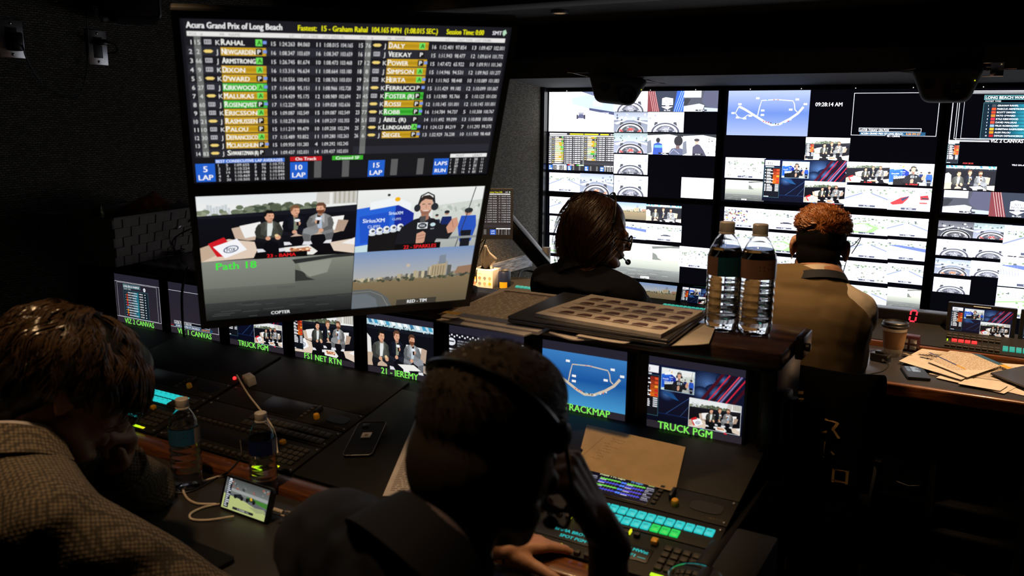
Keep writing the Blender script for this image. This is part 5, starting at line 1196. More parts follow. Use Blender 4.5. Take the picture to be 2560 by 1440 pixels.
def printing(corners, lift, draw, parent, mat='printed'):
    c = [Vector(p) for p in corners]; x = (c[1]-c[0]); w = x.length; x.normalize(); y = (c[0]-c[3]); y = (y-x*y.dot(x)); h = y.length; y.normalize(); n = x.cross(y); n = n if n.z > 0 else -n
    cv = Canvas(w, h, 2e-5); draw(cv.pic()); cv.mesh('print', mat, frame((c[0]+c[2])/2+n*lift, x, -n, y), parent)
sl = lambda px, py, h: SLOPE @ Vector((*on_slope(px, py, h), h))
# brown note sheet with a torn notch, leaning under the monitors
sh = [sl(1440, 1168, .008), sl(1688, 1230, .008), sl(1714, 1118, .010), sl(1467, 1062, .010)]
a, b, c, d = sh
m = MB(); poly = [a, b, c, d, d.lerp(a, .58), d.lerp(a, .60)+(b-a)*.03, d.lerp(a, .68)+(b-a)*.02, d.lerp(a, .72)+(b-a)*.025]
n_ = Vector(tuple(SN)); k = len(poly); m.add([p for p in poly]+[p+n_*.0006 for p in poly], [tuple(range(k))[::-1], tuple(range(k, 2*k))]+[(i, (i+1) % k, k+(i+1) % k, k+i) for i in range(k)])
t = thing('note_sheet', 'tan note sheet with faint handwriting, propped under the TRUCK PGM monitor', 'paper', tuple(a))
m.build('sheet', 'manila', t, smooth=False)
def scrawl(p):
    rng = random.Random(2)
    for i in range(9):
        x = .2+rng.uniform(0, .05); y = .2+i*.065
        pts = [(x+k*.012, y+rng.uniform(-.018, .018)+.1*k*.012) for k in range(int(rng.uniform(5, 14)))]; p.line(pts, .006, (120, 92, 60))
    p.line([(.17, .2), (.12, .8)], .005, (120, 92, 60)); p.line([(.04, .62), (.07, .63)], .012, (60, 44, 30))
printing([d, c, b, a], .0011, scrawl, t)
# long printed page reaching from the panel over the wooden strip
u_ = Vector((-.134, .314, 0)).normalized(); r_ = Vector((u_.y, -u_.x, 0)); o_ = Vector((-1.122, .012, .006))
cs = [SLOPE @ (o_+u_*.33), SLOPE @ (o_+u_*.33+r_*.216), SLOPE @ (o_+r_*.216), SLOPE @ o_]
t = thing('printed_page', 'printed page lying left of the head in headphones', 'paper', tuple(cs[3]))
slab([cs[3], cs[2], cs[1], cs[0]], .0015, 'sheet', 'paper', parent=t)
def lines(p, seed=1, col=(120, 100, 88), n=44):
    rng = random.Random(seed)
    for i in range(n):
        x = .06
        while x < .92:
            w = rng.uniform(.02, .1); p.rect(x, .04+i*.92/n, min(x+w, .94), .04+i*.92/n+.35*.92/n, col); x += w+.02
printing(cs, .0021, lines, t)
# things on the shelf top
zt = 1.1005
P = lambda x, y, z=zt: Vector(on_z(x, y, z))
t = thing('script_pages', 'loose stack of printed pages with blue and yellow bands, left end by the hanging monitor', 'papers', tuple(P(1200, 780)))
cc = [P(1102, 798), P(1345, 838), P(1500, 757), P(1256, 727)]
slab(cc, .008, 'stack', 'paper', parent=t)
def band(p):
    lines(p, 4, (150, 132, 120), 40); p.rect(.06, .84, .22, .9, (196, 158, 70)); p.rect(.22, .84, .7, .93, (110, 116, 140)); p.rect(.05, .05, .7, .08, (120, 104, 98))
printing([cc[i]+Vector((0, 0, .0082)) for i in (3, 2, 1, 0)], .0004, band, t)
cc = [P(1090, 803), P(1310, 842), P(1440, 800), P(1200, 770)]
t = slab([cc[0]+Vector((0, 0, .0)), cc[1], cc[2], cc[3]], .0035, 'bottom_sheets', 'paper', 'few sheets at the very bottom of the papers by the hanging monitor', 'papers')
# closed laptop
lc = [P(1268, 806, 1.1135), P(1668, 868, 1.1135), P(1768, 792, 1.1135), P(1408, 744, 1.1135)]
bq = [P(1372, 836, 1.1005), P(1440, 856, 1.1005), P(1560, 845, 1.1005), P(1500, 800, 1.1005)]
slab(bq, .003, 'folded_page', 'paper', 'cream page with a folded-up corner, poking out from under the laptop', 'paper', curl=.003)
t = thing('laptop', 'closed grey laptop under the printed stack on the shelf top', 'laptop', tuple(lc[0]))
def quad_slab(q, th, bev, name, mat, par):
    bm = bmesh.new(); nv = [bm.verts.new(p) for p in q]+[bm.verts.new(p+Vector((0, 0, th))) for p in q]
    for f in ((3, 2, 1, 0), (4, 5, 6, 7), (0, 1, 5, 4), (1, 2, 6, 5), (2, 3, 7, 6), (3, 0, 4, 7)): bm.faces.new([nv[i] for i in f])
    bmesh.ops.bevel(bm, geom=bm.edges[:], offset=bev, segments=3, profile=.5, affect='EDGES'); return MB().bm(bm).build(name, mat, par)
quad_slab(lc, .009, .003, 'keyboard_half', 'laptop_grey', t); quad_slab([q+Vector((0, 0, .0095)) for q in lc], .007, .003, 'lid', 'laptop_grey', t)
# papers under the laptop that stick out
for k, (q, nm, lb) in enumerate((([(1505, 852), (1652, 873), (1700, 832), (1560, 815)], 'loose_page', 'loose page hanging over the shelf edge under the laptop'), ([(1655, 868), (1772, 862), (1790, 815), (1690, 800)], 'loose_page', 'tan page beside the left tall bottle on the shelf top'), ([(1440, 842), (1560, 862), (1640, 840), (1500, 812)], 'loose_page', 'page with ruled lines lying between folded page and laptop'))):
    slab([P(x, y, 1.1045+.0025*k) for x, y in q], .0012, nm, 'paper', lb, 'paper', 'loose pages under the laptop', curl=.002)
sq = [P(1338, 792, 1.131), P(1652, 846, 1.131), P(1758, 786, 1.131), P(1478, 744, 1.131)]
t = thing('printed_stack', 'stack of paper printed with rows of dark cars on top of the laptop', 'papers', tuple(sq[0]))
slab(sq, .009, 'stack', 'paper', parent=t)
def cars(p):
    rng = random.Random(7)
    for r in range(4):
        for c in range(6):
            x, y = .05+c*.155+.02*r, .1+r*.21
            p.poly([(x, y+.08), (x+.03, y+.02), (x+.1, y+.02), (x+.12, y+.08)], (92, 60, 54)); p.rect(x, y+.08, x+.12, y+.1, (70, 50, 48)); p.rect(x+.01, y+.12, x+.1, y+.135, (110, 84, 76))
        p.rect(.04, .24+r*.21, .96, .25+r*.21, (120, 98, 92))
printing([q+Vector((0, 0, .0094)) for q in (sq[3], sq[2], sq[1], sq[0])], .0002, cars, t)

# ------------------------------------------------------------------ basket of snacks at the wall end of the shelf top
b0 = P(292, 668); bdir = (P(474, 630)-b0); bl = .40; ex = bdir.normalized(); ey = Vector((-ex.y, ex.x, 0))
T = frame(b0, ex, ey, (0, 0, 1)); BD, BH, BL = .27, .165, .40
t = thing('woven_basket', 'grey woven strap basket at the wall end of the console shelf', 'basket', tuple(b0))
m = MB(T); fl = .03
def bwall(p, q, po, qo, n, rows=5, cut=None):
    for i in range(n):
        for r in range(rows):
            u0, u1, v0, v1 = i/n, (i+1)/n, r/rows, (r+1)/rows
            if cut and cut(u0, u1, r): continue
            out = .0035 if (i+r) % 2 else .0005
            f = lambda u, v: Vector(p).lerp(Vector(q), u).lerp(Vector(po).lerp(Vector(qo), u), v)
            nn = (Vector(q)-Vector(p)).cross(Vector((0, 0, 1))).normalized()
            A, B, C_, D = f(u0, v0), f(u1, v0), f(u1, v1), f(u0, v1); g = (A+B+C_+D)/4
            sh2 = lambda X, k: X.lerp(g, k)
            outer = [sh2(X, .03)+nn*out for X in (A, B, C_, D)]; mid = g+nn*(out+.0025); inner = [X-nn*.003 for X in (A, B, C_, D)]
            m.add(outer+[mid]+inner, [(0, 1, 4), (1, 2, 4), (2, 3, 4), (3, 0, 4), (5, 8, 7, 6), (0, 5, 6, 1), (1, 6, 7, 2), (2, 7, 8, 3), (3, 8, 5, 0)])
B0 = [(0, 0, 0), (BL, 0, 0), (BL, BD, 0), (0, BD, 0)]; B1 = [(-fl, -fl, BH), (BL+fl, -fl, BH), (BL+fl, BD+fl, BH), (-fl, BD+fl, BH)]
hand = lambda u0, u1, r: r == 4 and .35 < (u0+u1)/2 < .65
bwall(B0[0], B0[1], B1[0], B1[1], 12); bwall(B0[1], B0[2], B1[1], B1[2], 8, cut=hand); bwall(B0[2], B0[3], B1[2], B1[3], 12); bwall(B0[3], B0[0], B1[3], B1[0], 8, cut=hand)
m.add([Vector(p)+Vector((0, 0, .002)) for p in B0], [(0, 1, 2, 3)]); m.build('woven_sides', 'basket_cloth', t)
m = MB(T); m.tube([B1[0], B1[1], B1[2], B1[3], B1[0]], .005, 6); m.build('rim_binding', 'basket_cloth', t)
def bag(c, w, h, d, rot, mat, label, seed):
    rng = np.random.default_rng(seed); bm = bmesh.new(); bmesh.ops.create_grid(bm, x_segments=18, y_segments=14, size=1)
    vs, fs = [], []
    n, mth = 18, 14
    for side in (1, -1):
        for i in range(n+1):
            for j in range(mth+1):
                u, v = i/n*2-1, j/mth*2-1; e = (1-abs(u)**3)*(1-v**4); wob = .1*math.sin(9*u+seed)*math.cos(7*v)+.06*math.sin(17*v+seed)
                vs.append((u*w/2*(1-.06*(1-abs(v)**2)), side*(d/2*e*(1+wob)+.0006), v*h/2))
    N = (n+1)*(mth+1); I = lambda i, j: i*(mth+1)+j
    for i in range(n):
        for j in range(mth): fs += [(I(i, j), I(i+1, j), I(i+1, j+1), I(i, j+1)), (N+I(i, j), N+I(i, j+1), N+I(i+1, j+1), N+I(i+1, j))]
    for i in range(n): fs += [(I(i, 0), N+I(i, 0), N+I(i+1, 0), I(i+1, 0)), (I(i, mth), I(i+1, mth), N+I(i+1, mth), N+I(i, mth))]
    for j in range(mth): fs += [(I(0, j), I(0, j+1), N+I(0, j+1), N+I(0, j)), (I(n, j), N+I(n, j), N+I(n, j+1), I(n, j+1))]
    bm.free(); M = Matrix.Translation(T @ Vector(c)) @ Matrix.Rotation(bdir.to_2d().angle_signed(Vector((1, 0)), 0), 4, 'Z') @ Euler(rot).to_matrix().to_4x4()
    o = MB(M).add(vs, fs).build('snack_bag', mat, base=tuple(M.translation), angle=80); tag(o, label, 'snack bag', 'snack bags in the basket')
bag((.30, .11, .155), .21, .14, .05, (-.95, -.22, .1), 'foil_orange', 'orange-brown crisp bag lying on top in the basket', 1)
bag((.34, .03, .14), .19, .10, .04, (-1.2, -.28, .15), 'foil_silver', 'silver-backed bag at the front edge of the basket, shining', 2)
bag((.22, .03, .115), .15, .12, .04, (-.5, -.05, .0), 'foil_green', 'small green bag in the front of the basket', 3)
bag((.06, .13, .125), .10, .16, .04, (.1, .05, 1.0), 'foil_green', 'upright greenish bag at the handle end of the basket', 4)
bag((.385, .15, .12), .12, .14, .04, (-.3, .2, 1.2), 'foil_red', 'red bag tucked at the monitor end of the basket', 5)
# coil of black cable with loose ends over the shelf top
m = MB(); c0 = P(432, 640)
pts = [c0+Vector((.05*math.cos(a)*(1+.05*math.sin(a*.7)), .035*math.sin(a), .006+.0012*a)) for a in np.linspace(0, 14, 80)]; m.tube(pts, .0028, 6)
for q in ([(418, 628, 0), (440, 585, .06), (475, 552, .11), (505, 540, .12)], [(425, 625, 0), (450, 595, .04), (490, 578, .07), (520, 570, .08)], [(440, 632, 0), (433, 600, .05), (470, 575, .09), (515, 560, .10)]):
    m.tube(spline([P(x, y, zt+.01+h) for x, y, h in q], 8), .0026, 6)
o = m.build('cable_coil', 'cable_black', base=tuple(c0)); tag(o, 'coil of black cable on the shelf top beside the basket', 'cable')
pts = [P(470, 668, zt+.004), Vector(on_y(462, 690, 1.826)), Vector(on_y(455, 735, 1.838)), Vector(on_y(456, 790, 1.846)), Vector(on_y(460, 835, 1.85)), Vector(on_y(470, 870, 1.84))]
o = MB().tube(spline(pts, 8), .0045, 8).build('dangling_cable', 'cable_black', base=tuple(pts[0])); tag(o, 'black cable dangling in front of the VIZ 1 CANVAS monitor', 'cable')

# ------------------------------------------------------------------ console end: clamp and handset
t = thing('desk_clamp', 'black clamp on the right end of the wooden shelf top', 'clamp', (CX1+.045, 1.99, 1.06))
MB().box((CX1+.021, 1.965, 1.055), (CX1+.040, 2.06, 1.110), .004).build('clamp_body', 'satin_black', t)
MB(frame((CX1+.041, 1.99, 1.082), (0, 1, 0), (0, 0, 1), (1, 0, 0))).lathe([(.010, 0), (.010, .008), (.007, .011), (.001, .011)], 16).build('knob', 'black_plastic', t)
t = thing('handset', 'black intercom handset hooked on the console end below the clamp', 'handset', (CX1+.03, 1.9, .88))
m = MB(); m.box((CX1+.014, 1.865, .79), (CX1+.034, 1.925, 1.0), .008).build('cradle', 'black_plastic', t)
m = MB(); m.tube(spline([(CX1+.036, 1.895, .80), (CX1+.044, 1.895, .84), (CX1+.044, 1.895, .92), (CX1+.036, 1.895, .985)], 6), [.015]*2+[.011]*15+[.015]*2, 12).build('grip', 'satin_black', t)

# ------------------------------------------------------------------ left wall: outlet plates, speaker, cable
def plate(px, py, w, h, label, plugs):
    c = Vector(on_x(px, py, XL)); t = thing('wall_plate', label, 'wall plate', (XL, c.y, c.z), 'steel wall plates')
    MB().box((XL, c.y-w/2, c.z-h/2), (XL+.006, c.y+w/2, c.z+h/2), .003).build('plate', 'steel', t)
    MB().box((XL+.002, c.y-w*.24, c.z-h*.3), (XL+.0068, c.y+w*.24, c.z+h*.3), .002).build('insert', 'black_plastic', t)
    m = MB()
    for s in (-1, 1): m.ell((XL+.006, c.y, c.z+s*h*.4), (.003, .005, .005), nu=12, nv=8)
    m.build('plate_screws', 'chrome', t)
    for i, (dz, hh) in enumerate(plugs): MB().box((XL+.007, c.y-w*.2+i*.006, c.z+dz-hh/2), (XL+.045, c.y+w*.22+i*.006, c.z+dz+hh/2), .006).build('plug', 'satin_black', t)
    return c
c1 = plate(26, 97, .085, .125, 'steel wall plate at the far left with a big black plug', [(-.01, .06)])
c2 = plate(242, 119, .078, .125, 'steel wall plate below the black wall speaker, black connector plugged in', [(.018, .022)])
pts = [(XL+.05, c1.y+.01, c1.z-.02), (XL+.035, c1.y+.03, c1.z-.07), (XL+.02, c1.y+.09, c1.z-.15), (XL+.02, c1.y+.19, c1.z-.19), (XL+.02, c2.y-.08, c2.z-.14), (XL+.015, c2.y-.045, c2.z-.02), (XL+.03, c2.y-.05, c2.z+.12)]
o = MB().tube(spline(pts, 8), .0025, 6).build('wall_cable', 'cable_black', base=pts[3]); tag(o, 'thin black cable drooping along the wall between the two steel plates', 'cable')
pts = [(XL+.045, c2.y-.01, c2.z+.02), (XL+.06, c2.y+.03, c2.z+.012), (XL+.05, c2.y+.045, c2.z-.012), (XL+.03, c2.y+.02, c2.z-.02)]
o = MB().tube(spline(pts, 6), .003, 6).build('patch_lead', 'cable_black', base=pts[0]); tag(o, 'short black lead looped at the plate under the wall speaker', 'cable')
def speaker_box(T, label, w=.2, d=.2, h=.3, group=None):
    t = thing('wall_speaker', label, 'speaker', T.translation, group)
    MB(T).box((-w/2, -d/2, -h/2), (w/2, d/2, h/2), .02, seg=4).build('cabinet', 'black_plastic', t)
    MB(T).box((-w/2+.008, -d/2-.006, -h/2+.008), (w/2-.008, -d/2+.004, h/2-.008), .01).build('baffle', 'laptop_grey', t)
    F = T @ frame((0, -d/2-.006, 0), (1, 0, 0), (0, 0, 1), (0, -1, 0))
    MB(F @ Matrix.Translation((0, .045, 0))).lathe([(.072, 0), (.074, .005), (.066, .006), (.03, -.012), (.012, -.006), (.001, -.004)], 28).build('woofer', 'satin_black', t)
    MB(F @ Matrix.Translation((-.06, -.095, 0))).lathe([(.016, 0), (.018, .004), (.010, .005), (.001, .003)], 18).build('tweeter', 'satin_black', t)
    return t
sc = Vector(on_x(268, 4, XL)); T = frame((XL+.15, sc.y-.02, sc.z+.02), Vector((.55, .83, 0)).normalized(), Vector((-.83, .55, 0)).normalized(), (0, 0, 1))
t = speaker_box(T, 'black loudspeaker high on the left wall, cut by the top edge', .2, .22, .2)
MB().box((XL+.001, sc.y-.10, sc.z-.02), (XL+.06, sc.y+.02, sc.z+.10), .004).build('wall_bracket', 'satin_black', t)
m = MB()
for y_ in (-.16, -.10): m.ell((XL+.004, sc.y+y_-.1, sc.z-.02), (.004, .006, .006), nu=10, nv=6)
o = m.build('bolts', 'chrome', t)

# ------------------------------------------------------------------ front row desk and what stands on it
DZ = .72
FA, FB = np.array([0, 3.575, .742]), np.array([0, 3.80, .778])
FD = (FB-FA)/np.linalg.norm(FB-FA); FN = np.array([0, -FD[2], FD[1]])
FSL = frame((0, FA[1], FA[2]), (1, 0, 0), tuple(FD), tuple(FN))
t = thing('front_desk', 'dark glossy front-row desk with rounded reddish wooden edge', 'desk', (-.5, 3.3, DZ))
MB().box((XL2+.01, 3.075, DZ-.03), (1.2, 3.55, DZ), .002).build('desktop', 'front_laminate', t)
m = MB(); m.box((XL2+.01, 3.05, DZ-.045), (1.2, 3.076, DZ+.001), .010, seg=4); m.build('front_edge', 'wood_trim', t)
MB().box((XL2+.01, 3.551, DZ-.03), (1.2, 3.574, DZ+.02), .004).build('back_strip', 'wood_trim', t)
t = thing('rack_cabinet', 'black open rack cabinet under the front desk', 'cabinet', (.2, 3.3, 0))
m = MB()
for x in (-.40, -.115, .17, .6, 1.17): m.box((x-.012, 3.16, .0), (x+.012, 3.55, .674))
m.box((-.41, 3.55, 0), (1.18, 3.565, .674)); m.build('frame', 'rack_grey', t)
for z in (.535, .27, .165):
    for x0, x1 in ((-.388, -.127), (-.103, .158), (.182, .588)): MB().box((x0, 3.165, z-.006), (x1, 3.545, z+.006), .002).build('shelf', 'rack_grey', t)
t = thing('equipment_unit', 'dark equipment unit with a silver name strip on the rack shelf', 'rack unit', (-.26, 3.36, .28))
MB().box((-.375, 3.20, .278), (-.14, 3.52, .40), .006).build('unit_case', 'satin_black', t)
MB().box((-.345, 3.195, .374), (-.285, 3.201, .388), .001).build('name_strip', 'steel', t)
MB().tube([(-.23, 3.196, .315), (-.19, 3.19, .308), (-.15, 3.196, .316)], .002, 6).build('wire', 'grey_metal', t)

# angled console face behind the desk
t = thing('switcher_panel', 'sloping front-row control panel with cyan, red and grey keys', 'control panel', (-.5, 3.7, .74))
MB().prism([(3.576, .60), (3.576, .742), (3.80, .778), (3.80, .60)], 0, XL2+.01, 1.2).build('housing', 'rack_grey', t, smooth=False)
def keys(x0, x1, s, n, mat, name, hgt=.008, w=.8, hh=.008, lab=None):
    m = MB(FSL); p = (x1-x0)/n
    for i in range(n): m.box((x0+i*p+p*(1-w)/2, s-hh, 0), (x0+(i+1)*p-p*(1-w)/2, s+hh, hgt), .001)
    o = m.build(name, mat, t)
    if lab: o['label'] = lab
keys(.055, .165, .065, 5, 'led_teal', 'lit_keys'); keys(.055, .165, .045, 5, 'led_teal', 'lit_keys')
keys(-1.31, -1.10, .078, 11, 'led_teal', 'lit_keys', hh=.010); keys(-2.10, -1.96, .085, 6, 'led_teal', 'lit_keys', hh=.009)
for r, s in enumerate((.02, .042, .11, .135)): keys(-.14, .05, s, 9, 'key_grey', 'grey_keys', hh=.007); 
keys(-.12, -.028, .078, 4, 'led_red', 'red_keys', hh=.007, lab='red glowing keys'); keys(.18, .8, .05, 24, 'key_grey', 'grey_keys'); keys(-1.9, -.45, .03, 50, 'key_dark', 'dark_keys'); keys(-1.9, -.45, .06, 50, 'key_dark', 'dark_keys')
m = MB(FSL); m.box((-.135, .074, 0), (-.131, .082, .006)); m.build('green_light', 'led_green', t)
# little monitors standing on it
def desk_mon(x0, x1, z0, z1, y, lean, label, fn, tilt=0.0):
    c = Vector(((x0+x1)/2, y, (z0+z1)/2)); w, h = x1-x0, z1-z0
    up = Vector((0, math.sin(lean), math.cos(lean))); n = Vector((0, math.cos(lean), -math.sin(lean)))
    T = frame(c, (1, 0, 0), n, up); t = thing('desk_monitor', label, 'monitor', c-up*h/2, 'little monitors on the front desk')
    e = .014
    m = MB(T); m.box((-w/2-e, .001, -h/2-e*1.6), (w/2+e, .03, h/2+e), .004).build('casing', 'satin_black', t)
    m = MB(T)
    for a, b in (((-w/2-e, -.003, h/2), (w/2+e, .004, h/2+e)), ((-w/2-e, -.003, -h/2-e*1.6), (w/2+e, .004, -h/2)), ((-w/2-e, -.003, -h/2), (-w/2, .004, h/2)), ((w/2, -.003, -h/2), (w/2+e, .004, h/2))): m.box(a, b)
    m.build('bezel', 'bezel', t, smooth=False)
    cv = Canvas(w, h); p = cv.pic(); p.rect(0, 0, 1, 1, (30, 28, 34)); fn(p); cv.mesh('screen', 'screen', T, t)
    MB(T).box((-.05, .0, -h/2-e*1.6-.02), (.05, .022, -h/2-e*1.6), .003).build('foot', 'satin_black', t)
    m = MB(T); m.tube([(-.03, -.0045, h/2+e*.5), (.03, -.0045, h/2+e*.5)], .0016, 6); m.build('brand_strip', 'steel', t)
yM = 3.76
a, b = on_y(2380, 765, yM), on_y(2525, 846, yM); desk_mon(a[0], b[0], b[2], a[2], yM, .06, 'small desk monitor with the two-box picture, right of the red digit clock', pgm)
desk_mon(b[0]+.04, b[0]+.04+(b[0]-a[0]), b[2], a[2], yM, .06, 'small desk monitor at the extreme right edge, mostly cut off', pgm)
yM = 3.74
a, b = on_y(1606, 706, yM), on_y(1690, 752, yM); desk_mon(a[0]-.02, b[0], b[2]-.01, a[2], yM, .3, 'small desk monitor showing the beach skyline, beside the woman with glasses', lambda p: beach(p, False))
a2, b2 = on_y(1704, 716, yM), on_y(1790, 764, yM); desk_mon(a2[0], b2[0], b2[2]-.01, a2[2], yM, .3, 'small desk monitor with the two-box picture, behind the tall bottles', pgm)
# clock with one red digit
t = thing('digit_clock', 'long black counter box with a single red glowing 0', 'clock', (-.30, 3.84, .73))
p0, p1 = on_y(2158, 768, 3.82), on_y(2371, 842, 3.82)
MB().box((p0[0], 3.822, p1[2]), (p1[0], 3.90, p0[2]+.004), .006).build('case', 'satin_black', t)
MB().box((p0[0]+.006, 3.8205, p1[2]+.02), (p1[0]-.006, 3.823, p0[2]-.002)).build('window', 'bezel', t)
q = on_y(2283, 790, 3.818); m = MB(); sk = .10
for (ax_, az, bx, bz) in ((-1, 2, 1, 2), (-1, -2, 1, -2), (-1, .12, -1, 1.9), (1, .12, 1, 1.9), (-1, -1.9, -1, -.12), (1, -1.9, 1, -.12)):
    u = .0115; A = (q[0]+ax_*u+sk*az*u, q[2]+az*u); B = (q[0]+bx*u+sk*bz*u, q[2]+bz*u); d = Vector((B[0]-A[0], 0, B[1]-A[1])).normalized(); nn = Vector((-d.z, 0, d.x))*.0032
    a3, b3 = Vector((A[0], 3.8185, A[1]))+d*.0022, Vector((B[0], 3.8185, B[1]))-d*.0022
    m.add([a3+nn, b3+nn, b3-nn, a3-nn, a3+nn+Vector((0, .0018, 0)), b3+nn+Vector((0, .0018, 0)), b3-nn+Vector((0, .0018, 0)), a3-nn+Vector((0, .0018, 0))], [(0, 1, 2, 3), (7, 6, 5, 4), (0, 4, 5, 1), (1, 5, 6, 2), (2, 6, 7, 3), (3, 7, 4, 0)])
m.build('digit', 'clock_red', t, smooth=False)
MB().box((p0[0]+.02, 3.83, .7785), (p1[0]-.02, 3.89, p1[2]), .003).build('foot', 'satin_black', t)
# small dark maroon button box behind the cup
q = on_z(2272, 876, DZ); T = move((q[0], q[1]+.0, DZ), -.05)
t = thing('button_box', 'small dark red box with four pale buttons behind the coffee cup', 'button box', T.translation)
MB(T).box((-.035, -.02, 0), (.035, .025, .062), .004).build('box', MATS.setdefault('maroon', simple('maroon', (.045, .010, .016), .4)), t)
m = MB(T)
for i in (-1, 1):
    for k in (.018, .042): m.box((i*.016-.012, -.023, k-.008), (i*.016+.012, -.019, k+.008), .001)
m.build('buttons', 'steel', t)

# coffee cup
cl = on_z(2230, 890, DZ); T = move((cl[0], cl[1]+.012, DZ))
t = thing('coffee_cup', 'paper coffee cup with brown sleeve and black lid on the front desk', 'cup', T.translation)
k = 1.02
MB(T).lathe([(.001, .002), (.030*k, .0), (.0305*k, .002), (.0435*k, .112*k), (.0455*k, .114*k), (.0435*k, .117*k)], 36).build('cup', 'cup_white', t)
MB(T).lathe([(.0345*k, .03*k), (.0352*k, .03*k), (.0428*k, .096*k), (.0421*k, .096*k)], 36, cap=False).build('sleeve', 'card_brown', t)
MB(T).lathe([(.0435*k, .108*k), (.0475*k, .110*k), (.0478*k, .118*k), (.045*k, .121*k), (.0445*k, .128*k), (.0405*k, .131*k), (.038*k, .126*k), (.001, .126*k)], 36).build('lid', 'black_plastic', t)
# adapter with lead
q = on_z(2200, 903, DZ); T = move((q[0], q[1]+.006, DZ), -.25)
t = thing('power_adapter', 'black power adapter block with a thin lead on the front desk', 'power adapter', T.translation)
MB(T).box((-.032, -.022, 0), (.032, .022, .030), .004).box((-.018, -.014, .030), (.014, .012, .039), .003).build('block', 'satin_black', t)
MB().tube(spline([T @ Vector((.02, -.024, .012)), Vector(on_z(2222, 912, DZ+.004)), Vector(on_z(2205, 928, DZ+.003)), Vector(on_z(2175, 935, DZ+.003)), Vector(on_z(2166, 945, DZ+.003))], 8), .0018, 6).build('lead', 'cable_black', t)
MB(T).tube([(.02, -.028, .012), (.02, -.02, .012)], .005, 10).build('plug', 'chrome', t)
o = MB().tube(spline([Vector(on_z(2171, 868, DZ+.09)), Vector(on_z(2164, 900, DZ+.03)), Vector(on_z(2165, 925, DZ+.003)), Vector(on_z(2166, 945, DZ+.003))], 8), .0016, 6).build('headset_lead', 'cable_black', base=on_z(2166, 945, DZ)); tag(o, 'thin black headset lead down the sleeve of the ginger-haired man to the desk', 'cable')
# phone
a, b, c, d = [Vector(on_z(x, y, DZ+.010)) for x, y in ((2253, 914), (2302, 916), (2330, 945), (2272, 950))]
y_ = ((a+b)/2-(c+d)/2).normalized(); x_ = Vector((y_.y, -y_.x, 0))
def chat(p):
    rng = random.Random(1); p.rect(0, 0, 1, 1, (14, 16, 18))
    for i in range(9):
        p.rect(.08, .06+i*.05, .3, .095+i*.05, rng.choice([(150, 164, 170), (90, 98, 104), (210, 220, 224)])); p.rect(.36, .06+i*.05, .36+rng.uniform(.2, .56), .085+i*.05, (225, 232, 236))
phone(frame((a+b+c+d)/4+y_*.004, x_, (0, 0, -1), y_), .074, .148, 'phone lying face up on the front desk beside the papers', 'phones', chat, screen='screen_dim')
# papers, folder
Pd = lambda x, y, z=.0005: Vector(on_z(x, y, DZ+z))
t = thing('page_pile', 'messy pile of cream pages with tables, under the folder on the front desk', 'papers', tuple(Pd(2400, 960)))
for k, q in enumerate(([(2322, 935), (2560, 990), (2600, 940), (2400, 905)], [(2340, 945), (2510, 985), (2575, 950), (2400, 915)], [(2330, 930), (2560, 960), (2590, 915), (2380, 900)], [(2395, 960), (2500, 978), (2520, 965), (2420, 945)])):
    cc = [Pd(x, y, .001+.0022*k) for x, y in q]; o = slab(cc, .0015, 'page', 'paper', parent=t)
cc = [Pd(x, y, .0094) for x, y in ((2380, 900), (2590, 915), (2560, 960), (2330, 930))]
printing(cc, .0002, lambda p: lines(p, 11, (120, 100, 80), 18), t)
cc = [Pd(x, y, .011) for x, y in ((2247, 903), (2403, 950), (2478, 918), (2325, 862))]; 
t = thing('map_page', 'page with a small dark circuit drawing fanned under the schedule sheet', 'paper', tuple(cc[0]))
slab(cc, .0012, 'sheet', 'paper', parent=t)
def mapdraw(p):
    p.line([(.2, .62), (.3, .5), (.42, .42), (.55, .46), (.6, .58), (.52, .7), (.42, .62), (.3, .7)], .05, (30, 32, 34)); p.rect(.5, .3, .56, .36, (190, 50, 60)); p.rect(.24, .36, .34, .4, (90, 110, 70)); p.rect(.1, .74, .22, .8, (120, 110, 90)); p.oval(.7, .4, .05, .06, (170, 150, 110))
printing([cc[3], cc[2], cc[1], cc[0]], .0015, mapdraw, t)
cc = [Pd(x, y, .017) for x, y in ((2320, 905), (2418, 944), (2508, 913), (2398, 866))]
t = thing('schedule_sheet', 'schedule sheet with blue and yellow bands on top of the front-desk papers', 'paper', tuple(cc[0]))
slab(cc, .0012, 'sheet', 'paper', parent=t)
def sched(p):
    lines(p, 5, (150, 128, 100), 22); p.rect(.04, .03, .74, .12, (50, 92, 130)); p.rect(.74, .03, .96, .12, (214, 160, 60)); p.rect(.05, .72, .7, .75, (52, 70, 130)); p.rect(.7, .72, .9, .75, (214, 160, 60))
printing([cc[3], cc[2], cc[1], cc[0]], .0015, sched, t)
cc = [Pd(x, y, .0135) for x, y in ((2476, 936), (2600, 985), (2660, 940), (2560, 918))]; slab(cc, .006, 'folder', 'laptop_grey', 'dark grey folder at the right end of the front-desk papers', 'folder')

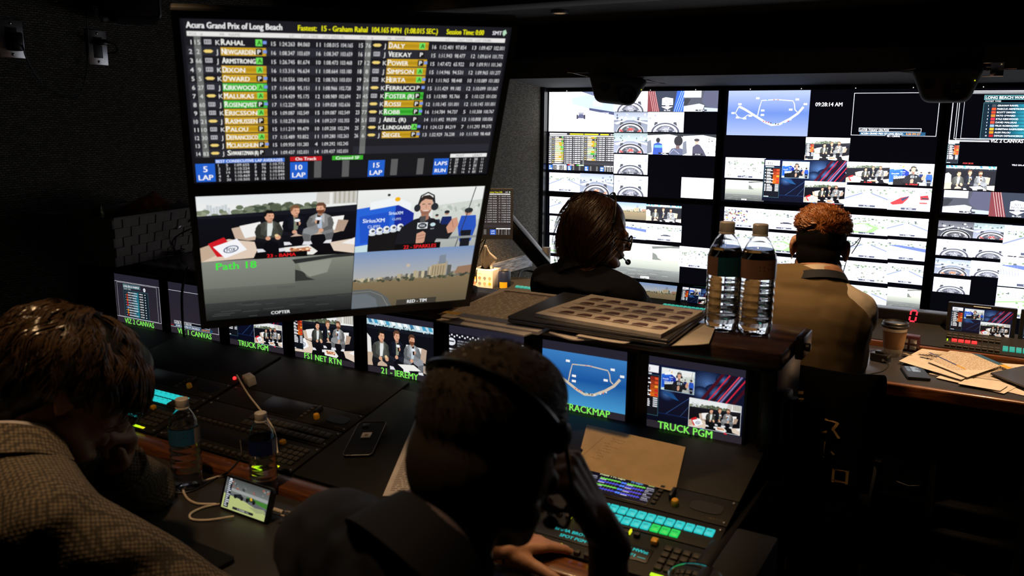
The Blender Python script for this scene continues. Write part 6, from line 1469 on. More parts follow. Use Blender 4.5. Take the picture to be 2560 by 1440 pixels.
# ------------------------------------------------------------------ left end of the front desk
q0, q1 = on_z(1180, 728, DZ), on_z(1240, 729, DZ); c = (Vector(q0)+Vector(q1))/2; w = .118
T = move((c.x, c.y+w/2-.03, DZ), .12)
t = thing('tissue_box', 'cube tissue box with round motifs and one tissue standing up, left of the can', 'tissue box', T.translation)
MB(T).box((-w/2, -w/2, 0), (w/2, w/2, .118), .003).build('carton', 'tissue', t)
cv = Canvas(w, .118, 2e-5); p = cv.pic(); p.text(.25, .2, .06, 'PUFFS', (236, 200, 170), True, fit=.5)
for r in range(3):
    for i in range(4): cc_ = [(246, 190, 60), (226, 150, 110), (150, 150, 150), (240, 180, 140)][(i+r) % 4]; p.oval(.14+i*.24, .36+r*.24, .07, .07, cc_); p.rect(.1+i*.24, .45+r*.24, .18+i*.24, .465+r*.24, (214, 170, 140))
cv.mesh('motifs', 'printed', T @ frame((0, -w/2-.0004, .059), (1, 0, 0), (0, 1, 0), (0, 0, 1)), t)
m = MB(T); m.lathe([(.001, .1185), (.036, .1185)], 24); m.build('opening', 'card_brown', t)
bm = bmesh.new(); vs, fs = [], []; n, mm_ = 14, 8
for i in range(n+1):
    for j in range(mm_+1):
        u, v = i/n, j/mm_*2-1; ww = .034*(1-.25*u) if u < .55 else .028*(1-(u-.55)/.45*.9); rip = .012*math.sin(v*6)*(1-u)
        shift = .032*math.exp(-((u-.45)/.18)**2)*(1 if v > .2 else .15)
        vs.append((v*ww+shift*max(v, 0)-.012*u, rip+.01*u*v, .112+u*.125))
for i in range(n):
    for j in range(mm_): I = i*(mm_+1)+j; fs.append((I, I+1, I+mm_+2, I+mm_+1))
o = MB(T).add(vs, fs).build('tissue_sheet', 'tissue', t); sm = o.modifiers.new('thick', 'SOLIDIFY'); sm.thickness = .0012
q = on_z(1253, 734, DZ); T = move((q[0], q[1]+.03, DZ))
t = thing('drinks_can', 'dark drinks can with a yellow patch beside the tissue box', 'can', T.translation)
MB(T).lathe([(.001, .004), (.024, .001), (.026, .003), (.033, .012), (.033, .102), (.027, .114), (.028, .117), (.026, .117), (.025, .113), (.001, .113)], 32).build('can_body', 'label_navy', t)
m = MB(T); m.lathe([(.0266, .1135), (.0285, .115), (.0285, .1185), (.026, .1185), (.025, .114), (.001, .1138)], 32); m.build('can_top', 'steel', t)
vs, fs = [], []
for k in range(9):
    a_ = math.radians(-105+k*9)
    for z in (.015, .06): vs.append((.0334*math.cos(a_), .0334*math.sin(a_), z))
for k in range(8): fs.append((2*k, 2*k+2, 2*k+3, 2*k+1))
MB(T).add(vs, fs).build('yellow_patch', 'yellow_plastic', t)
# monitor on a folding arm
py = on_y(1365, 690, 4.12); px_ = Vector((py[0], 4.12, 0))
t = thing('monitor_mount', 'black sloping monitor arm with round post by the left wall cloth', 'monitor arm', (py[0], 4.12, DZ))
MB().tube([(py[0], 4.12, .69), (py[0], 4.12, .895)], .024, 20).build('post', 'grey_metal', t)
MB().box((py[0]-.04, 4.08, .66), (py[0]+.04, 4.16, .70), .004).build('clamp_base', 'satin_black', t)
e1, e2 = Vector((py[0]-.012, 4.10, .815)), Vector(on_y(1262, 545, 3.75))
d_ = (e2-e1); 
dz = d_.normalized(); dx = Vector((.857, .515, 0)); dx = (dx-dz*dx.dot(dz)).normalized()
MB(frame(e1, dx, dz.cross(dx), dz)).box((-.042, -.025, -.02), (.042, .025, d_.length), .012, seg=3).build('lower_arm', 'satin_black', t)
MB(frame(e1, dx, dz.cross(dx), dz)).box((-.046, -.015, .05), (-.036, .015, d_.length-.03), .003).build('arm_cover', 'black_plastic', t)
T = frame(EYE+ray(1280, 530)*4.2, Vector((.857, .515, .0)).normalized(), Vector((-.515, .857, 0)).normalized(), (0, 0, 1))
a, b = Vector(on_plane(1010, 470, T.translation, np.array(T.col[1][:3]))), Vector(on_plane(1282, 598, T.translation, np.array(T.col[1][:3])))
al, bl_ = T.inverted() @ a, T.inverted() @ b
hw, hh = (bl_.x-al.x)/2, (al.z-bl_.z)/2; T = T @ Matrix.Translation(((bl_.x+al.x)/2, 0, (bl_.z+al.z)/2))
t2 = thing('arm_monitor', 'small black monitor on the wall arm repeating the timing table, behind the stacked monitors', 'monitor', T.translation)
MB(T).box((-hw, .002, -hh), (hw, .03, hh), .003).build('back_shell', 'black_plastic', t2)
m = MB(T); e = .010
for a_, b_ in (((-hw, -.003, hh-e), (hw, .004, hh)), ((-hw, -.003, -hh), (hw, .004, -hh+e*2.2)), ((-hw, -.003, -hh+e*2.2), (-hw+e, .004, hh-e)), ((hw-e, -.003, -hh+e*2.2), (hw, .004, hh-e))): m.box(a_, b_)
m.build('bezel', 'bezel', t2, smooth=False)
cv = Canvas(2*hw-2*e, 2*hh-3.2*e); p = cv.pic(); timing(p); cv.mesh('screen', 'screen', T @ Matrix.Translation((0, 0, .6*e)), t2)
MB(T).box((hw-.08, .03, -.04), (hw-.02, .06, .04), .004).build('mount_block', 'satin_black', t2)
m = MB(T); m.ell((hw*.28, -.0035, -hh+.008), (.003, .001, .003), nu=10, nv=6); o = m.build('power_light', 'led_blue', t2)
o = MB().tube(spline([T @ Vector((hw*.15, .034, -hh)), T @ Vector((hw*.3, .05, -hh-.05)), T @ Vector((hw*.5, .04, -hh+.0)), T @ Vector((hw*.32, .05, -hh-.13)), T @ Vector((hw*.3, .05, -hh-.2))], 8), .003, 6).build('arm_cable', 'cable_black', base=T @ Vector((hw*.3, .05, -hh-.1))); tag(o, 'black cable looping below the small wall-arm monitor', 'cable')
o = MB().tube(spline([Vector(on_z(1300, 716, DZ+.02)), Vector(on_z(1297, 690, DZ+.05)), Vector(on_z(1312, 676, DZ+.06)), Vector(on_z(1345, 684, DZ+.04)), Vector(on_z(1365, 700, DZ+.02))], 8), .006, 8).build('black_hose', 'cable_black', base=on_z(1300, 716, DZ)); tag(o, 'thick black cable arching beside the post of the wall arm', 'cable')
o = MB().tube(spline([Vector(on_z(1310, 688, DZ+.05)), Vector(on_z(1318, 700, DZ+.02)), Vector(on_z(1325, 707, DZ+.01)), Vector(on_z(1340, 707, DZ+.01)), Vector(on_z(1362, 690, DZ+.04))], 8), .0022, 6).build('pale_lead', 'cable_white', base=on_z(1325, 707, DZ)); tag(o, 'thin pale lead sagging beside the thick black cable', 'cable')

# ------------------------------------------------------------------ ceiling speakers
def studio_speaker(c, yaw, pitch, w, h, d, label, roll=0.0):
    R_ = Euler((pitch, roll, yaw)).to_matrix().to_4x4(); T = Matrix.Translation(Vector(c)) @ R_
    t = thing('ceiling_speaker', label, 'speaker', c, 'speakers hung over the picture wall')
    bm = bmesh.new(); bmesh.ops.create_cube(bm, size=1)
    for v in bm.verts:
        f = .62 if v.co.z < 0 else 1.0; g = .8 if v.co.y > 0 else 1
        v.co = Vector((v.co.x*w*f*g, v.co.y*d*(.8 if v.co.z < 0 else 1), v.co.z*h))
    bmesh.ops.bevel(bm, geom=bm.edges[:], offset=.035, segments=5, profile=.55, affect='EDGES'); MB(T).bm(bm).build('cabinet', 'dark_panel', t, angle=60)
    F = T @ frame((w*.16, -d*.455, -.012), (1, 0, 0), (0, .16, .987), (0, -.987, .16))
    MB(F).lathe([(.048, 0), (.052, .012), (.044, .013), (.02, .002), (.010, .006), (.001, .007)], 28).build('woofer', 'black_plastic', t)
    F = T @ frame((-w*.2, -d*.46, .012), (1, 0, 0), (0, .16, .987), (0, -.987, .16))
    MB(F).lathe([(.022, 0), (.025, .008), (.015, .009), (.006, .006), (.001, .008)], 20).build('tweeter', 'black_plastic', t)
    m = MB(T); m.ell((w*.38, -d*.47, .02), (.0028, .0028, .0028), nu=8, nv=6); m.build('status_light', 'led_yellow', t)
    for sx in (-1, 1):
        m = MB(T); m.tube([(sx*w*.46, 0, h*.34), (sx*(w*.5+.07), 0, h*.40), (sx*w*.46, 0, h*.47)], .0035, 6); m.tube([(sx*(w*.5+.068), 0, h*.40), (sx*(w*.5+.10), 0, h*.40)], .0025, 6); m.build('bracket', 'steel', t)
    MB(T).box((-.05, -.04, h*.48), (.05, .04, h*.6), .003).build('mounting_plate', 'satin_black', t)
    return t
studio_speaker((-1.882, 4.34, 1.755), .55, .12, .335, .15, .20, 'angled black ceiling speaker with steel brackets over the leftmost pictures', roll=.10)
studio_speaker((-.258, 4.22, 1.757), -.12, .10, .30, .15, .20, 'black ceiling speaker near the right edge, over the warmup list')
t = thing('light_panel', 'small tilted steel bracket with mirror face beside the right ceiling speaker', 'bracket', (-.06, 4.2, 1.82))
a, b = on_y(2478, 157, 4.2), on_y(2508, 190, 4.2)
MB().box((a[0], 4.19, b[2]), (b[0], 4.20, a[2]), .001).build('plate', 'chrome', t)
m = MB()
for z in (b[2], a[2]): m.tube([(a[0]-.03, 4.2, z), (b[0], 4.2, z)], .0022, 6)
m.build('rods', 'steel', t)

# drinking glass at the bottom right
gc = on_z(1738, 1441, .900); T = move((gc[0], gc[1], .751), 0)
t = thing('drinking_glass', 'clear plastic cup at the very bottom, in front of the keypad', 'cup', T.translation)
MB(T).lathe([(.001, .001), (.030, .0), (.032, .003), (.0410, .147), (.0425, .149), (.042, .1505), (.040, .149), (.0305, .005), (.001, .004)], 40, cap=False).build('cup_body', 'clear_plastic', t)

# ------------------------------------------------------------------ people
def grow(mb, voxel, smooth=3):
    """one continuous skin over all the shapes collected in mb"""
    o = mb.build('tmp', 'skin'); md = o.modifiers.new('r', 'REMESH'); md.mode = 'VOXEL'; md.voxel_size = voxel; md.adaptivity = 0
    bpy.context.view_layer.update(); dg = bpy.context.evaluated_depsgraph_get(); me = bpy.data.meshes.new_from_object(o.evaluated_get(dg))
    n = len(me.vertices); v = np.zeros(n*3); me.vertices.foreach_get('co', v); v = v.reshape(-1, 3)
    e = np.zeros(len(me.edges)*2, int); me.edges.foreach_get('vertices', e); e = e.reshape(-1, 2)
    deg = np.bincount(e.ravel(), minlength=n).astype(float)[:, None]; deg[deg == 0] = 1
    for k in range(smooth*2):
        a = np.zeros_like(v)
        for ax in range(3):
            a[:, ax] = np.bincount(e[:, 0], v[e[:, 1], ax], n)+np.bincount(e[:, 1], v[e[:, 0], ax], n)
        v = v + (a/deg-v)*(.55 if k % 2 == 0 else -.42)
    fs = [tuple(p.vertices) for p in me.polygons]
    old = o.data; bpy.data.objects.remove(o); bpy.data.meshes.remove(old); bpy.data.meshes.remove(me)
    return v, fs
def skinned(name, mb, mat, parent, voxel, smooth=3, wrinkle=None):
    v, fs = grow(mb, voxel, smooth)
    if wrinkle: v = wrinkle(v)
    return MB().add([tuple(p) for p in v], fs).build(name, mat, parent, angle=180)
def head_frame(origin, az, pitch=0, roll=0):
    """az: degrees from +Y towards +X the face points; pitch: degrees down; roll: degrees, right ear down"""
    M = Matrix.Rotation(math.radians(-az), 4, 'Z') @ Matrix.Rotation(math.radians(-pitch), 4, 'X') @ Matrix.Rotation(math.radians(roll), 4, 'Y')
    return Matrix.Translation(Vector(origin)) @ M
def head(B, M, s=1.0, neck_to=None):
    K = B.T; B.T = M @ Matrix.Scale(s, 4)
    B.ell((0, -.010, .035), (.076, .097, .086)); B.ell((0, .028, -.025), (.065, .073, .085)); B.ell((0, .045, -.085), (.046, .045, .034))
    B.cap((-.048, .02, -.06), .028, (-.025, .07, -.095), .020); B.cap((.048, .02, -.06), .028, (.025, .07, -.095), .020)
    B.cap((0, .096, .012), .009, (0, .116, -.030), .0135); B.ell((-.012, .106, -.034), (.009, .010, .008)); B.ell((.012, .106, -.034), (.009, .010, .008))
    B.cap((-.036, .082, .022), .012, (.036, .082, .022), .012); B.cap((-.045, .07, -.025), .018, (-.03, .082, -.032), .014); B.cap((.045, .07, -.025), .018, (.03, .082, -.032), .014)
    B.ell((0, .099, -.058), (.024, .010, .006)); B.ell((0, .098, -.069), (.021, .010, .0065)); B.ell((0, .088, -.098), (.018, .016, .014))
    for sx in (-1, 1):
        R = Euler((.18, 0, sx*.42)).to_matrix()
        B.ell((sx*.084, -.012, -.008), (.0080, .022, .036), R, 14, 10); B.cap((sx*.086, -.03, -.002), .0055, (sx*.084, -.018, .024), .0055); B.cap((sx*.088, -.030, -.002), .0055, (sx*.082, -.01, -.036), .006); B.ell((sx*.076, .003, -.012), (.01, .01, .014))
    B.cap((0, -.03, -.05), .058, (0, -.045, -.13), .056)
    B.T = K
    if neck_to is not None: B.cap(M @ Vector((0, -.042, -.10)), .055, neck_to, .060)
def eyes(M, t, s=1.0):
    for sx in (-1, 1):
        m = MB(M @ Matrix.Scale(s, 4)); m.ell((sx*.031, .0855, -.002), (.0125, .0125, .0115), nu=14, nv=10); e = m.build('eye', 'eye_white', t)
        m = MB(M @ Matrix.Scale(s, 4)); m.ell((sx*.031, .0955, -.002), (.006, .0035, .006), nu=12, nv=8); m.build('iris', 'lens_dark', e)
def hand(B, M, side=1, curl=(25, 25, 25, 25), spread=4, thumb=(35, 25), s=1.0, splay=None):
    """M: wrist frame, y towards the fingers, z out of the back of the hand, x towards the thumb when side = 1"""
    K = B.T; B.T = M @ Matrix.Scale(s, 4)
    X = [(.027, .088, .050), (.009, .094, .056), (-.010, .090, .051), (-.027, .080, .040)]
    for i, (x, y, L) in enumerate(X):
        x *= side; B.cap((x*.72, .008, 0), .014, (x, y, 0), .0115)
    B.cap((.012*side, .03, -.004), .018, (-.014*side, .045, -.004), .018); B.cap((0, -.03, 0), .026, (0, .01, 0), .024)
    for i, (x, y, L) in enumerate(X):
        x *= side; p = Vector((x, y, 0)); c = curl[i] if isinstance(curl[i], (tuple, list)) else (curl[i], curl[i]*1.15, curl[i]*.8)
        a = 0; yaw = -side*math.radians((1.5-i)*-spread if splay is None else splay[i])*-1
        r = (.0098, .0090, .0082, .0070) if i < 3 else (.0086, .0078, .0071, .0062)
        for k, seg in enumerate((L, L*.6, L*.48)):
            a += math.radians(c[k]); d = Vector((math.sin(yaw)*math.cos(a), math.cos(yaw)*math.cos(a), -math.sin(a))); q = p+d*seg*.92
            B.cap(p, r[k], q, r[k+1], 12); p = q
    p = Vector((.022*side, .022, -.008)); d = Vector((side*.62, .72, -.30)).normalized()
    ax = Vector((0, -.35, -.94*1)).normalized()
    for k, (seg, r0, r1) in enumerate(((.042, .0150, .0115), (.032, .0112, .0098), (.027, .0098, .0080))):
        if k: d = Matrix.Rotation(math.radians(thumb[k-1])*side, 3, Vector((0, .25, 1)).normalized()) @ d
        q = p+d*seg; B.cap(p, r0, q, r1, 12); p = q
    B.T = K
def nails(M, t): pass
def ring(B, c, ax, rx, ry, h, th, flare=1.15, open_dir=None, n=40, gap=0.0, lift=0.0):
    """a standing collar: band around axis; open at open_dir by gap radians"""
    c, ax = Vector(c), Vector(ax).normalized(); f = Vector(open_dir); f = (f-ax*f.dot(ax)).normalized(); r = f.cross(ax)
    vs, fs = [], []; a0, a1 = gap, 2*math.pi-gap
    for i in range(n+1):
        a = a0+(a1-a0)*i/n; d = f*math.cos(a)*ry+r*math.sin(a)*rx; bk = (1-math.cos(a))/2
        for (k, hh) in ((flare, 0), (1, h*(.75+.25*bk)+lift*bk), (1-th/rx, h*(.75+.25*bk)+lift*bk), (flare-th/rx, 0)): vs.append(c+d*k+ax*hh)
    for i in range(n):
        for j in range(4): fs.append((i*4+j, i*4+(j+1) % 4, (i+1)*4+(j+1) % 4, (i+1)*4+j))
    fs += [(0, 1, 2, 3), (n*4+3, n*4+2, n*4+1, n*4)]
    return B.add(vs, fs)
def locks(M, roots, flow, nlock, per, length, rad, spread, seed, steps=10, lift=.0, gravity=0.0, curl=0.0, vol=None, cf=40.0):
    """hair strands: roots(rng) gives a unit direction on the skull; flow(d) a tangent direction; strands creep along the hair volume vol"""
    rng = np.random.default_rng(seed); c0, rad3 = np.array(vol[0]), np.array(vol[1]); mb = MB(M); vs, fs = [], []
    for l in range(nlock):
        d0 = roots(rng); L0 = length*rng.uniform(.7, 1.2); ph = rng.uniform(0, 6.28); lf0 = lift*rng.uniform(.2, 1.6)
        for s in range(per):
            d = d0+rng.normal(size=3)*spread; d /= np.linalg.norm(d); p = c0+d*rad3*(1.0+rng.uniform(-.02, .02)); L = L0*rng.uniform(.8, 1.1); st = L/steps
            P = []
            vel = None
            for k in range(steps+1):
                P.append(p.copy()); u = k/steps; e = (p-c0)/rad3; e /= np.linalg.norm(e); nrm = e/rad3; nrm /= np.linalg.norm(nrm)
                f = np.array(flow(e), float); f = f-nrm*np.dot(f, nrm); nf = np.linalg.norm(f); f = f/nf if nf > 1e-6 else f
                side = np.cross(nrm, f); f = f+side*curl*math.sin(ph+u*cf*.1)+nrm*lf0*math.cos(u*2.6)+np.array([0, 0, -gravity*u])
                f /= np.linalg.norm(f); vel = f if vel is None else vel*.5+f*.5; p = p+vel*st
            o = len(vs); nr = len(P)
            for k, q in enumerate(P):
                t_ = P[min(k+1, nr-1)]-P[max(k-1, 0)]; t_ /= (np.linalg.norm(t_)+1e-9); a = np.cross(t_, [.3, .5, .8]); a /= (np.linalg.norm(a)+1e-9); b = np.cross(t_, a); r = rad*(1-.75*(k/(nr-1))**2)
                for j in range(3): an = 2.0944*j; vs.append(tuple(q+(a*math.cos(an)+b*math.sin(an))*r))
            for k in range(nr-1):
                for j in range(3): fs.append((o+k*3+j, o+k*3+(j+1) % 3, o+(k+1)*3+(j+1) % 3, o+(k+1)*3+j))
    return mb.add(vs, fs)
def legs(B, hipL, hipR, kneeL, kneeR, footL, footR):
    for h, k, f in ((hipL, kneeL, footL), (hipR, kneeR, footR)):
        B.cap(h, .085, k, .058); B.cap(k, .056, f, .042); B.cap(f, .038, (f[0], f[1]+.14, .035), .03)
def chair(loc, rz, label, back_top):
    t = thing('office_chair', label, 'chair', loc, 'office chairs'); T = move(loc, rz)
    MB(T).box((-.24, -.24, .42), (.24, .24, .47), .02, seg=3).build('seat', 'blanket_dark', t)
    MB(T).box((-.21, -.29, .52), (.21, -.25, back_top), .018, seg=3).build('backrest', 'blanket_dark', t)
    MB(T).box((-.03, -.31, .40), (.03, -.28, .60), .004).build('back_bar', 'black_plastic', t)
    MB(T).tube([(0, 0, .07), (0, 0, .42)], .025, 12).build('column', 'grey_metal', t)
    m = MB(T)
    for k in range(5): a = 2*math.pi*k/5; m.tube([(0, 0, .09), (.27*math.cos(a), .27*math.sin(a), .06)], [.022, .014], 8)
    m.build('star_base', 'black_plastic', t)
    for k in range(5): a = 2*math.pi*k/5; m = MB(T); m.lathe([(.001, -.012), (.026, -.012), (.026, .012), (.001, .012)], 16, T=Matrix.Translation((.27*math.cos(a), .27*math.sin(a), .028)) @ Matrix.Rotation(math.pi/2, 4, 'X')); m.build('caster', 'black_plastic', t)
    return t
def folds(amp, freq, seed):
    rng = np.random.default_rng(seed); K = rng.normal(size=(5, 3)); K /= np.linalg.norm(K, axis=1)[:, None]; ph = rng.uniform(0, 6, 5)
    def f(v):
        d = np.zeros_like(v)
        for k, p in zip(K, ph):
            s = np.sin(v@k*freq*(1+.4*math.sin(p))+p+1.5*np.sin(v@np.roll(k, 1)*freq*.5)); d += np.roll(k, 1)*s[:, None]*amp/2
        return v+d
    return f
A_ = lambda p: tuple(float(x) for x in p)

# ---- person with headphones, centre front, navy jacket
def person_headphones():
    t = thing('person', 'person seen from behind in navy jacket and headphones, hand raised to the cheek', 'person', (-.56, .66, 0), 'crew at the consoles')
    M = head_frame((-.500, .812, 1.212), 6, 20, 3); s = 1.0
    nb = (-.535, .705, 1.085)
    sL, sR = (-.715, .775, 1.035), (-.415, .665, .985)
    eL, wL = (-.86, 1.00, .84), (-.775, 1.255, .800)
    eR, wR = (-.378, .93, .790), (-.405, .955, 1.055)
    B = MB(); head(B, M, s, nb)
    B.cap(sL, .04, nb, .045); B.cap(sR, .04, nb, .045); B.cap(nb, .05, (-.555, .675, .62), .09); B.cap(sL, .045, eL, .036); B.cap(eL, .036, wL, .025); B.cap(sR, .045, eR, .036); B.cap(eR, .036, wR, .026)
    legs(B, (-.65, .66, .50), (-.46, .66, .50), (-.72, 1.08, .50), (-.42, 1.08, .50), (-.72, 1.12, .09), (-.42, 1.12, .09))
    hl = Vector((.085, .110, -.012)).normalized(); zl = (Vector((-.15, -.05, 1))); zl = (zl-hl*zl.dot(hl)).normalized(); xl = hl.cross(zl)
    hand(B, frame(Vector(wL)+hl*.02, xl, hl, zl), 1, ((14, 18, 14), (20, 26, 18), (26, 30, 22), (30, 34, 24)), 5, (-8, -6))
    hr = Vector((-.05, -.03, .11)).normalized(); zr = Vector((.9, .15, .35)); zr = (zr-hr*zr.dot(hr)).normalized(); xr = hr.cross(zr)
    hand(B, frame(Vector(wR)+hr*.018, xr, hr, zr), 1, (62, 70, 74, 78), 2, (20, 20), 1.05)
    skinned('body', B, 'skin', t, .0048, 2); eyes(M, t)
    C = MB()
    C.cap(sL, .083, (-.545, .70, 1.055), .094); C.cap(sR, .083, (-.525, .69, 1.05), .094); C.cap(nb, .082, (-.545, .69, 1.0), .12); C.ell((-.555, .665, .86), (.19, .145, .24)); C.cap((-.555, .66, .80), .16, (-.555, .655, .58), .165)
    C.cap(sL, .078, eL, .060); C.cap(eL, .058, Vector(eL).lerp(Vector(wL), .8), .045); C.cap(sR, .076, eR, .056); C.cap(eR, .055, Vector(eR).lerp(Vector(wR), .52), .045)
    skinned('jacket', C, 'navy_cloth', t, .008, 3, folds(.004, 60, 1))
    ax = Vector(M @ Vector((0, -.042, -.10)))-Vector(nb)
    L = MB(); ring(L, Vector(nb)+ax*-.12+Vector((0, .004, 0)), ax+Vector((0, .03, .0)), .079, .084, .066, .008, 1.30, (.2, 1, 0), gap=.55); L.build('jacket_collar', 'navy_cloth', t)
    L = MB(); ring(L, Vector(nb)+ax*.42+Vector((0, .002, 0)), ax+Vector((0, .03, .0)), .0675, .0715, .046, .006, 1.10, (.2, 1, 0), gap=.4); L.build('shirt_collar', 'collar_cloth', t)
    for e, w, k in ((eR, wR, .74), (eL, wL, .93)):
        a, b = Vector(e).lerp(Vector(w), k-.20), Vector(e).lerp(Vector(w), k); m = MB(); m.tube([a, b, b+(b-a)*.01], [.040, .037, .033], 20); m.build('shirt_cuff', 'white_cloth', t)
    # cropped hair: a close shell plus short bristles
    H = MB(M); H.ell((0, -.013, .042), (.0835, .102, .089)); H.ell((0, -.045, -.015), (.072, .062, .075)); H.ell((0, .02, .07), (.066, .075, .058))
    skinned('hair', H, 'hair_crop', t, .0055, 2)
    K = locks(M, lambda r: (lambda d: np.array([d[0], d[1], abs(d[2]) if r.random() < .75 else d[2]*.8]))(r.normal(size=3)), lambda e: (0, .6, -.3), 900, 3, .006, .0006, .05, 3, steps=3, lift=.5, vol=((0, -.013, .042), (.0825, .101, .088)))
    K.build('hair_bristles', 'hair_brown', t)
    # headset
    hs = thing('headphones', 'black headphones worn by the person in the navy jacket', 'headphones', M @ Vector((0, 0, .12)))
    pts = []
    for a in np.linspace(-1.62, 1.62, 34):
        d = np.array([math.sin(a), .12-1.0*max(0, math.cos(a)), .08+.52*max(0, math.cos(a))-.10*math.sin(a)*-1*max(0, math.cos(a))]); d /= np.linalg.norm(d); pts.append(M @ Vector(np.array([0, -.013, .042])+d*np.array([.0835, .102, .089])*1.012))
    m = MB(); m.tube(pts, .0072, 10, flat=.7); m.build('headband', 'satin_black', hs)
    for sx in (-1, 1):
        T = M @ frame((sx*.083, .004, .038), (0, 1, 0), (0, 0, 1), (sx, 0, 0)); MB(T).lathe([(.015, -.004), (.019, .0), (.019, .008), (.014, .012), (.001, .013)], 24).build('ear_cup', 'black_plastic', hs)
        MB(M).tube([(sx*.092, -.008, .056), (sx*.095, .0, .040)], .0055, 8).build('slider', 'satin_black', hs)
    mic = MB(M); mic.tube(spline([(.093, .012, .032), (.092, .06, -.03), (.070, .105, -.075), (.045, .122, -.082)], 6), .0028, 6); mic.build('microphone_boom', 'satin_black', hs); m = MB(M); m.ell((.036, .124, -.082), (.011, .009, .009)); m.build('microphone', 'black_plastic', hs)
    r = MB(); 
    chair((-.56, .62, 0), -.15, 'black office chair under the person in headphones, mostly out of view', .80)
person_headphones()

# ---- long-haired person on the left, checked jacket, bent over the desk
def person_left():
    t = thing('person', 'long-haired person in a checked jacket leaning over the desk at the left', 'person', (-1.5, .62, 0), 'crew at the consoles')
    M = head_frame((-1.425, .865, 1.115), 30, 34, -6); s = .98
    nb = (-1.42, .745, 1.01); sL, sR = (-1.60, .82, .965), (-1.255, .70, .955)
    eL, wL = (-1.57, 1.11, .792), (-1.495, .99, .905); eR, wR = (-1.055, .845, .800), (-1.26, .79, .655)
    B = MB(); head(B, M, s, nb)
    B.cap(sL, .04, nb, .045); B.cap(sR, .04, nb, .045); B.cap(nb, .05, (-1.48, .64, .62), .09); B.cap(sL, .045, eL, .036); B.cap(eL, .036, wL, .027); B.cap(sR, .045, eR, .036); B.cap(eR, .036, wR, .026)
    legs(B, (-1.58, .62, .50), (-1.39, .62, .50), (-1.62, 1.04, .50), (-1.36, 1.04, .50), (-1.62, 1.08, .09), (-1.36, 1.08, .09))
    h = Vector((.10, -.02, .16)).normalized(); z = Vector((.2, .9, .1)); z = (z-h*z.dot(h)).normalized(); hand(B, frame(Vector(wL)+h*.02, h.cross(z), h, z), -1, (70, 76, 78, 80), 2, (20, 20))
    h = (Vector(wR)-Vector(eR)).normalized(); z = Vector((0, 0, 1)); z = (z-h*z.dot(h)).normalized(); hand(B, frame(Vector(wR)+h*.02, h.cross(z), h, z), -1, (18, 20, 22, 24), 4, (8, 8))
    skinned('body', B, 'skin', t, .0055, 2); eyes(M, t, s)
    C = MB()
    C.cap(sL, .088, (-1.44, .735, .965), .10); C.cap(sR, .090, (-1.40, .73, .975), .10); C.cap(nb, .080, (-1.45, .70, .90), .12); C.ell((-1.47, .655, .84), (.20, .16, .24)); C.cap((-1.47, .65, .78), .165, (-1.49, .62, .58), .17)
    C.cap(sR, .085, eR, .063); C.cap(eR, .062, Vector(eR).lerp(Vector(wR), .85), .048); C.cap(sL, .08, eL, .060); C.cap(eL, .058, Vector(eL).lerp(Vector(wL), .85), .046)
    skinned('jacket', C, 'check_cloth', t, .008, 3, folds(.007, 42, 4))
    ax = Vector(M @ Vector((0, -.042, -.10)))-Vector(nb)
    L = MB(); ring(L, Vector(nb)+ax*-.20, ax+Vector((0, 0, .02)), .082, .084, .066, .008, 1.3, (.5, 1, -.2), gap=.6); L.build('jacket_collar', 'check_cloth', t)
    L = MB(); ring(L, Vector(nb)+ax*.30, ax+Vector((0, 0, .02)), .072, .074, .038, .005, 1.08, (.5, 1, -.2), gap=.4); L.build('shirt_collar', 'white_cloth', t)
    a = Vector(eL).lerp(Vector(wL), .80); b = Vector(eL).lerp(Vector(wL), .93); m = MB(); m.tube([a, b, b+(b-a)*.02, a+(b-a)*.5], [.050, .054, .047, .043], 24, cap=False); m.build('sleeve_cuff', 'check_cloth', t)
    V = ((0, -.018, .040), (.090, .119, .101))
    H = MB(M @ Matrix.Scale(s, 4)); H.ell((0, -.014, .042), (.083, .108, .092)); H.ell((0, -.066, -.014), (.074, .060, .080)); H.ell((0, .045, .078), (.066, .072, .054)); H.ell((0, -.082, -.065), (.062, .046, .055))
    for sx in (-1, 1): H.ell((sx*.068, -.022, .028), (.03, .07, .06))
    skinned('hair', H, 'hair_dark', t, .006, 2)
    def roots(r):
        d = r.normal(size=3); d[2] = abs(d[2])*.9+.12 if r.random() < .85 or abs(d[0]) > .4 else d[2]*.6; d[1] -= .15
        if d[1] > .5 and d[2] < .3: d[2] += .6
        return d/np.linalg.norm(d)
    flow = lambda e: ((.9*np.sign(e[0]+.02)*abs(e[0])**.5, .75*(e[1]+.35), -.25-.9*abs(e[0])) if e[1] > -.35 else (.5*e[0], -.25, -1.0))
    K = locks(M @ Matrix.Scale(s, 4), roots, flow, 250, 16, .088, .0011, .036, 11, steps=11, lift=.34, gravity=.30, curl=.75, vol=V, cf=70)
    K.build('hair_locks', 'hair_brown', t)
    K = locks(M @ Matrix.Scale(s, 4), lambda r: np.array([r.uniform(-.5, .75), .72, .62]), lambda e: (.35, .6, -.7), 26, 16, .12, .0012, .06, 12, steps=11, lift=.40, gravity=.9, curl=.25, vol=V, cf=40)
    K.build('forelock', 'hair_brown', t)
    chair((-1.5, .56, 0), -.1, 'black office chair under the long-haired person, out of view', .78)
person_left()

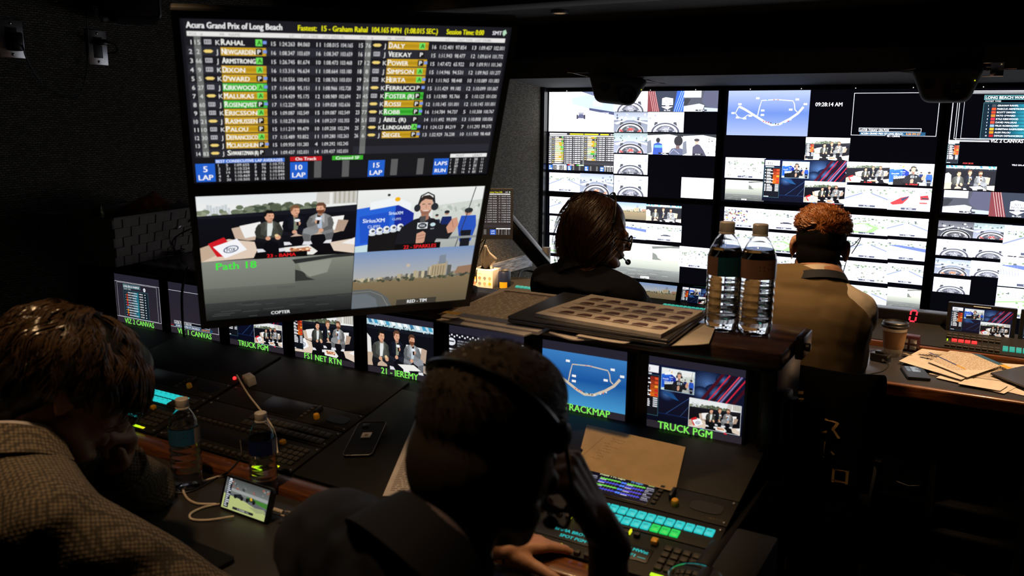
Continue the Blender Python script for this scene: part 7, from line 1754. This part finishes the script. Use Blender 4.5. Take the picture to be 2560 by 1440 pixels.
# ---- person with glasses, front row left, dark quilted jacket
def person_glasses():
    t = thing('person', 'person with brown bob, glasses and headset in a dark quilted jacket', 'person', (-1.22, 2.64, 0), 'crew at the consoles')
    M = head_frame((-1.205, 2.69, 1.205), 54, 12, 2); s = .95
    nb = (-1.24, 2.64, 1.07); sL, sR = (-1.40, 2.70, 1.00), (-1.075, 2.60, 1.00); eL, wL = (-1.47, 2.95, .80), (-1.36, 3.2, .755); eR, wR = (-1.02, 2.86, .79), (-1.10, 3.16, .755)
    B = MB(); head(B, M, s, nb); B.cap(sL, .045, nb, .05); B.cap(sR, .045, nb, .05); B.cap(nb, .085, (-1.22, 2.62, .62), .12); B.cap(sL, .04, eL, .034); B.cap(eL, .034, wL, .024); B.cap(sR, .04, eR, .034); B.cap(eR, .034, wR, .024)
    legs(B, (-1.32, 2.62, .50), (-1.13, 2.62, .50), (-1.34, 3.02, .50), (-1.11, 3.02, .50), (-1.34, 3.05, .09), (-1.11, 3.05, .09))
    for e, w, sd in ((eL, wL, 1), (eR, wR, -1)):
        h = (Vector(w)-Vector(e)).normalized(); z = Vector((0, 0, 1)); z = (z-h*z.dot(h)).normalized(); hand(B, frame(Vector(w)+h*.015, h.cross(z), h, z), sd, (20, 22, 24, 26), 4, (8, 8), .9)
    skinned('body', B, 'skin', t, .006, 2); eyes(M, t, s)
    C = MB()
    # quilted rows: stacked rounded rings over the torso and sleeves
    for k in range(9):
        z = .60+k*.055; w = .185+.03*math.sin((z-.6)/.45*3.0)+.02*(k < 3); C.ell((-1.23+.0*k, 2.625, z), (w, .150, .036))
    C.cap(sL, .082, (-1.26, 2.635, 1.03), .085); C.cap(sR, .082, (-1.21, 2.63, 1.03), .085); C.cap((-1.235, 2.63, 1.02), .105, (-1.225, 2.62, .62), .15); C.cap(nb, .078, (-1.235, 2.62, .95), .12)
    for S, E, W in ((sL, eL, wL), (sR, eR, wR)):
        S, E, W = Vector(S), Vector(E), Vector(W)
        for k in range(6): p = S.lerp(E, k/5); C.ell(p, (.078-.002*k, .078-.002*k, .074-.002*k))
        C.cap(S, .07, E, .06); C.cap(E, .058, E.lerp(W, .85), .045)
        for k in range(1, 5): C.ell(E.lerp(W, k/5), (.060-.003*k,)*3)
    skinned('jacket', C, 'puffer', t, .008, 2, folds(.006, 55, 8))
    ax = Vector(M @ Vector((0, -.042, -.10)))-Vector(nb); L = MB(); ring(L, Vector(nb)+ax*.05, ax, .085, .088, .05, .014, 1.12, (.5, 1, 0), gap=.3); L.build('jacket_collar', 'puffer', t)
    H = MB(M @ Matrix.Scale(s, 4)); H.ell((0, -.022, .046), (.088, .104, .094)); H.ell((0, -.052, -.03), (.094, .078, .095)); H.ell((0, -.055, -.095), (.090, .068, .058))
    for sx in (-1, 1): H.ell((sx*.076, -.008, -.035), (.024, .050, .088))
    skinned('hair', H, 'hair_auburn', t, .007, 2)
    V = ((0, -.026, .0), (.100, .108, .142))
    def roots(r):
        d = r.normal(size=3); d[2] = abs(d[2])+.25; d[1] = d[1] if d[1] < .35 else -.1; return d/np.linalg.norm(d)
    K = locks(M @ Matrix.Scale(s, 4), roots, lambda e: (e[0]*.9+.1*np.sign(e[0]), -.2+.5*e[1], -1.0 if abs(e[0])+abs(e[1]) > .25 else -.3), 280, 11, .20, .0011, .05, 21, steps=12, lift=.12, gravity=.4, curl=.62, vol=V, cf=60)
    K.build('hair_locks', 'hair_auburn', t)
    K = locks(M @ Matrix.Scale(s, 4), lambda r: np.array([-.8+r.uniform(-.1, .2), -.3+r.uniform(-.3, .4), r.uniform(-.6, .3)]), lambda e: (-.6, -.2, -.8), 40, 5, .07, .0007, .06, 22, steps=9, lift=.5, gravity=.2, curl=.9, vol=V, cf=80)
    K.build('flyaway_hair', 'hair_dark', t)
    g = thing('glasses', 'dark-rimmed glasses on the person with the brown bob', 'glasses', M @ Vector((0, .1, 0)))
    T = M @ Matrix.Scale(s, 4); m = MB(T)
    for sx in (-1, 1):
        pts = [(sx*(.034+.027*math.cos(a)), .108-.10*max(0, abs(.034+.027*math.cos(a))-.03)**1.3, -.006+.022*math.sin(a)-.003*math.cos(2*a)) for a in np.linspace(0, 2*math.pi, 25)]; m.tube(pts, .0036, 8)
    m.tube([(-.008, .112, .0), (0, .114, .004), (.008, .112, .0)], .0022, 6); m.build('rims', 'satin_black', g)
    for sx in (-1, 1): m = MB(T); m.tube([(sx*.061, .100, .004), (sx*.079, .06, .006), (sx*.084, .0, .004), (sx*.082, -.02, -.012)], .0034, 6); m.build('temple', 'satin_black', g)
    hs = thing('headset', 'thin black headset over the brown bob of the person with glasses', 'headset', M @ Vector((0, 0, .14)))
    pts = [M @ Matrix.Scale(s, 4) @ Vector((.108*math.sin(a), .012, .030+.126*math.cos(a))) for a in np.linspace(-1.6, 1.6, 26)]; MB().tube(pts, .0045, 8, flat=.5).build('headband', 'satin_black', hs)
    for sx in (-1, 1): MB(M @ frame((sx*.102, .01, .012), (0, 1, 0), (0, 0, 1), (sx, 0, 0))).lathe([(.012, -.010), (.017, -.004), (.016, .002), (.011, .005), (.001, .006)], 20).build('ear_cup', 'black_plastic', hs)
    m = MB(M); m.box((.106, .004, .055), (.112, .02, .066), .0015); m.build('slider_clip', 'chrome', hs)
    m = MB(M); m.tube(spline([(.100, .02, -.005), (.080, .075, -.05), (.045, .108, -.072), (.030, .114, -.074)], 6), .0025, 6); m.build('microphone_boom', 'satin_black', hs); m = MB(M); m.ell((.026, .115, -.074), (.012, .010, .010)); m.build('microphone', 'black_plastic', hs)
    chair((-1.22, 2.58, 0), 0, 'black office chair of the person with glasses, hidden by the console', .95)
person_glasses()

# ---- ginger-haired person, front row right, tan waistcoat
def person_waistcoat():
    t = thing('person', 'person with curly ginger top and shaved sides in tan waistcoat and shirt', 'person', (-.50, 2.78, 0), 'crew at the consoles')
    M = head_frame((-.498, 2.85, 1.198), -6, 10, 3); s = .98
    nb = (-.487, 2.790, 1.085); sL, sR = (-.665, 2.80, 1.060), (-.375, 2.77, 1.000); eL, wL = (-.74, 3.04, .80), (-.60, 3.26, .765); eR, wR = (-.405, 3.02, .785), (-.425, 3.03, 1.00)
    B = MB(); head(B, M, s, nb); B.cap(sL, .05, nb, .052); B.cap(sR, .05, nb, .052); B.cap(nb, .09, (-.50, 2.74, .62), .125); B.cap(sL, .045, eL, .038); B.cap(eL, .038, wL, .027); B.cap(sR, .045, eR, .040); B.cap(eR, .040, wR, .027)
    legs(B, (-.60, 2.74, .50), (-.41, 2.74, .50), (-.62, 3.02, .50), (-.40, 3.02, .50), (-.62, 2.90, .09), (-.40, 2.90, .09))
    h = (Vector(wL)-Vector(eL)).normalized(); z = Vector((0, 0, 1)); z = (z-h*z.dot(h)).normalized(); hand(B, frame(Vector(wL)+h*.015, h.cross(z), h, z), 1, (20, 22, 24, 26), 4, (8, 8))
    h = Vector((-.035, -.06, .12)).normalized(); z = Vector((.8, .5, .2)); z = (z-h*z.dot(h)).normalized(); hand(B, frame(Vector(wR)+h*.016, h.cross(z), h, z), 1, (50, 60, 66, 72), 2, (15, 15))
    skinned('body', B, 'skin', t, .0055, 2); eyes(M, t, s)
    S = MB()
    S.cap(sL, .082, (-.50, 2.775, 1.05), .085); S.cap(sR, .082, (-.48, 2.77, 1.05), .085); S.ell((-.50, 2.75, .86), (.185, .135, .24)); S.cap((-.50, 2.745, .80), .155, (-.50, 2.73, .58), .165)
    S.cap(sL, .078, Vector(sL).lerp(Vector(eL), .9), .062); S.cap(sR, .074, Vector(sR).lerp(Vector(eR), .75), .058)
    skinned('shirt', S, 'shirt_tan', t, .008, 3, folds(.007, 48, 5))
    a = Vector(sR).lerp(Vector(eR), .70); b = Vector(sR).lerp(Vector(eR), .80); MB().tube([a, b, b+(b-a)*.1, a], [.061, .065, .060, .052], 24, cap=False).build('rolled_cuff', 'shirt_tan', t)
    W = MB(); W.cap((-.655, 2.785, 1.048), .086, (-.50, 2.765, 1.062), .096); W.cap((-.415, 2.755, 1.012), .082, (-.485, 2.765, 1.060), .096); W.ell((-.51, 2.735, .90), (.205, .150, .20)); W.cap((-.50, 2.735, .84), .176, (-.50, 2.725, .64), .184); W.cap((-.60, 2.74, .98), .12, (-.42, 2.73, .96), .12)
    skinned('waistcoat', W, 'vest_cloth', t, .007, 3, folds(.003, 40, 6))
    ax = Vector(M @ Vector((0, -.042, -.10)))-Vector(nb)
    L = MB(); ring(L, Vector(nb)+ax*.22, ax+Vector((0, .02, .03)), .074, .078, .042, .006, 1.16, (0, 1, 0), gap=.4); L.build('shirt_collar', 'shirt_tan', t)
    L = MB(); ring(L, Vector(nb)+ax*.0-Vector((0, .008, 0)), ax+Vector((0, .02, .03)), .088, .092, .028, .006, 1.12, (0, 1, 0), gap=.5); L.build('waistcoat_collar', 'navy_cloth', t)
    H = MB(M @ Matrix.Scale(s, 4)); H.ell((0, -.013, .030), (.0800, .101, .088)); H.ell((0, -.045, -.030), (.070, .060, .060))
    skinned('hair', H, 'hair_shaved', t, .006, 2)
    H = MB(M @ Matrix.Scale(s, 4)); H.ell((0, -.012, .070), (.0825, .1035, .066)); skinned('hair_top', H, 'hair_ginger', t, .006, 2, folds(.004, 130, 3))
    V = ((0, -.012, .070), (.0825, .1035, .067))
    def roots(r):
        d = r.normal(size=3); d[2] = abs(d[2])*.9-.36; return d/np.linalg.norm(d)
    K = locks(M @ Matrix.Scale(s, 4), roots, lambda e: (.3*e[0], .9, .2), 420, 8, .036, .0010, .06, 31, steps=9, lift=.55, gravity=.1, curl=1.3, vol=V, cf=75); K.build('curls', 'hair_ginger', t)
    r = MB(); T = M @ Matrix.Scale(s, 4); pts = [T @ Vector((-.083+.001*math.cos(a), -.012+.006*math.cos(a), -.046+.006*math.sin(a))) for a in np.linspace(0, 6.28, 16)]; r.tube(pts, .0012, 6); e = r.build('earring', 'chrome', t)
    hs = thing('headset', 'thin headset cable and mic beside the right ear of the ginger-haired person', 'headset', M @ Vector((.09, 0, 0)))
    m = MB(M); m.tube(spline([(.088, -.01, .01), (.10, .02, .02), (.115, .03, .045), (.112, .05, .03), (.095, .05, -.01)], 6), .0016, 6); m.build('ear_loop', 'satin_black', hs)
    m = MB(M); m.tube(spline([(.086, -.01, -.03), (.080, -.005, -.08), (.075, .03, -.13), (.10, .06, -.2)], 6), .0016, 6); m.build('lead', 'cable_black', hs)
    chair((-.50, 2.68, 0), .05, 'office chair behind the ginger-haired person, covered by a black printed blanket', .88)
    # dark printed blanket over the chair back
    vs, fs = [], []; n, mm_ = 26, 30
    T = move((-.50, 2.68, 0), .05)
    for side, y0 in ((0, -.305), (1, -.235)):
        pass
    prof = [(-.235, .55), (-.232, .75), (-.240, .875), (-.268, .912), (-.302, .895), (-.318, .80), (-.325, .60), (-.330, .40), (-.335, .16)]
    pr = spline([(0, y, z) for y, z in prof], 4)
    for i in range(n+1):
        u = i/n*2-1
        for j, p in enumerate(pr):
            w = .245+.02*math.sin(j*.21); k = j/len(pr); vs.append((u*w, p.y-.012*math.sin(u*9+1)*k-.006*math.sin(u*21)*k, p.z+.004*math.cos(u*6)))
    mcount = len(pr)
    for i in range(n):
        for j in range(mcount-1): fs.append((i*mcount+j, i*mcount+j+1, (i+1)*mcount+j+1, (i+1)*mcount+j))
    b = thing('printed_blanket', 'black blanket with cream characters hanging over the back of a chair', 'blanket', T @ Vector((0, -.3, .5)))
    o = MB(T).add(vs, fs).build('cloth', 'blanket_dark', b, angle=80); sm = o.modifiers.new('thick', 'SOLIDIFY'); sm.thickness = .004; sm.offset = 1
    cv = Canvas(.48, .72, 1e-5); p = cv.pic(); CR = (205, 170, 120)
    for x, y, h_, ch in ((.53, .06, .055, '\u30a2'), (.74, .13, .06, '\u30b9'), (.76, .225, .055, '\u30c8'), (.82, .31, .055, '\u30ed'), (.45, .55, .07, '\u30c8'), (.40, .68, .06, '\u30af'), (.52, .72, .055, '\u30b3'), (.16, .3, .07, '\u30ed')):
        p.text(x, y+h_*.5, h_, ch, CR, True)
    p.oval(.5, .30, .10, .09, (58, 50, 42)); p.poly([(.30, .36), (.42, .40), (.46, .5), (.36, .48)], (70, 60, 46)); p.line([(.4, .0), (.52, .012), (.62, .01)], .012, CR)
    lst = []
    for (x, y, z) in cv.v: lst.append((x, -.352-.016-y*0, z+.50))
    # follow the hanging side of the cloth
    def zy(z, u):
        k = min(pr, key=lambda q: abs(q.z-z)+(0 if q.y < -.30 else 9)); return k.y-.012*math.sin(u*9+1)*.8-.006*math.sin(u*21)*.8-.0105
    cv.v = [(x, zy(z, x/.245), z) for x, y, z in lst]
    cv.mesh('cream_print', 'printed', T, b)
person_waistcoat()
